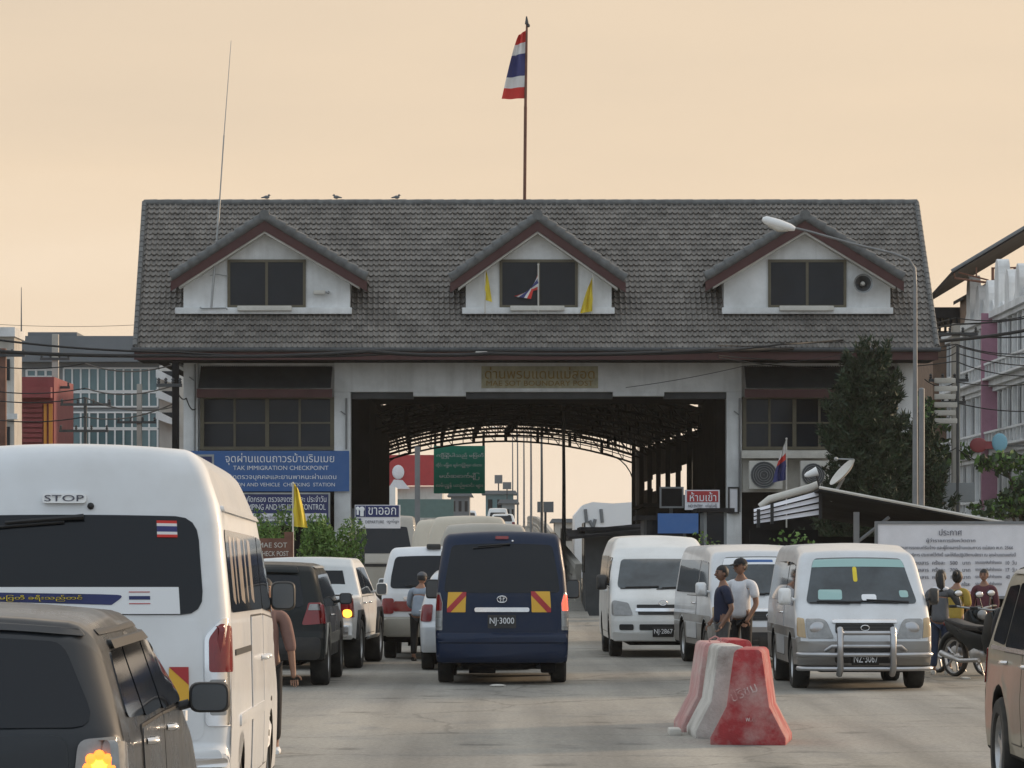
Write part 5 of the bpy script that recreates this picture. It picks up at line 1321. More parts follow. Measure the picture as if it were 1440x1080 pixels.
person('person in pale blue shirt and cap leaning by the silver hatchback', (X_(589, 55.75), 55.75, 0), radians(-20), 1.48, C_LBLUE, C_BLK, bend=radians(14), cap=C_GREY,
       arms={'R': ((.06, .10, -.11), (.05, .22, -.15)), 'L': ((-.05, .06, -.15), (-.01, .17, -.22))}, sleeve=1.5)
Yw = 49.6
person('woman with long dark hair, grey top and blue jeans seen from behind beside the motorbikes', (X_(1322, Yw), Yw, 0), radians(-12), 1.54, C_GREY, C_JEAN, bend=radians(12), hair='long', sleeve=1.6, jacket=C_WHITE,
       arms={'R': ((.06, .09, -.11), (.05, .20, -.12)), 'L': ((-.04, .03, -.16), (-.02, .12, -.27))}, shoe='offwhite')
person('person in mustard shirt with black hair in a bun standing behind the motorbikes', (X_(1343, 51.2), 51.2, 0), radians(-30), 1.52, C_MUST, C_BLK, bend=radians(8), hair='bun', sleeve=.9)
person('person in dark maroon top standing under the white notice board behind the motorbikes', (X_(1384, 57.5), 57.5, 0), radians(160), 1.50, C_MAROON, C_BLK, sleeve=1.5, shorts=False)
person('black haired person in dark shirt standing just behind the gold people carrier', (X_(1440, 28.0), 28.0, 0), radians(170), 1.66, C_BLK, C_BLK, sleeve=.8)

# ---------------------------------------------------------------- motorbikes
def motorbike(label, loc, rz):
    t = thing('motorbike', label, 'motorbike', loc, rz, 'motorbikes parked by the notice board')
    R = .29
    for yc, nm in ((.62, 'wheel'), (-.62, 'wheel')):
        mx = Matrix.Translation((0, yc, R)) @ Matrix.Rotation(pi / 2, 4, 'Y')
        b = MB(); b.lathe([(R * .84, -.035), (R * .95, -.04), (R, 0), (R * .95, .04), (R * .84, .035), (R * .84, -.035)], mx, 26); w = b.build('wheel', 'rubber', t, 50)
        b = MB(); b.lathe([(R * .86, .025), (R * .78, .02), (R * .78, -.02), (R * .86, -.025)], mx, 26); b.lathe([(.05, .05), (.05, -.05)], mx, 12)
        for kx in range(5):
            a = 2 * pi * kx / 5; b.tube([(0, yc + .04 * cos(a), R + .04 * sin(a)), (0, yc + R * .8 * cos(a), R + R * .8 * sin(a))], .016, 6)
        b.build('rim', 'alloy', w, 40)
        b = MB(); pts = [(0, yc + (R + .045) * cos(a), R + (R + .045) * sin(a)) for a in np.linspace(.25, 2.5, 10)] if yc > 0 else [(0, yc + (R + .05) * cos(a), R + (R + .05) * sin(a)) for a in np.linspace(.9, 3.0, 10)]
        b.tube(pts, .055, 8); b.build('mudguard', 'paint_black', t, 50)
    b = MB()
    for sx in (-.075, .075): b.tube([(sx, .62, R), (sx, .50, .62), (sx, .40, .92)], .024, 8)
    b.tube([(-.30, .34, 1.0), (-.12, .40, .97), (.12, .40, .97), (.30, .34, 1.0)], .016, 8); b.build('fork', 'steel', t, 50)
    for sx in (-1, 1): 
        b = MB(); b.tube([(sx * .30, .34, 1.0), (sx * .40, .30, 1.0)], .022, 8); b.build('grip', 'black', t, 50)
        b = MB(); b.tube([(sx * .24, .37, 1.0), (sx * .27, .34, 1.15)], .009, 6); b.ball((sx * .28, .345, 1.19), (.075, .02, .05), 12); mo = b.build('mirror', 'black', t, 50)
        b = MB(); b.ball((sx * .28, .362, 1.19), (.065, .008, .042), 12); b.build('mirror_back', 'chrome', mo, 50)
    b = MB(); b.ball((0, .46, .88), (.12, .13, .13), 14); b.prism([(.42, .96), (.54, .80), (.44, .36), (.30, .34), (.20, .55), (.30, .90)], -.15, .15, 'x'); b.build('front_cowl', 'paint_black', t, 40, .03)
    b = MB(); b.ball((0, .555, .88), (.085, .045, .075), 14); b.build('headlight', 'clearlens', t, 50)
    b = MB(); b.prism([(.25, .42), (.30, .60), (-.1, .66), (-.62, .78), (-.78, .80), (-.70, .66), (-.30, .48), (-.1, .36)], -.10, .10, 'x'); b.build('fairing', 'paint_black', t, 40, .03)
    b = MB(); b.prism([(.12, .66), (.10, .74), (-.25, .76), (-.70, .84), (-.74, .80), (-.3, .68)], -.12, .12, 'x'); b.build('seat', 'black', t, 40, .03)
    b = MB(); b.ball((0, -.02, .34), (.13, .20, .13), 12); b.tube([(.10, .1, .26), (.14, -.3, .24), (.15, -.75, .34)], [.03, .035, .045], 10); b.tube([(-.10, -.2, .30), (-.2, -.2, .03)], .012, 6); b.build('engine', 'alloy', t, 50)
    b = MB(); b.ball((0, -.80, .76), (.08, .04, .05), 10); b.build('taillight', 'redlens', t, 50)
    return t
motorbike('motorbike beside the woman in jeans, left of the parked pair', (X_(1352, 49.9), 49.9, 0), radians(205))
motorbike('motorbike nearer the gold people carrier, right of the parked pair', (X_(1379, 48.4), 48.4, 0), radians(208))
# ---------------------------------------------------------------- barriers
def jersey(label, x, Y, rz, m, marks=False, H=.89, Lg=1.0, loop=False):
    t = thing('concrete_barrier', label, 'barrier', (x, Y, 0), rz, 'red and white concrete barriers')
    w = .35; pr = [(-w, 0), (-w, .07), (-.20, .36), (-.13, H - .03), (-.10, H), (.10, H), (.13, H - .03), (.20, .36), (w, .07), (w, 0)]
    b = MB(); ns = 6
    for i in range(ns + 1): b.v += [(p[0], -Lg / 2 + Lg * i / ns, p[1]) for p in pr]
    n = len(pr)
    for i in range(ns):
        for k_ in range(n): b.f.append([i * n + k_, i * n + (k_ + 1) % n, (i + 1) * n + (k_ + 1) % n, (i + 1) * n + k_]); b.m.append(0)
    b.f.append(list(range(n))); b.m.append(0); b.f.append(list(range(ns * n, ns * n + n))[::-1]); b.m.append(0)
    b.build('block', m, t, 40, .018)
    if marks:
        y = -Lg / 2 - .003
        text('ปริชม', .25, .10, 'chalk', (-.04, y, .50), t, 'painted_word', world=False, roll=radians(24))
        text('พ.ช.', .10, .035, 'chalk', (.03, y, .24), t, 'painted_mark', world=False)
    if loop:
        b = MB(); b.tube([(-.05, -.28, H - .01), (-.06, -.28, H + .03), (0, -.28, H + .06), (.06, -.28, H + .03), (.05, -.28, H - .01)], .009, 6); b.build('lifting_loop', 'barrierfaded', t, 40)
    return t
jersey('nearest red concrete barrier with chalky white scrawl on its end', X_(1057, 32.1), 32.1, radians(-8), 'barrierred', True)
jersey('white chipped concrete barrier directly behind the nearest red one', X_(1022, 33.25), 33.25, radians(2), 'barrierwhite')
jersey('pale red faded concrete barrier at the left of the row', X_(1002, 34.35), 34.35, radians(2), 'barrierfaded', loop=True)
jersey('red concrete barrier at the back of the row before the two standing men', X_(1031, 35.45), 35.45, radians(3), 'barrierred')
b = MB(True); b.box(X_(940, 33.4), X_(957, 33.4), 33.2, 33.6, 0, .07); tag(b.build('broken_brick', 'offwhite', None, bevel=.02), 'small beige broken brick lying left of the concrete barriers', 'brick')
b = MB(True); b.ball((X_(700, 46), 45.2, .02), (.11, .08, .02), 8); tag(b.build('litter', 'offwhite', None, 40), 'crumpled white paper litter on the road behind the dark blue van', 'litter')
b = MB(True); b.box(X_(1352, 48.0), X_(1362, 48.0), 47.8, 48.1, .005, .03); tag(b.build('litter', 'offwhite', None, bevel=.01), 'flat pale scrap on the ground in front of the motorbikes', 'litter')

# ---------------------------------------------------------------- street lamps
YL = 82.0
t = thing('street_lamp', 'grey street lamp with long curved arm and white head in front of the right dormer', 'street lamp', (X_(1287, YL), YL, 0))
o = Vector(t.location)
b = MB(); b.tube([(0, 0, 0), (0, 0, 3.0), P(1287, 400, YL) - o], [.085, .07, .046], 12); b.build('pole', 'polegrey', t, 50)
b = MB(); pts = [P(1287, 402, YL), P(1286, 378, YL), P(1278, 365, YL), P(1255, 356, YL), P(1200, 343, YL), P(1140, 326, YL), P(1112, 319, YL)]; b.tube([p - o for p in pts], [.045, .042, .038, .034, .031, .028, .027], 10); b.build('arm', 'polegrey', t, 60)
b = MB(); A = P(1118, 322, YL) - o; Bv = P(1072, 308, YL) - o; d = (Bv - A)
b.tube([A, A + d * .15, A + d * .5, A + d * .9, Bv], [.05, .09, .115, .10, .04], 12); b.v = [(x, y * 1.15, z) for x, y, z in b.v]; b.build('lamp_head', 'white', t, 50)
b = MB(); b.tube([A + d * .2 + Vector((0, 0, -.06)), A + d * .5 + Vector((0, 0, -.10)), A + d * .8 + Vector((0, 0, -.08))], [.05, .09, .05], 12); b.build('lens', 'offwhite', t, 50)
# floodlight dish-like lamps over the shed
t = thing('steel_post', 'bare galvanised post standing right of the conifer', 'post', (X_(1296, 84), 84, 0))
b = MB(); b.tube([(0, 0, 0), (0, 0, Z_(548, 84))], .075, 12); b.ball((0, 0, Z_(548, 84)), (.08, .08, .05), 10); b.build('pole', 'polegrey', t, 50)

# ---------------------------------------------------------------- utility poles and cables
def upole(label, px, Y, top, arms, w=.12, m='concrete', base=0, group=None):
    t = thing('utility_pole', label, 'utility pole', (X_(px, Y), Y, base), 0, group)
    h = Z_(top, Y) - base
    b = MB(); b.box(-w, w, -w, w, 0, h); b.build('pole', m, t, bevel=.02)
    for (py, wl, wr) in arms:
        z = Z_(py, Y) - base; b = MB(); b.box(-wl, wr, -w - .07, -w + .03, z - .05, z + .05)
        xs = np.linspace(-wl + .06, wr - .06, 4)
        ca = b.build('crossarm', 'darkmetal', t); b = MB()
        for x in xs: b.lathe([(.03, 0), (.055, .05), (.03, .08), (.055, .12), (.02, .17)], Matrix.Translation((x, -w - .02, z + .05)), 8)
        b.build('insulators', 'darkmetal', ca, 40)
    return t
upole('concrete utility pole with crossarms in front of the ornate white building', 1344, 112, 455, [(470, .7, .7), (535, .9, .4), (566, .5, .3)], .13)
t = upole('dark utility pole hung with cables beside the left outer column', 247, 101, 508, [(542, .55, .2)], .10, 'vdark')
upole('thin pole with twin crossarms before the glass fronted building', 120, 132, 560, [(569, .95, 1.0), (606, 1.0, .9)], .06, 'darkmetal')
upole('grey pole with two crossarms left of the glass fronted building', 78, 138, 470, [(505, .6, .6), (545, .9, .6)], .13)
upole('grey pole standing close before the right half of the glass fronted building', 196, 140, 540, [(594, .9, .7)], .10)
upole('shadowed pole at the far left edge before the shutters', 4, 120, 490, [(500, .5, .8)], .12, 'rust')
# transformer box on the right pole
t = thing('pole_box', 'grey equipment box at the foot of the utility pole on the right', 'box', P(1343, 706, 111), 0)
b = MB(); b.box(-.6, .6, -.3, .3, 0, .62); b.build('box', 'greywall', t, bevel=.02)
def cable(label, pts, r=.02, sag=.25, seg=10, group='overhead cables', n=6):
    b = MB(True); out = []
    for A, B in zip(pts, pts[1:]):
        for k_ in range(seg):
            f = k_ / seg; p = A.lerp(B, f); p.z -= sag * 4 * f * (1 - f); out.append(p)
    out.append(pts[-1]); b.tube(out, r, n)
    return tag(b.build('overhead_cable', 'cable', None, 60), label, 'cable', group)
YC = 101.0
cable('thickest black cable bundle sweeping below the eaves across the whole gatehouse', [P(-60, 490, YC), P(247, 500, YC), P(520, 494, YC), P(690, 497, YC), P(1000, 492, YC), P(1340, 478, 110), P(1500, 452, 112)], .055, .08, n=8)
cable('cable running just above the thick bundle from the left edge', [P(-60, 470, YC), P(247, 495, YC), P(560, 497, YC)], .035, .12)
cable('cable rising to the right across the lower roof tiles', [P(870, 498, YC), P(1100, 484, YC), P(1344, 456, 111), P(1500, 436, 112)], .03, .1)
cable('second cable rising to the right just below the upper one', [P(930, 492, YC), P(1344, 470, 111), P(1500, 466, 112)], .03, .15)
cable('thin cable crossing the sky left of the roof', [P(-60, 452, YC + 10), P(190, 457, YC + 10)], .008, .1)
for i, (a, m_, c_) in enumerate((('upper slack cable in front of the glass fronted building', 505, 512), ('middle slack cable in front of the glass fronted building', 540, 541), ('lower slack cable in front of the glass fronted building', 553, 572), ('lowest slack cable in front of the glass fronted building', 580, 566))):
    cable(a, [P(-60, m_, 118), P(120, m_ + 6, 118), P(247, c_, 101)], .022, .25)
cable('cable drooping from the dark pole along the left column', [P(247, 545, 101), P(262, 560, 104), P(275, 575, 105.7)], .02, .15)
for i, (lab, a, c_) in enumerate((('uppermost cable before the ornate white building', 486, 500), ('second cable before the ornate white building', 496, 512), ('third cable before the ornate white building', 537, 530), ('fourth cable before the ornate white building', 566, 573), ('lowest cable before the ornate white building', 630, 700))):
    cable(lab, [P(1300, a - 4, 111.5), P(1344, a, 111.5), P(1500, c_, 108)], .018, .2)
for lab, a0, a1, a2 in (('sagging cable from the gatehouse eaves to the right pole, above the others', 486, 447, 424), ('loose cable sagging low from the gatehouse eaves to the right pole', 500, 484, 486), ('slack cable dipping across the ornate building under the thick bundle', 503, 508, 522)):
    cable(lab, [P(1010, a0, 102), P(1344, a1, 111.3), P(1500, a2, 110)], .02, .3)
cable('thin wire slanting across the right end of the lintel beam', [P(880, 545, 104), P(1045, 515, 104), P(1200, 496, 103)], .010, .05)

# ---------------------------------------------------------------- shed on the right with notice board
YS = 62.0
sh = thing('open_shed', 'low dark open shed with sloping metal roof behind the notice board', 'shed', (X_(1330, 66), 66, 0))
b = MB(True); zA = Z_(686, YS); zB = Z_(741, YS)
x0, x1, x2 = X_(1152, YS), X_(1440, YS), X_(1620, YS)
def slabroof(b, x0, z0, x1, z1, y0, y1, th, dz=.3, mi=0):
    b.add([(x0, y0, z0), (x1, y0, z1), (x1, y1, z1 + dz), (x0, y1, z0 + dz), (x0, y0, z0 - th), (x1, y0, z1 - th), (x1, y1, z1 + dz - th), (x0, y1, z0 + dz - th)], [(0, 1, 2, 3), (4, 5, 6, 7), (0, 1, 5, 4), (1, 2, 6, 5), (2, 3, 7, 6), (3, 0, 4, 7)], mi)
slabroof(b, x0, zA, x2, zA + (zB - zA) * (x2 - x0) / (x1 - x0), YS, YS + 9, .05, -.25); b.build('roof', 'darkroof', sh)
b = MB(True); b.tube([(x0, YS, zA + .01), (x2, YS, zA + .01 + (zB - zA) * (x2 - x0) / (x1 - x0))], .03, 6); b.build('roof_edge', 'offwhite', sh, 40)
b = MB(True); b.box(x0 + .2, x2, YS + 8.5, YS + 8.7, 0, 2.1); b.build('rear_wall', 'vdark', sh)
for px in (1207, 1432):
    b = MB(True); b.box(X_(px, YS) - .05, X_(px, YS) + .05, YS + .3, YS + .4, 0, zA - .3 + (zB - zA) * (X_(px, YS) - x0) / (x1 - x0)); b.tube([(X_(px, YS), YS + .35, 1.95), (X_(px, YS) + .6, YS + .35, 2.42)], .035, 6); b.build('post', 'polegrey', sh)
YB = 59.5
t = board('notice_board', 'large white announcement board with printed fees in front of the shed', 1234, 737, 1444, 838, YB, 'boardwhite', 'polegrey', .05)
for px in (1240, 1438):
    b = MB(True); b.box(X_(px, YB) - .04, X_(px, YB) + .04, YB + .05, YB + .12, 0, Z_(736, YB)); b.build('post', 'polegrey', t)
ptext('ประกาศ', 1320, 744, 1352, 753, YB, 'letterdark', t)
ptext('ผู้ว่าราชการจังหวัดตาก', 1302, 757, 1371, 764, YB, 'letterdark', t)
ptext('ผู้ประกอบการรถยนต์รับจ้าง และผู้โดยสารข้ามแดนถาวร แม่สอด พ.ศ. 2566', 1251, 767, 1424, 774, YB, 'letterdark', t)
ptext('อัตราค่าบริการ ประกาศไว้ดังนี้ และให้ถือปฏิบัติตามอัตรา ณ จุดผ่านแดนแห่งนี้', 1262, 777, 1428, 784, YB, 'letterdark', t)
for i, (a, c_, d) in enumerate((('500', '10', 'letterdark'), ('700', '17', 'letterdark'), ('150', '40', 'letterdark'), ('', '', 'letterdark'))):
    y = 788 + i * 10
    ptext('รถยนต์โดยสาร  ครั้งละ   %s   บาท' % a if a else 'ครั้งละ', 1262 if a else 1352, y, 1364, y + 6, YB, d, t)
    ptext('รถบรรทุกสินค้าข้ามแดน', 1371, y, 1408, y + 6, YB, d, t)
    if c_: ptext('%s  วัน' % c_, 1414, y, 1429, y + 6, YB, d, t)
ptext('หมายเหตุ โปรดแสดง บัตร', 1350, 830, 1400, 835, YB, 'letterred', t)
# slatted white awning at the shed's left end
YA = 63.0
t = thing('slatted_awning', 'white slatted metal awning at the left end of the shed', 'awning', P(1105, 735, YA))
for i in range(4):
    b = MB(True)
    f0, f1 = i / 4, (i + .72) / 4
    zl0, zl1 = Z_(716 + 22 * f0, YA), Z_(716 + 22 * f1, YA); zr0, zr1 = Z_(690 + 36 * f0, YA), Z_(690 + 36 * f1, YA)
    b.add([(X_(1060, YA), YA, zl0), (X_(1153, YA), YA, zr0), (X_(1153, YA), YA - .06, zr1), (X_(1060, YA), YA - .06, zl1), (X_(1060, YA), YA + .03, zl0), (X_(1153, YA), YA + .03, zr0), (X_(1153, YA), YA - .03, zr1), (X_(1060, YA), YA - .03, zl1)],
          [(0, 1, 2, 3), (4, 5, 6, 7), (0, 1, 5, 4), (1, 2, 6, 5), (2, 3, 7, 6), (3, 0, 4, 7)]); b.build('slat', 'boardwhite', t)
for px, q0, q1 in ((1085, 708, 737), (1153, 684, 730), (1066, 716, 742)):
    b = MB(True); b.box(X_(px, YA) - .03, X_(px, YA) + .03, YA - .14, YA - .09, Z_(q1, YA), Z_(q0, YA)); b.build('strut', 'black', t)
b = MB(True)
b.tube([P(1068, 712, YA + .3), P(1082, 702, YA + .3), P(1140, 686, YA + .3), P(1152, 680, YA + .3)], [.05, .07, .075, .06], 8); b.build('rolled_sheet', 'offwhite', t, 50)
b = MB(True); b.box(X_(1060, YA) - .05, X_(1153, YA), YA + .4, YA + .5, 0, Z_(745, YA)); b.build('counter_wall', 'vdark', t)
# naga-like finial shape: satellite dish on the shed corner
t = thing('satellite_dish', 'weathered satellite dish tipped up on the shed roof corner beside the conifer', 'satellite dish', P(1168, 690, YA + 1.5))
mx = Matrix.Translation((.28, 0, .30)) @ Matrix.Rotation(radians(-48), 4, 'Y') @ Matrix.Rotation(radians(10), 4, 'X')
b = MB(); b.lathe([(.33, .08), (.25, .04), (.13, .012), (.01, 0)], mx, 24); b.lathe([(.33, .09), (.25, .05), (.01, .012)], mx, 24); b.build('dish', 'offwhite', t, 50)
b = MB(); b.tube([(0, 0, -.2), (.25, 0, .25)], .03, 8); b.tube([mx @ Vector((.32, 0, .08)), mx @ Vector((.1, 0, .34))], .015, 6); b.ball(mx @ Vector((.1, 0, .34)), .04, 8); b.build('mount', 'steel', t, 50)
t = thing('floodlight', 'small white floodlight on the post at the top of the slatted awning', 'light', P(1140, 666, YA))
b = MB(); mx = Matrix.Rotation(radians(70), 4, 'Y'); b.lathe([(.02, -.12), (.05, -.07), (.075, .07), (.09, .13), (.01, .12)], mx, 14); b.build('lamp', 'white', t, 50)
b = MB(); b.tube([(.1, .02, 0), (.17, .02, -.28)], .02, 6); b.build('bracket', 'black', t, 40)

# ---------------------------------------------------------------- booth clutter on the right of the arch
def booth(label, p0, p1, Y, h, m, roofm='darkroof', name='booth'):
    t = thing(name, label, 'booth', (X_((p0 + p1) / 2, Y), Y + 1, 0)); x0, x1 = X_(p0, Y), X_(p1, Y)
    b = MB(True); b.box(x0, x1, Y, Y + 2, 0, 1.0); b.box(x0, x0 + .08, Y, Y + 2, 1.0, h); b.box(x1 - .08, x1, Y, Y + 2, 1.0, h); b.box(x0 + .08, x1 - .08, Y + 1.9, Y + 2, 1.0, h); b.build('wall', m, t)
    b = MB(True); b.box(x0 + .08, x1 - .08, Y + .02, Y + .06, 1.0, h); b.build('window', 'winglass', t)
    b = MB(True); b.box(x0 - .2, x1 + .2, Y - .4, Y + 2.2, h, h + .12); b.build('roof', roofm, t)
    return t
booth('dark control booth below the empty notice frame', 905, 965, 88, 2.6, 'darkmetal')
booth('small dark booth beside the right inner column', 990, 1022, 97, 2.9, 'greywall')
YT = 86
t = board('blue_banner', 'faded blue banner hanging above the white domed van', 925, 722, 982, 750, YT, 'blue', None, .03, 'banner')
b = MB(True); 
for px in (926, 981): b.box(X_(px, YT) - .03, X_(px, YT) + .03, YT + .02, YT + .08, 0, Z_(720, YT))
b.build('post', 'vdark', t)
def pot_plant(label, px, Y, q, pr, h, leafm, base=0):
    t = thing('potted_plant', label, 'plant', (X_(px, Y), Y, base), 0, None)
    b = MB(); b.lathe([(pr * .7, 0), (pr, h * .45), (pr * 1.05, h * .48), (pr * .9, h * .48), (pr * .8, h * .40), (.01, h * .40)], None, 16); b.build('pot', 'concrete', t, 50)
    leaf_cloud('foliage', t, [((0, 0, h * .8), pr * 1.5, h * .35, 260)], ['leaf', 'leaf_b'], .10, random.Random(int(px)))
    return t
def leaf_cloud(name, parent, blobs, mats, size, rnd, aspect=1.8, up=.3):
    vs = []; fs = []; ms = []
    for c, rx, rz, n in blobs:
        for _ in range(n):
            while True:
                p = Vector((rnd.uniform(-1, 1), rnd.uniform(-1, 1), rnd.uniform(-1, 1)))
                if .25 < p.length < 1: break
            p = Vector((p.x * rx, p.y * rx, p.z * rz)) + Vector(c)
            d = Vector((rnd.gauss(0, 1), rnd.gauss(0, 1), rnd.gauss(up, 1))).normalized(); s_ = d.cross(Vector((rnd.gauss(0, 1), rnd.gauss(0, 1), rnd.gauss(0, 1)))).normalized()
            L = size * rnd.uniform(.6, 1.4); w = L / aspect / 2; b0 = len(vs)
            vs += [p - d * L * .5, p + s_ * w, p + d * L * .5, p - s_ * w]; fs.append((b0, b0 + 1, b0 + 2, b0 + 3)); ms.append(0 if rnd.random() < .6 else 1)
    me = bpy.data.meshes.new(name); me.from_pydata([tuple(v) for v in vs], [], fs); me.polygons.foreach_set('material_index', ms); me.update()
    return link_mesh(name, me, mats, parent)
pot_plant('plant in a round concrete pot below the slatted awning', 1112, 61.5, 0, .42, 1.9, 'leaf')
pot_plant('leafy plant in a pot left of the slatted awning', 1038, 70, 0, .35, 1.7, 'leaf')
pot_plant('bushy potted plant beside the control booth', 985, 84, 0, .4, 2.0, 'leaf')

# ---------------------------------------------------------------- trees and shrubs
def conifer(label, px, Y, H, plumes, seed, spread, mats=('leafdark', 'leafdark_b')):
    rnd = random.Random(seed); t = thing('conifer', label, 'tree', (X_(px, Y), Y, 0))
    b = MB(); b.tube([(0, 0, 0), (.05, 0, H * .4), (-.05, 0, H * .9)], [.16, .11, .03], 10)
    vs = []; fs = []; ms = []
    for k_ in range(plumes):
        h0 = H * rnd.uniform(.08, .86) ** .9; a = rnd.uniform(0, 2 * pi); env = spread * (1 - (h0 / H)) ** .62 * rnd.uniform(.55, 1.0) + .12
        base = Vector((0, 0, h0)); tip = Vector((cos(a) * env, sin(a) * env * .9, h0 + rnd.uniform(.25, .95) + env * .25))
        if k_ == 0: base, tip = Vector((0, 0, H * .7)), Vector((0.02, 0, H))
        mid = base.lerp(tip, .55) - Vector((0, 0, .14))
        if k_ % 3 == 0: b.tube([base, mid, tip], [.035, .02, .006], 5)
        L = (tip - base).length; n = int(70 + 95 * L)
        for _ in range(n):
            f = rnd.random() ** .7; p = (base.lerp(mid, f / .55) if f < .55 else mid.lerp(tip, (f - .55) / .45))
            ax = (tip - mid).normalized(); rr = .30 * (1 - f * .75) * (0.5 + .5 * min(1, L))
            d = (ax * rnd.uniform(.4, 1.2) + Vector((rnd.gauss(0, 1), rnd.gauss(0, 1), rnd.gauss(.2, .8))) * .7).normalized()
            p = p + Vector((rnd.gauss(0, 1), rnd.gauss(0, 1), rnd.gauss(0, 1))) * rr * .55
            s_ = d.cross(Vector((rnd.gauss(0, 1), rnd.gauss(0, 1), rnd.gauss(0, 1)))).normalized(); ln = rnd.uniform(.10, .24); w = ln * .17; b0 = len(vs)
            vs += [p - s_ * w, p + s_ * w, p + d * ln]; fs.append((b0, b0 + 1, b0 + 2)); ms.append(0 if rnd.random() < .62 else 1)
    b.build('trunk', 'bark', t, 50)
    me = bpy.data.meshes.new('crown'); me.from_pydata([tuple(v) for v in vs], [], fs); me.polygons.foreach_set('material_index', ms); me.update(); link_mesh('crown', me, list(mats), t)
    return t
conifer('tall dark conifer in front of the right wing of the gatehouse', 1218, 98, 7.9, 210, 11, 2.15)
conifer('shorter dark conifer leaning right beside the bare steel post', 1290, 99, 5.8, 110, 12, 1.5)
def tree(label, x, y, base, H, cr, seed, mats, lsize=.35, n=1500, name='tree', flat=.7):
    rnd = random.Random(seed); t = thing(name, label, 'tree', (x, y, base)); b = MB()
    th = H * .5; b.tube([(0, 0, 0), (.1, 0, th * .5), (.05, .05, th)], [H * .03, H * .022, H * .015], 9)
    blobs = []
    for k_ in range(9):
        a = rnd.uniform(0, 2 * pi); r = cr * rnd.uniform(.25, .75); c = Vector((cos(a) * r, sin(a) * r, H * rnd.uniform(.55, .9)))
        b.tube([(.05, .05, th * rnd.uniform(.7, 1)), c * .6 + Vector((0, 0, H * .25)), c], [H * .012, H * .008, .01], 6)
        blobs.append((c, cr * rnd.uniform(.35, .55), cr * flat * rnd.uniform(.3, .5), n // 9))
    b.build('trunk', 'bark', t, 50); leaf_cloud('crown', t, blobs, list(mats), lsize, rnd)
    return t
tree('broad green tree behind the right end of the gatehouse roof', X_(1285, 128), 128, 0, 8.6, 1.9, 3, ('leaf', 'leafdark_b'), .30, 1800)
tree('layered green tree at the right edge before the ornate building', X_(1438, 100), 100, 0, 5.0, 1.9, 4, ('leafdark_b', 'leaf'), .22, 2600, flat=.5)
def shrub(label, px, Y, w, h, seed, n=1600, mats=('leaf', 'leaf_b')):
    rnd = random.Random(seed); t = thing('shrub', label, 'shrub', (X_(px, Y), Y, 0)); b = MB(); blobs = []
    for k_ in range(12):
        a = rnd.uniform(0, 2 * pi); r = w * rnd.uniform(.1, .72); z = h * rnd.uniform(.35, .84); b.tube([(0, 0, 0), (cos(a) * r * .5, sin(a) * r * .4, z * .6), (cos(a) * r, sin(a) * r * .7, z)], [.03, .02, .008], 5)
        blobs.append(((cos(a) * r, sin(a) * r * .7, z), w * .34, h * .18, n // 12))
    b.build('stems', 'bark', t, 40); leaf_cloud('foliage', t, blobs, list(mats), .115, rnd, 2.6, .8)
    return t
shrub('bright green feathery shrub right of the yellow flag below the blue signs', 458, 84, 1.15, 2.75, 21, 7000)
shrub('green shrub left of the yellow flag, half hidden by the white commuter van', 372, 86, 1.0, 3.0, 22, 5000)
YFg = 80
small_flag('yellow_flag', 'tall yellow flag furled on a pole among the shrubs below the blue signs', 412, 680, 800, YFg, ['yellowcloth'], [(1, 0)], .34, 1.05, 1.0, sgn=1, droop=.15, folds=2.2, amp=.08)
t = board('brown_sign', 'brown post sign with pale letters below the furled yellow flag', 360, 757, 409, 790, 78, 'rust', None, .08)
ptext('MAE SOT', 364, 763, 404, 770, 78, 'offwhite', t, .06); ptext('CHECK POST', 364, 775, 406, 782, 78, 'offwhite', t, .06)
b = MB(True); b.box(X_(400, 78), X_(412, 78), 77.97, 78.12, 0, Z_(748, 78)); b.build('post', 'rust', t)
b = MB(True); b.box(X_(362, 78), X_(368, 78), 78.05, 78.15, 0, Z_(760, 78)); b.build('post', 'rust', t)
# ---------------------------------------------------------------- background buildings
def win_grid(b, x0, x1, z0, z1, y, nx, nz, fr=.08, mi=0):
    for i in range(nx + 1): x = x0 + (x1 - x0) * i / nx; b.box(x - fr / 2, x + fr / 2, y - .08, y, z0, z1, mi)
    for j in range(nz + 1): z = z0 + (z1 - z0) * j / nz; b.box(x0, x1, y - .06, y - .001, z - fr / 2, z + fr / 2, mi)
YG = 150.0
t = thing('glass_building', 'grey building with white gridded glass front behind the left cables', 'building', (X_(165, YG), YG + 5, 0))
b = MB(True); b.box(X_(24, YG), X_(252, YG), YG, YG + 12, 0, Z_(478, YG)); b.build('wall', 'greywall', t)
b = MB(True); b.box(X_(24, YG) - .2, X_(262, YG), YG - .8, YG + 12.4, Z_(510, YG), Z_(474, YG)); b.box(X_(30, YG), X_(100, YG), YG + 2, YG + 10, Z_(474, YG), Z_(463, YG)); b.build('roof', 'slate', t)
for r, (q0, q1) in enumerate(((518, 550), (552, 572), (580, 602), (604, 630))):
    b = MB(True); x0, x1 = X_(90, YG), X_(222, YG); b.box(x0, x1, YG - .06, YG - .02, Z_(q1, YG), Z_(q0, YG), 1); win_grid(b, x0, x1, Z_(q1, YG), Z_(q0, YG), YG - .06, 11, 1, .07); b.build('window', ['white', 'greyglass'], t)
b = MB(True); b.box(X_(38, YG), X_(78, YG), YG - .06, YG - .02, Z_(530, YG), Z_(520, YG), 1); win_grid(b, X_(38, YG), X_(78, YG), Z_(530, YG), Z_(520, YG), YG - .06, 3, 1, .1); b.build('window', ['white', 'greyglass'], t)
t = thing('apartment_block', 'narrow pale block with slanted balconies between the glass building and the gatehouse', 'building', (X_(240, 140), 142, 0))
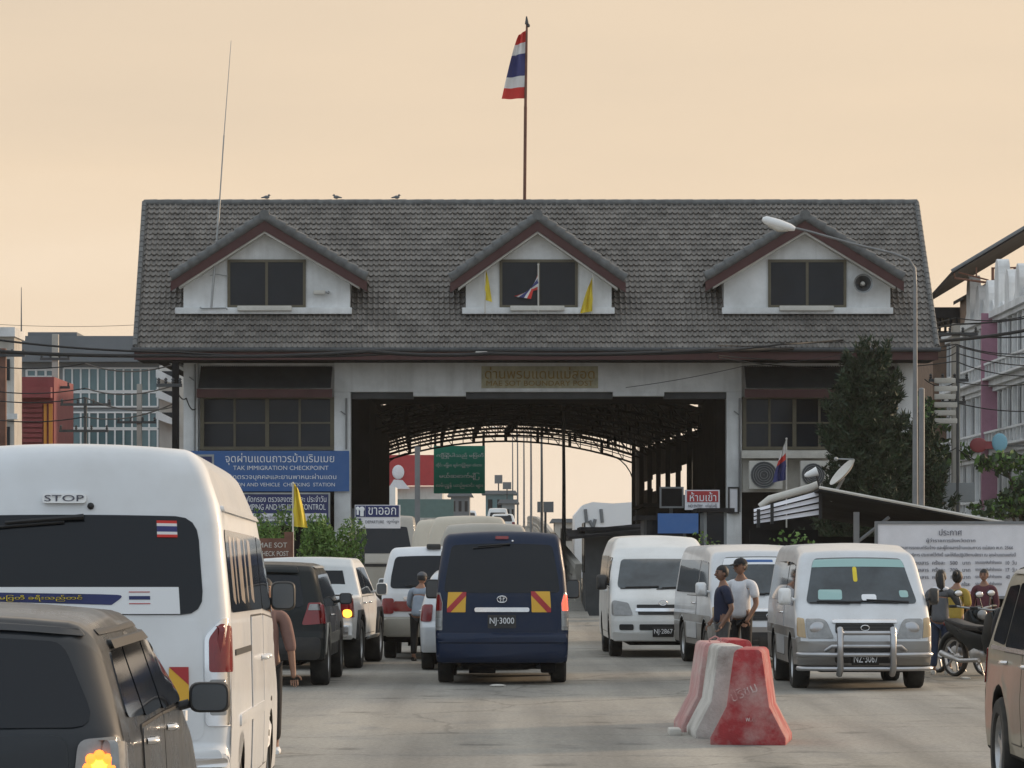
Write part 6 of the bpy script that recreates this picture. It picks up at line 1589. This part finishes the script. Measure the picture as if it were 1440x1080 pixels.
b = MB(True); Yz = 140; b.box(X_(224, Yz), X_(262, Yz), Yz, Yz + 6, 0, Z_(514, Yz)); b.build('wall', 'plaster_warm', t)
for q in (520, 548, 578):
    b = MB(True); b.prism([(X_(222, Yz), Z_(q, Yz)), (X_(250, Yz), Z_(q + 14, Yz)), (X_(250, Yz), Z_(q + 22, Yz)), (X_(222, Yz), Z_(q + 12, Yz))], Yz - .8, Yz, 'y'); b.build('balcony', 'plaster', t)
    b = MB(True); b.box(X_(228, Yz), X_(246, Yz), Yz - .04, Yz - .01, Z_(q + 12, Yz), Z_(q + 2, Yz)); b.build('window', 'winglass', t)
Yz = 136
t = thing('shuttered_shop', 'low shop with dark red roller shutters at the left edge', 'building', (X_(48, Yz), Yz + 3, 0))
b = MB(True); b.box(X_(18, Yz), X_(76, Yz), Yz, Yz + 6, 0, Z_(530, Yz)); b.build('wall', 'shutterred', t)
for k_ in range(10):
    q = 568 + k_ * 7; b = MB(True); b.box(X_(26, Yz), X_(60, Yz), Yz - .10, Yz - .01, Z_(q + 5, Yz), Z_(q, Yz)); b.build('shutter_slat', 'shutterred', t)
b = MB(True); b.box(X_(62, Yz), X_(66, Yz), Yz - .1, Yz - .01, 0, Z_(568, Yz)); b.box(X_(69, Yz), X_(74, Yz), Yz - .1, Yz - .01, 0, Z_(568, Yz)); b.build('door_frame', 'orange', t)
b = MB(True); b.box(X_(22, Yz), X_(74, Yz), Yz - .6, Yz, Z_(560, Yz), Z_(545, Yz)); b.build('awning', 'shutterred', t)
Yz = 128
t = thing('beige_building', 'beige building corner at the far left edge of the photo', 'building', (X_(-15, Yz), Yz + 3, 0))
b = MB(True); b.box(X_(-60, Yz), X_(20, Yz), Yz, Yz + 2, 0, Z_(462, Yz)); b.build('wall', 'plaster_warm', t)
b = MB(True); b.box(X_(-62, Yz), X_(23, Yz), Yz - .4, Yz + 2.3, Z_(474, Yz), Z_(461, Yz)); b.box(X_(-62, Yz), X_(26, Yz), Yz - .3, Yz, Z_(590, Yz), Z_(582, Yz)); b.build('cornice', 'plaster', t)
b = MB(True)
for q in (505, 600):
    b = MB(True); b.box(X_(4, Yz), X_(14, Yz), Yz - .05, Yz - .01, Z_(q + 30, Yz), Z_(q, Yz)); b.build('window', 'winglass', t)
b = MB(True); p = P(30, 466, Yz); b.tube([p, P(30, 404, Yz)], [.03, .012], 6); tag(b.build('roof_aerial', 'slate', None, 40), 'thin vertical aerial on the roof at the far left', 'antenna')
# ornate white building on the right, its long side running away from us
Yz = 125
t = thing('ornate_building', 'white ornate four storey building with pink stripe at the right edge', 'building', (X_(1400, Yz), Yz + 8, 0))
A0, A1 = Vector((X_(1500, 116), 116, 0)), Vector((X_(1318, 150), 150, 0)); dirv = (A1 - A0).normalized(); nv_ = Vector((-dirv.y, dirv.x, 0)); Lw = (A1 - A0).length
if nv_.x > 0: nv_ = -nv_
FM_ = Matrix(((dirv.x, nv_.x, 0, A0.x), (dirv.y, nv_.y, 0, A0.y), (0, 0, 1, 0), (0, 0, 0, 1)))   # local u along, v out, z up
def fbox(b, u0, u1, v0, v1, z0, z1, mi=0): b.box(u0, u1, v0, v1, z0, z1, mi, FM_)
ztop = 11.0
b = MB(True); fbox(b, -6, Lw, -8, 0, 0, ztop); b.build('wall', 'plaster', t)
for fl in range(4):
    z0 = .6 + fl * 2.65
    b = MB(True); fbox(b, -6, Lw, 0, .35, z0 + 2.25, z0 + 2.5); fbox(b, -6, Lw, 0, .2, z0 + 2.08, z0 + 2.25); b.build('cornice', 'plaster', t)
    for k_ in range(14):
        u = -1 + k_ * (Lw + .5) / 14
        b = MB(True); fbox(b, u, u + 1.1, .01, .05, z0 + .35, z0 + 1.95, 1); fbox(b, u - .14, u, .01, .14, z0 + .25, z0 + 2.05); fbox(b, u + 1.1, u + 1.24, .01, .14, z0 + .25, z0 + 2.05); fbox(b, u - .2, u + 1.3, .01, .22, z0 + .12, z0 + .25); fbox(b, u + .52, u + .58, .04, .09, z0 + .35, z0 + 1.95)
        b.build('window', ['plaster', 'winglass'], t)
    if fl:
        b = MB(True)
        for k_ in range(40): u = -3 + k_ * (Lw + 2) / 40; fbox(b, u, u + .12, .40, .50, z0 - .1, z0 + .42)
        fbox(b, -3, Lw, .36, .54, z0 + .42, z0 + .50); fbox(b, -3, Lw, .02, .6, z0 - .16, z0 - .08); b.build('balcony', 'plaster', t)
for u in (Lw * .47,): 
    b = MB(True); fbox(b, u, u + .15, .0, .62, 0, ztop); b.build('pink_stripe', 'pink', t)
# crenellated parapet with rounded merlons
for k_ in range(9):
    u = 1 + k_ * 2.6; b = MB(True); zz = ztop + (1.1 if k_ % 3 != 2 else 1.7)
    n = 9; poly = [(u, ztop)] + [(u + .55 - .55 * cos(pi * i / n), zz - .55 + .55 * sin(pi * i / n) * 1.5) for i in range(n + 1)] + [(u + 1.1, ztop)]
    b.prism(poly, -.2, .25, 'y'); b.v = [tuple(FM_ @ Vector((p[0], p[1], p[2]))) for p in b.v]; b.build('merlon', 'plaster', t)
b = MB(True)
for k_ in range(13):
    u = -4 + k_ * 2.2; b.prism([(u, ztop), (u + 2.2, ztop), (u + 2.0, ztop + .2), (u + 1.1, ztop + .75), (u + .2, ztop + .2)], -.12, .12, 'y')
b.v = [tuple(FM_ @ Vector(p)) for p in b.v]; b.build('parapet', 'plaster', t)
# roof structures on/behind it
Yz = 140
t = thing('rooftop_house', 'brown rooftop room with shallow gable behind the white parapet', 'building', (X_(1412, Yz), Yz + 3, 0))
b = MB(True); b.box(X_(1377, Yz), X_(1500, Yz), Yz, Yz + 6, 0, Z_(405, Yz)); b.prism([(X_(1377, Yz), Z_(405, Yz)), (X_(1500, Yz), Z_(405, Yz)), (X_(1500, Yz), Z_(386, Yz)), (X_(1412, Yz), Z_(386, Yz))], Yz + .02, Yz + 5.9, 'y'); b.build('wall', 'brownwall', t)
b = MB(True); slabroof(b, X_(1369, Yz), Z_(408, Yz), X_(1412, Yz), Z_(385, Yz), Yz - .6, Yz + 6.4, .15, 0); slabroof(b, X_(1412, Yz), Z_(385, Yz) + .001, X_(1520, Yz), Z_(384, Yz), Yz - .6, Yz + 6.4, .15, 0); b.build('roof', 'darkroof', t)
Yz = 134
t = thing('rooftop_canopy', 'large dark tilted metal canopy high on steel frame at the right edge', 'canopy', (X_(1420, Yz), Yz + 2, 11))
b = MB(True); slabroof(b, X_(1338, Yz), Z_(382, Yz), X_(1500, Yz), Z_(285, Yz), Yz, Yz + 9, .12, -.55); b.build('roof', 'darkroof', t)
b = MB(True); b.tube([(X_(1338, Yz), Yz - .02, Z_(381, Yz)), (X_(1500, Yz), Yz - .02, Z_(284, Yz))], .07, 6); b.build('roof_edge', 'slate', t, 40)
b = MB(True)
zz = lambda q: Z_(q, Yz)
b.tube([P(1341, 383, Yz + .1), P(1343, 391, Yz + .1), P(1385, 397, Yz + .1), P(1460, 405, Yz + .1)], .05, 6)
b.tube([P(1348, 383, Yz + .1), P(1390, 394, Yz + .1)], .035, 6); b.tube([P(1373, 376, Yz + .1), P(1373, 390, Yz + .1)], .035, 6)
b.tube([P(1396, 377, Yz + .1), P(1440, 376, Yz + .1)], .035, 6)
for px in (1396, 1427, 1490): b.tube([P(px, 376, Yz + .2), P(px, 420, Yz + .2)], .06, 6)
b.build('frame', 'rust', t, 40)
Yz = 146
t = thing('rooftop_terrace', 'dark flat roofed terrace with open lattice sides right of the gatehouse roof', 'building', (X_(1345, Yz), Yz + 2, 0))
b = MB(True); b.box(X_(1312, Yz), X_(1380, Yz), Yz, Yz + 6, Z_(447, Yz), Z_(432, Yz)); b.build('roof', 'darkroof', t)
b = MB(True); b.box(X_(1312, Yz), X_(1380, Yz), Yz, Yz + 6, 0, Z_(476, Yz)); b.build('wall', 'brownwall', t)
b = MB(True)
for k_ in range(9): px = 1314 + k_ * 8; b.box(X_(px, Yz) - .05, X_(px, Yz) + .05, Yz + .1, Yz + .2, Z_(476, Yz), Z_(447, Yz))
for q in (456, 465): b.box(X_(1312, Yz), X_(1380, Yz), Yz + .21, Yz + .26, Z_(q + 2.5, Yz), Z_(q, Yz))
b.build('lattice', 'vdark', t)
# hanging sign and umbrella on the right building front
Yz = 108
t = thing('round_signs', 'dark red and pale blue rounded shop signs projecting by the ornate building', 'sign', P(1392, 626, Yz))
b = MB(); b.ball((-.36, 0, 0), (.28, .06, .24), 16); b.box(-.2, .16, -.05, .05, -.12, .12); b.build('red_panel', 'shutterred', t, 40)
b = MB(); b.ball((.30, -.07, .08), (.25, .06, .30), 16); b.build('blue_panel', 'skyblue', t, 40)
b = MB(); b.tube([(.2, .1, 0), (3.0, 2.0, 0)], .03, 6); b.build('bracket', 'darkmetal', t, 40)
t = thing('white_ornaments', 'pale stacked ornament of white lettered panels on the corner beside the utility pole', 'sign', P(1332, 600, 110))
for k_ in range(6):
    b = MB(); z = .1 + k_ * .26; b.box(-.42, .32 - .05 * (k_ % 2), -.06, .06, z, z + .17); b.build('panel', 'offwhite', t, bevel=.03)
b = MB(); b.box(.30, .38, 0, .1, -4.5, 2.6); b.build('post', 'darkmetal', t)

# ---------------------------------------------------------------- beyond the arch
YGr = 166
t = thing('direction_sign', 'green road sign with white lettering hanging at the far end of the arch', 'sign', P(646, 694, YGr))
b = MB(True); b.box(X_(610, YGr), X_(682, YGr), YGr - .04, YGr + .04, Z_(694, YGr), Z_(627, YGr)); b.build('panel', 'green', t)
for i, (tx, a, c_, h_) in enumerate((('ကြိုဆိုပါသည် မြဝတီ', 614, 680, 8), ('ထိုင်း မြန်မာ ချစ်ကြည်ရေး တံတား', 613, 678, 7), ('မယ်ဆောက်မြို့', 618, 674, 10), ('လမ်းညွှန် ယာဉ်မောင်း များ', 613, 679, 8))):
    q = 637 + i * 14; ptext(tx, a, q, c_, q + h_, YGr, 'letterwhite', t, .06)
for px in (612, 680):
    b = MB(True); b.box(X_(px, YGr) - .06, X_(px, YGr) + .06, YGr + .05, YGr + .17, Z_(627, YGr) + 0, Z_(612, YGr) + .2); b.build('hanger', 'vdark', t)
YPp = 98
t = thing('sign_post', 'tall bare grey steel post left of the green road sign', 'post', (X_(587, YPp), YPp, 0))
b = MB(); b.box(-.075, .075, -.075, .075, 0, Z_(628, YPp)); b.build('pole', 'polegrey', t)
t = thing('red_building', 'hazy building with broad red upper front beyond the arch on the left', 'building', (X_(575, 235), 238, 0)); Yz = 235
b = MB(True); b.box(X_(500, Yz), X_(622, Yz), Yz, Yz + 6, 0, Z_(684, Yz)); b.build('wall', 'plaster_warm', t)
b = MB(True); b.box(X_(505, Yz), X_(615, Yz), Yz - .4, Yz - .2, Z_(683, Yz), Z_(640, Yz)); b.build('red_panel', 'red', t)
b = MB(True); c = P(560, 664, Yz - .5); b.ball(c, (.42, .08, .5), 14); b.prism([(c.x - .7, c.z - 1.15), (c.x + .8, c.z - 1.15), (c.x + .3, c.z - .55), (c.x - .3, c.z - .5)], c.y, c.y + .1, 'y'); b.build('white_motif', 'boardwhite', t, 40)
b = MB(True); b.box(X_(532, Yz - 20), X_(556, Yz - 20), Yz - 20, Yz - 16, 0, Z_(685, Yz - 20)); b.build('white_annex', 'white', t)
b = MB(True); b.box(X_(556, Yz), X_(640, Yz), Yz - 6, Yz - 5.8, Z_(728, Yz - 6), Z_(702, Yz - 6)); b.build('green_hoarding', 'tealgrey', t)
for lab, p0, p1, q, Yz, m in (('hazy pale green house below the green sign', 683, 722, 695, 330, 'greyglass'), ('hazy grey blocks left of the far white cars', 634, 660, 698, 360, 'slate'), ('squat hazy grey block beside the lamp posts', 706, 724, 708, 300, 'greywall'), ('long hazy low building right of the railing', 780, 880, 735, 300, 'plaster_warm')):
    t = thing('distant_house', lab, 'building', (X_((p0 + p1) / 2, Yz), Yz + 4, 0), 0, 'hazy buildings across the bridge')
    x0, x1, z1_ = X_(p0, Yz), X_(p1, Yz), Z_(q, Yz)
    b = MB(True); b.box(x0, x1, Yz, Yz + 8, 0, z1_); b.build('wall', m, t)
    b = MB(True); b.prism([(x0 - .4, z1_), (x1 + .4, z1_), (x1 + .2, z1_ + .35), (x0 - .2, z1_ + .35)], Yz - .4, Yz + 8.4, 'y'); b.build('roof', 'slate', t)
    b = MB(True)
    for k_ in range(3): xx = x0 + (x1 - x0) * (k_ + .25) / 3; b.box(xx, xx + (x1 - x0) * .16, Yz - .05, Yz - .01, z1_ - 1.6, z1_ - .5)
    b.build('window', 'winglass', t)
Yz = 230
t = thing('white_hoarding', 'pale blue white shed front with dark marks beyond the railing on the right', 'building', (X_(850, Yz), Yz + 4, 0))
b = MB(True); b.prism([(X_(808, Yz), 0), (X_(905, Yz), 0), (X_(905, Yz), Z_(705, Yz)), (X_(862, Yz), Z_(708, Yz)), (X_(833, Yz), Z_(706, Yz)), (X_(820, Yz), Z_(710, Yz)), (X_(808, Yz), Z_(724, Yz))], Yz, Yz + 8, 'y'); b.build('wall', 'letterwhite', t)
b = MB(True)
for a, q0, c_, q1 in ((823, 716, 825, 735), (845, 716, 847, 735), (829, 732, 834, 742), (837, 730, 834, 742)): b.tube([P(a, q0, Yz - .05), P(c_, q1, Yz - .05)], .12, 5)
b.build('marks', 'slate', t)
# lamp posts of the bridge, seen end on
for i, (px, Y, top, head) in enumerate(((793, 128, 600, 0), (762, 168, 600, 1), (747, 210, 610, 0), (737, 255, 615, 1), (728, 300, 618, 1), (721, 350, 622, 1))):
    zb_ = road_z(Y)
    t = thing('bridge_lamp', ('nearest lamp post of the bridge row, rightmost under the arch', 'second lamp post of the bridge row, curved at its top', 'third lamp post of the bridge row counted from the right', 'fourth lamp post of the bridge row counted from the right', 'fifth lamp post of the bridge row, thin and hazy', 'farthest lamp post of the bridge row, left of the others')[i], 'street lamp', (X_(px, Y), Y, zb_), 0, 'lamp posts along the bridge')
    h = Z_(top, Y) - zb_ + .8
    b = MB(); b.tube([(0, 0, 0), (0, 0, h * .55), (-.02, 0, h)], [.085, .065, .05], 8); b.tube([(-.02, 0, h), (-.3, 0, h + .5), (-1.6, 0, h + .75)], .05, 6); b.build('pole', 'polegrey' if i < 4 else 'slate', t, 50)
    b = MB(); b.ball((-1.9, 0, h + .74), (.35, .12, .08), 10); b.build('lamp_head', 'offwhite', t, 50)
for lab, px, py, w, h, Y in (('grey back of a road sign on the bridge right of the lamp posts', 767, 713, 23, 15, 175), ('small hazy grey hoarding high above the pale house', 701, 674, 11, 12, 330), ('low hazy grey hoarding just right of the high small one', 713, 683, 12, 10, 320)):
    t = thing('road_sign', lab, 'sign', (X_(px, Y), Y, road_z(Y)))
    b = MB(True); b.box(X_(px - w / 2, Y), X_(px + w / 2, Y), Y - .05, Y, Z_(py + h / 2, Y), Z_(py - h / 2, Y)); b.build('panel', 'slate', t)
    b = MB(True); b.box(X_(px, Y) - .06, X_(px, Y) + .06, Y + .01, Y + .12, road_z(Y), Z_(py - h / 2, Y)); b.build('post', 'darkmetal', t)
# railings of the bridge
def railing(label, x, y0, y1, m='concrete'):
    t = thing('bridge_railing', label, 'railing', (x, y0, road_z(y0)), 0, 'railings of the bridge'); ys = np.linspace(y0, y1, 40)
    b = MB(True)
    for a, c_ in zip(ys, ys[1:]):
        for z0, z1_ in ((.95, 1.12), (.45, .55), (0, .25)):
            b.add([(x - .1, a, road_z(a) + z0), (x + .1, a, road_z(a) + z0), (x + .1, c_, road_z(c_) + z0), (x - .1, c_, road_z(c_) + z0), (x - .1, a, road_z(a) + z1_), (x + .1, a, road_z(a) + z1_), (x + .1, c_, road_z(c_) + z1_), (x - .1, c_, road_z(c_) + z1_)],
                  [(0, 3, 2, 1), (4, 5, 6, 7), (0, 1, 5, 4), (1, 2, 6, 5), (2, 3, 7, 6), (3, 0, 4, 7)])
    b.build('rails', m, t)
    b = MB(); b.box(-.08, .08, -.08, .08, 0, .95); p0 = b.build('post', m, t)
    for i, a in enumerate(np.linspace(y0, y1, 60)):
        q = p0 if i == 0 else p0.copy()
        if i: COL.objects.link(q)
        q.location = (0, a - y0, road_z(a) - road_z(y0))
railing('white bridge railing running away on the right of the outgoing lane', 1.95, 100, 420)
railing('white bridge railing on the far left of the outgoing lane', -5.6, 166, 420)

# ---------------------------------------------------------------- ground, road, bridge deck
gm = bpy.data.materials.new('dusty_ground'); gm.use_nodes = True
def road_material(m, cols, scale=.12, patch=.05, bump=.25):
    nt = m.node_tree; b = nt.nodes['Principled BSDF']; b.inputs['Roughness'].default_value = .9; b.inputs['Specular IOR Level'].default_value = .25
    tc = nt.nodes.new('ShaderNodeTexCoord'); mp = nt.nodes.new('ShaderNodeMapping'); mp.inputs['Scale'].default_value = (1, .55, 1); nt.links.new(tc.outputs['Object'], mp.inputs[0])
    def nz(s, d=8, r=.6): n = nt.nodes.new('ShaderNodeTexNoise'); n.inputs['Scale'].default_value = s; n.inputs['Detail'].default_value = d; n.inputs['Roughness'].default_value = r; nt.links.new(mp.outputs[0], n.inputs[0]); return n
    n1, n2, n3, n4 = nz(.35, 9), nz(1.6, 8, .65), nz(22, 3), nz(.9, 9, .7)
    r = nt.nodes.new('ShaderNodeValToRGB'); r.color_ramp.elements[0].position = .32; r.color_ramp.elements[1].position = .68; r.color_ramp.elements[0].color = (*cols[0], 1); r.color_ramp.elements[1].color = (*cols[1], 1)
    nt.links.new(n1.outputs['Fac'], r.inputs[0])
    r2 = nt.nodes.new('ShaderNodeMapRange'); r2.inputs[1].default_value = .52; r2.inputs[2].default_value = .70; nt.links.new(n2.outputs['Fac'], r2.inputs[0])
    m2 = nt.nodes.new('ShaderNodeMix'); m2.data_type = 'RGBA'; nt.links.new(r2.outputs[0], m2.inputs[0]); nt.links.new(r.outputs[0], m2.inputs[6]); m2.inputs[7].default_value = (*cols[2], 1)
    r4 = nt.nodes.new('ShaderNodeMapRange'); r4.inputs[1].default_value = .60; r4.inputs[2].default_value = .68; r4.inputs[4].default_value = .55; nt.links.new(n4.outputs['Fac'], r4.inputs[0])
    m3 = nt.nodes.new('ShaderNodeMix'); m3.data_type = 'RGBA'; nt.links.new(r4.outputs[0], m3.inputs[0]); nt.links.new(m2.outputs[2], m3.inputs[6]); m3.inputs[7].default_value = (*cols[3], 1)
    # fine grain and tyre polished streaks along the lanes
    mx = nt.nodes.new('ShaderNodeMix'); mx.data_type = 'RGBA'; mx.blend_type = 'MULTIPLY'; mx.inputs[0].default_value = .5
    r3 = nt.nodes.new('ShaderNodeMapRange'); r3.inputs[1].default_value = .2; r3.inputs[2].default_value = .8; r3.inputs[3].default_value = .55; r3.inputs[4].default_value = 1.4; nt.links.new(n3.outputs['Fac'], r3.inputs[0])
    cb_ = nt.nodes.new('ShaderNodeCombineXYZ'); [nt.links.new(r3.outputs[0], cb_.inputs[i]) for i in range(3)]
    nt.links.new(m3.outputs[2], mx.inputs[6]); nt.links.new(cb_.outputs[0], mx.inputs[7])
    mp2 = nt.nodes.new('ShaderNodeMapping'); mp2.inputs['Scale'].default_value = (1.3, .05, 1); nt.links.new(tc.outputs['Object'], mp2.inputs[0])
    n5 = nt.nodes.new('ShaderNodeTexNoise'); n5.inputs['Scale'].default_value = 1.0; n5.inputs['Detail'].default_value = 5; nt.links.new(mp2.outputs[0], n5.inputs[0])
    r5 = nt.nodes.new('ShaderNodeMapRange'); r5.inputs[1].default_value = .35; r5.inputs[2].default_value = .65; r5.inputs[3].default_value = .72; r5.inputs[4].default_value = 1.12; nt.links.new(n5.outputs['Fac'], r5.inputs[0])
    # cracks and drops of oil
    wv = nt.nodes.new('ShaderNodeVectorMath'); wv.operation = 'MULTIPLY_ADD'; nt.links.new(n4.outputs['Color'], wv.inputs[0]); wv.inputs[1].default_value = (1.1, 1.1, 0); nt.links.new(tc.outputs['Object'], wv.inputs[2])
    vo = nt.nodes.new('ShaderNodeTexVoronoi'); vo.feature = 'DISTANCE_TO_EDGE'; vo.inputs['Scale'].default_value = .28; nt.links.new(wv.outputs[0], vo.inputs[0])
    rc = nt.nodes.new('ShaderNodeMapRange'); rc.inputs[1].default_value = .0; rc.inputs[2].default_value = .012; rc.inputs[3].default_value = .68; rc.inputs[4].default_value = 1.0; nt.links.new(vo.outputs['Distance'], rc.inputs[0])
    v2_ = nt.nodes.new('ShaderNodeTexVoronoi'); v2_.inputs['Scale'].default_value = .9; v2_.inputs['Randomness'].default_value = 1; nt.links.new(wv.outputs[0], v2_.inputs[0])
    ro = nt.nodes.new('ShaderNodeMapRange'); ro.inputs[1].default_value = .06; ro.inputs[2].default_value = .24; ro.inputs[3].default_value = .62; ro.inputs[4].default_value = 1.0; nt.links.new(v2_.outputs['Distance'], ro.inputs[0])
    mm = nt.nodes.new('ShaderNodeMath'); mm.operation = 'MULTIPLY'; nt.links.new(rc.outputs[0], mm.inputs[0]); nt.links.new(ro.outputs[0], mm.inputs[1])
    m6 = nt.nodes.new('ShaderNodeMath'); m6.operation = 'MULTIPLY'; nt.links.new(mm.outputs[0], m6.inputs[0]); nt.links.new(r5.outputs[0], m6.inputs[1]); r5 = m6
    sc = nt.nodes.new('ShaderNodeVectorMath'); sc.operation = 'SCALE'; nt.links.new(mx.outputs[2], sc.inputs[0]); nt.links.new(r5.outputs[0], sc.inputs['Scale'])
    nt.links.new(sc.outputs[0], b.inputs['Base Color'])
    bp = nt.nodes.new('ShaderNodeBump'); bp.inputs['Strength'].default_value = bump; bp.inputs['Distance'].default_value = .03; nt.links.new(n2.outputs['Fac'], bp.inputs['Height']); nt.links.new(bp.outputs[0], b.inputs['Normal'])
road_material(gm, [(.27, .25, .21), (.33, .295, .24), (.24, .22, .19), (.16, .15, .135)])
rm = bpy.data.materials.new('worn_road'); rm.use_nodes = True
road_material(rm, [(.295, .285, .26), (.355, .33, .285), (.27, .262, .243), (.165, .158, .15)])
b = MB(); b.add([(-3000, -300, 0), (3000, -300, 0), (3000, 5000, 0), (-3000, 5000, 0)], [(0, 1, 2, 3)]); tag(b.build('ground', gm), None, None, None, 'structure')
b = MB(); b.add([(-9, -20, .004), (12, -20, .004), (12, 100, .004), (-9, 100, .004)], [(0, 1, 2, 3)]); tag(b.build('road', rm), None, None, None, 'structure')
b = MB(); ys = [92, 96, 100, 110, 125, 140, 160, 180, 194, 215, 240, 260, 290, 320, 350, 378, 420, 480, 560, 700]
vs = []
for y in ys: vs += [(-5.8, y, road_z(y) + .008), (2.1, y, road_z(y) + .008), (2.1, y, max(-.5, road_z(y) - 1.2)), (-5.8, y, max(-.5, road_z(y) - 1.2))]
fs = []
for i in range(len(ys) - 1):
    a = i * 4
    for k_ in range(4): fs.append((a + k_, a + (k_ + 1) % 4, a + 4 + (k_ + 1) % 4, a + 4 + k_))
b.add(vs, fs); tag(b.build('bridge_deck', rm), None, None, None, 'structure')
# raised kerb along the right pavement
b = MB(); b.box(5.9, 14, 47.2, 110, 0, .006); tag(b.build('pavement', gm), None, None, None, 'structure')

# ---------------------------------------------------------------- sky, sun, haze
SUN_AZ, SUN_EL = radians(58), radians(14)
w = bpy.data.worlds.new('World'); scene.world = w; w.use_nodes = True; nt = w.node_tree
bg = nt.nodes['Background']; out = nt.nodes['World Output']
sky = nt.nodes.new('ShaderNodeTexSky'); sky.sky_type = 'NISHITA'; sky.sun_disc = False; sky.sun_elevation = SUN_EL; sky.sun_rotation = SUN_AZ
sky.air_density = 1.6; sky.dust_density = 6.0; sky.ozone_density = 1.0; sky.altitude = 200
nt.links.new(sky.outputs[0], bg.inputs[0]); bg.inputs[1].default_value = SKY_STR = .06
tc = nt.nodes.new('ShaderNodeTexCoord'); sx = nt.nodes.new('ShaderNodeSeparateXYZ'); nt.links.new(tc.outputs['Generated'], sx.inputs[0])
ramp = nt.nodes.new('ShaderNodeValToRGB'); cr = ramp.color_ramp
stops = [(0.0, (.87, .725, .575)), (.05, (.845, .69, .525)), (.10, (.785, .625, .46)), (.17, (.69, .56, .425)), (.45, (.80, .74, .66)), (1.0, (.74, .77, .80))]
cr.elements[0].position = stops[0][0]; cr.elements[0].color = (*stops[0][1], 1); cr.elements[1].position = 1; cr.elements[1].color = (*stops[-1][1], 1)
for p, c in stops[1:-1]: e = cr.elements.new(p); e.color = (*c, 1)
mpw = nt.nodes.new('ShaderNodeMapping'); mpw.inputs['Scale'].default_value = (4, 4, 22); nt.links.new(tc.outputs['Generated'], mpw.inputs[0])
nw = nt.nodes.new('ShaderNodeTexNoise'); nw.inputs['Scale'].default_value = 1.0; nw.inputs['Detail'].default_value = 5; nt.links.new(mpw.outputs[0], nw.inputs[0])
aw = nt.nodes.new('ShaderNodeMath'); aw.operation = 'MULTIPLY_ADD'; nt.links.new(nw.outputs['Fac'], aw.inputs[0]); aw.inputs[1].default_value = .16; nt.links.new(sx.outputs[2], aw.inputs[2])
aw2 = nt.nodes.new('ShaderNodeMath'); aw2.operation = 'SUBTRACT'; nt.links.new(aw.outputs[0], aw2.inputs[0]); aw2.inputs[1].default_value = .08
nt.links.new(aw2.outputs[0], ramp.inputs[0])
# dust haze away from the low sun is cooler and dimmer
dt = nt.nodes.new('ShaderNodeVectorMath'); dt.operation = 'DOT_PRODUCT'; nt.links.new(tc.outputs['Generated'], dt.inputs[0]); dt.inputs[1].default_value = (sin(SUN_AZ * .5), cos(SUN_AZ * .5), .1)
mr = nt.nodes.new('ShaderNodeMapRange'); mr.inputs[1].default_value = .75; mr.inputs[2].default_value = -.45; mr.clamp = True; nt.links.new(dt.outputs['Value'], mr.inputs[0])
mxw = nt.nodes.new('ShaderNodeMix'); mxw.data_type = 'RGBA'; nt.links.new(mr.outputs[0], mxw.inputs[0]); nt.links.new(ramp.outputs[0], mxw.inputs[6]); mxw.inputs[7].default_value = (.60, .68, .76, 1)
bg2 = nt.nodes.new('ShaderNodeBackground'); nt.links.new(mxw.outputs[2], bg2.inputs[0]); bg2.inputs[1].default_value = .82
ad = nt.nodes.new('ShaderNodeMixShader'); ad.inputs[0].default_value = .90; nt.links.new(bg.outputs[0], ad.inputs[1]); nt.links.new(bg2.outputs[0], ad.inputs[2]); nt.links.new(ad.outputs[0], out.inputs[0])
sd = bpy.data.lights.new('sun', 'SUN'); sd.energy = 1.9; sd.angle = radians(10); sd.color = (1, .74, .50)
so = bpy.data.objects.new('sun', sd); COL.objects.link(so)
dv = Vector((sin(SUN_AZ) * cos(SUN_EL), cos(SUN_AZ) * cos(SUN_EL), sin(SUN_EL)))
so.rotation_euler = (-dv).to_track_quat('-Z', 'Y').to_euler(); so.location = (60, 40, 40)
HAZE = True
if HAZE:
    b = MB(); b.box(-130, 130, -40, 640, -1.0, 24.0); hz = b.build('haze', [], None); hz['kind'] = 'stuff'
    hm = bpy.data.materials.new('haze_air'); hm.use_nodes = True; n2 = hm.node_tree; n2.nodes.remove(n2.nodes['Principled BSDF'])
    pv = n2.nodes.new('ShaderNodeVolumePrincipled'); pv.inputs['Color'].default_value = (.95, .90, .82, 1); pv.inputs['Density'].default_value = .00018
    n2.links.new(pv.outputs[0], n2.nodes['Material Output'].inputs['Volume']); hz.data.materials.append(hm)
vs_ = scene.view_settings; vs_.view_transform = 'Standard'; vs_.look = 'None'; vs_.gamma = 1; vs_.use_curve_mapping = False; vs_.exposure = 0.56
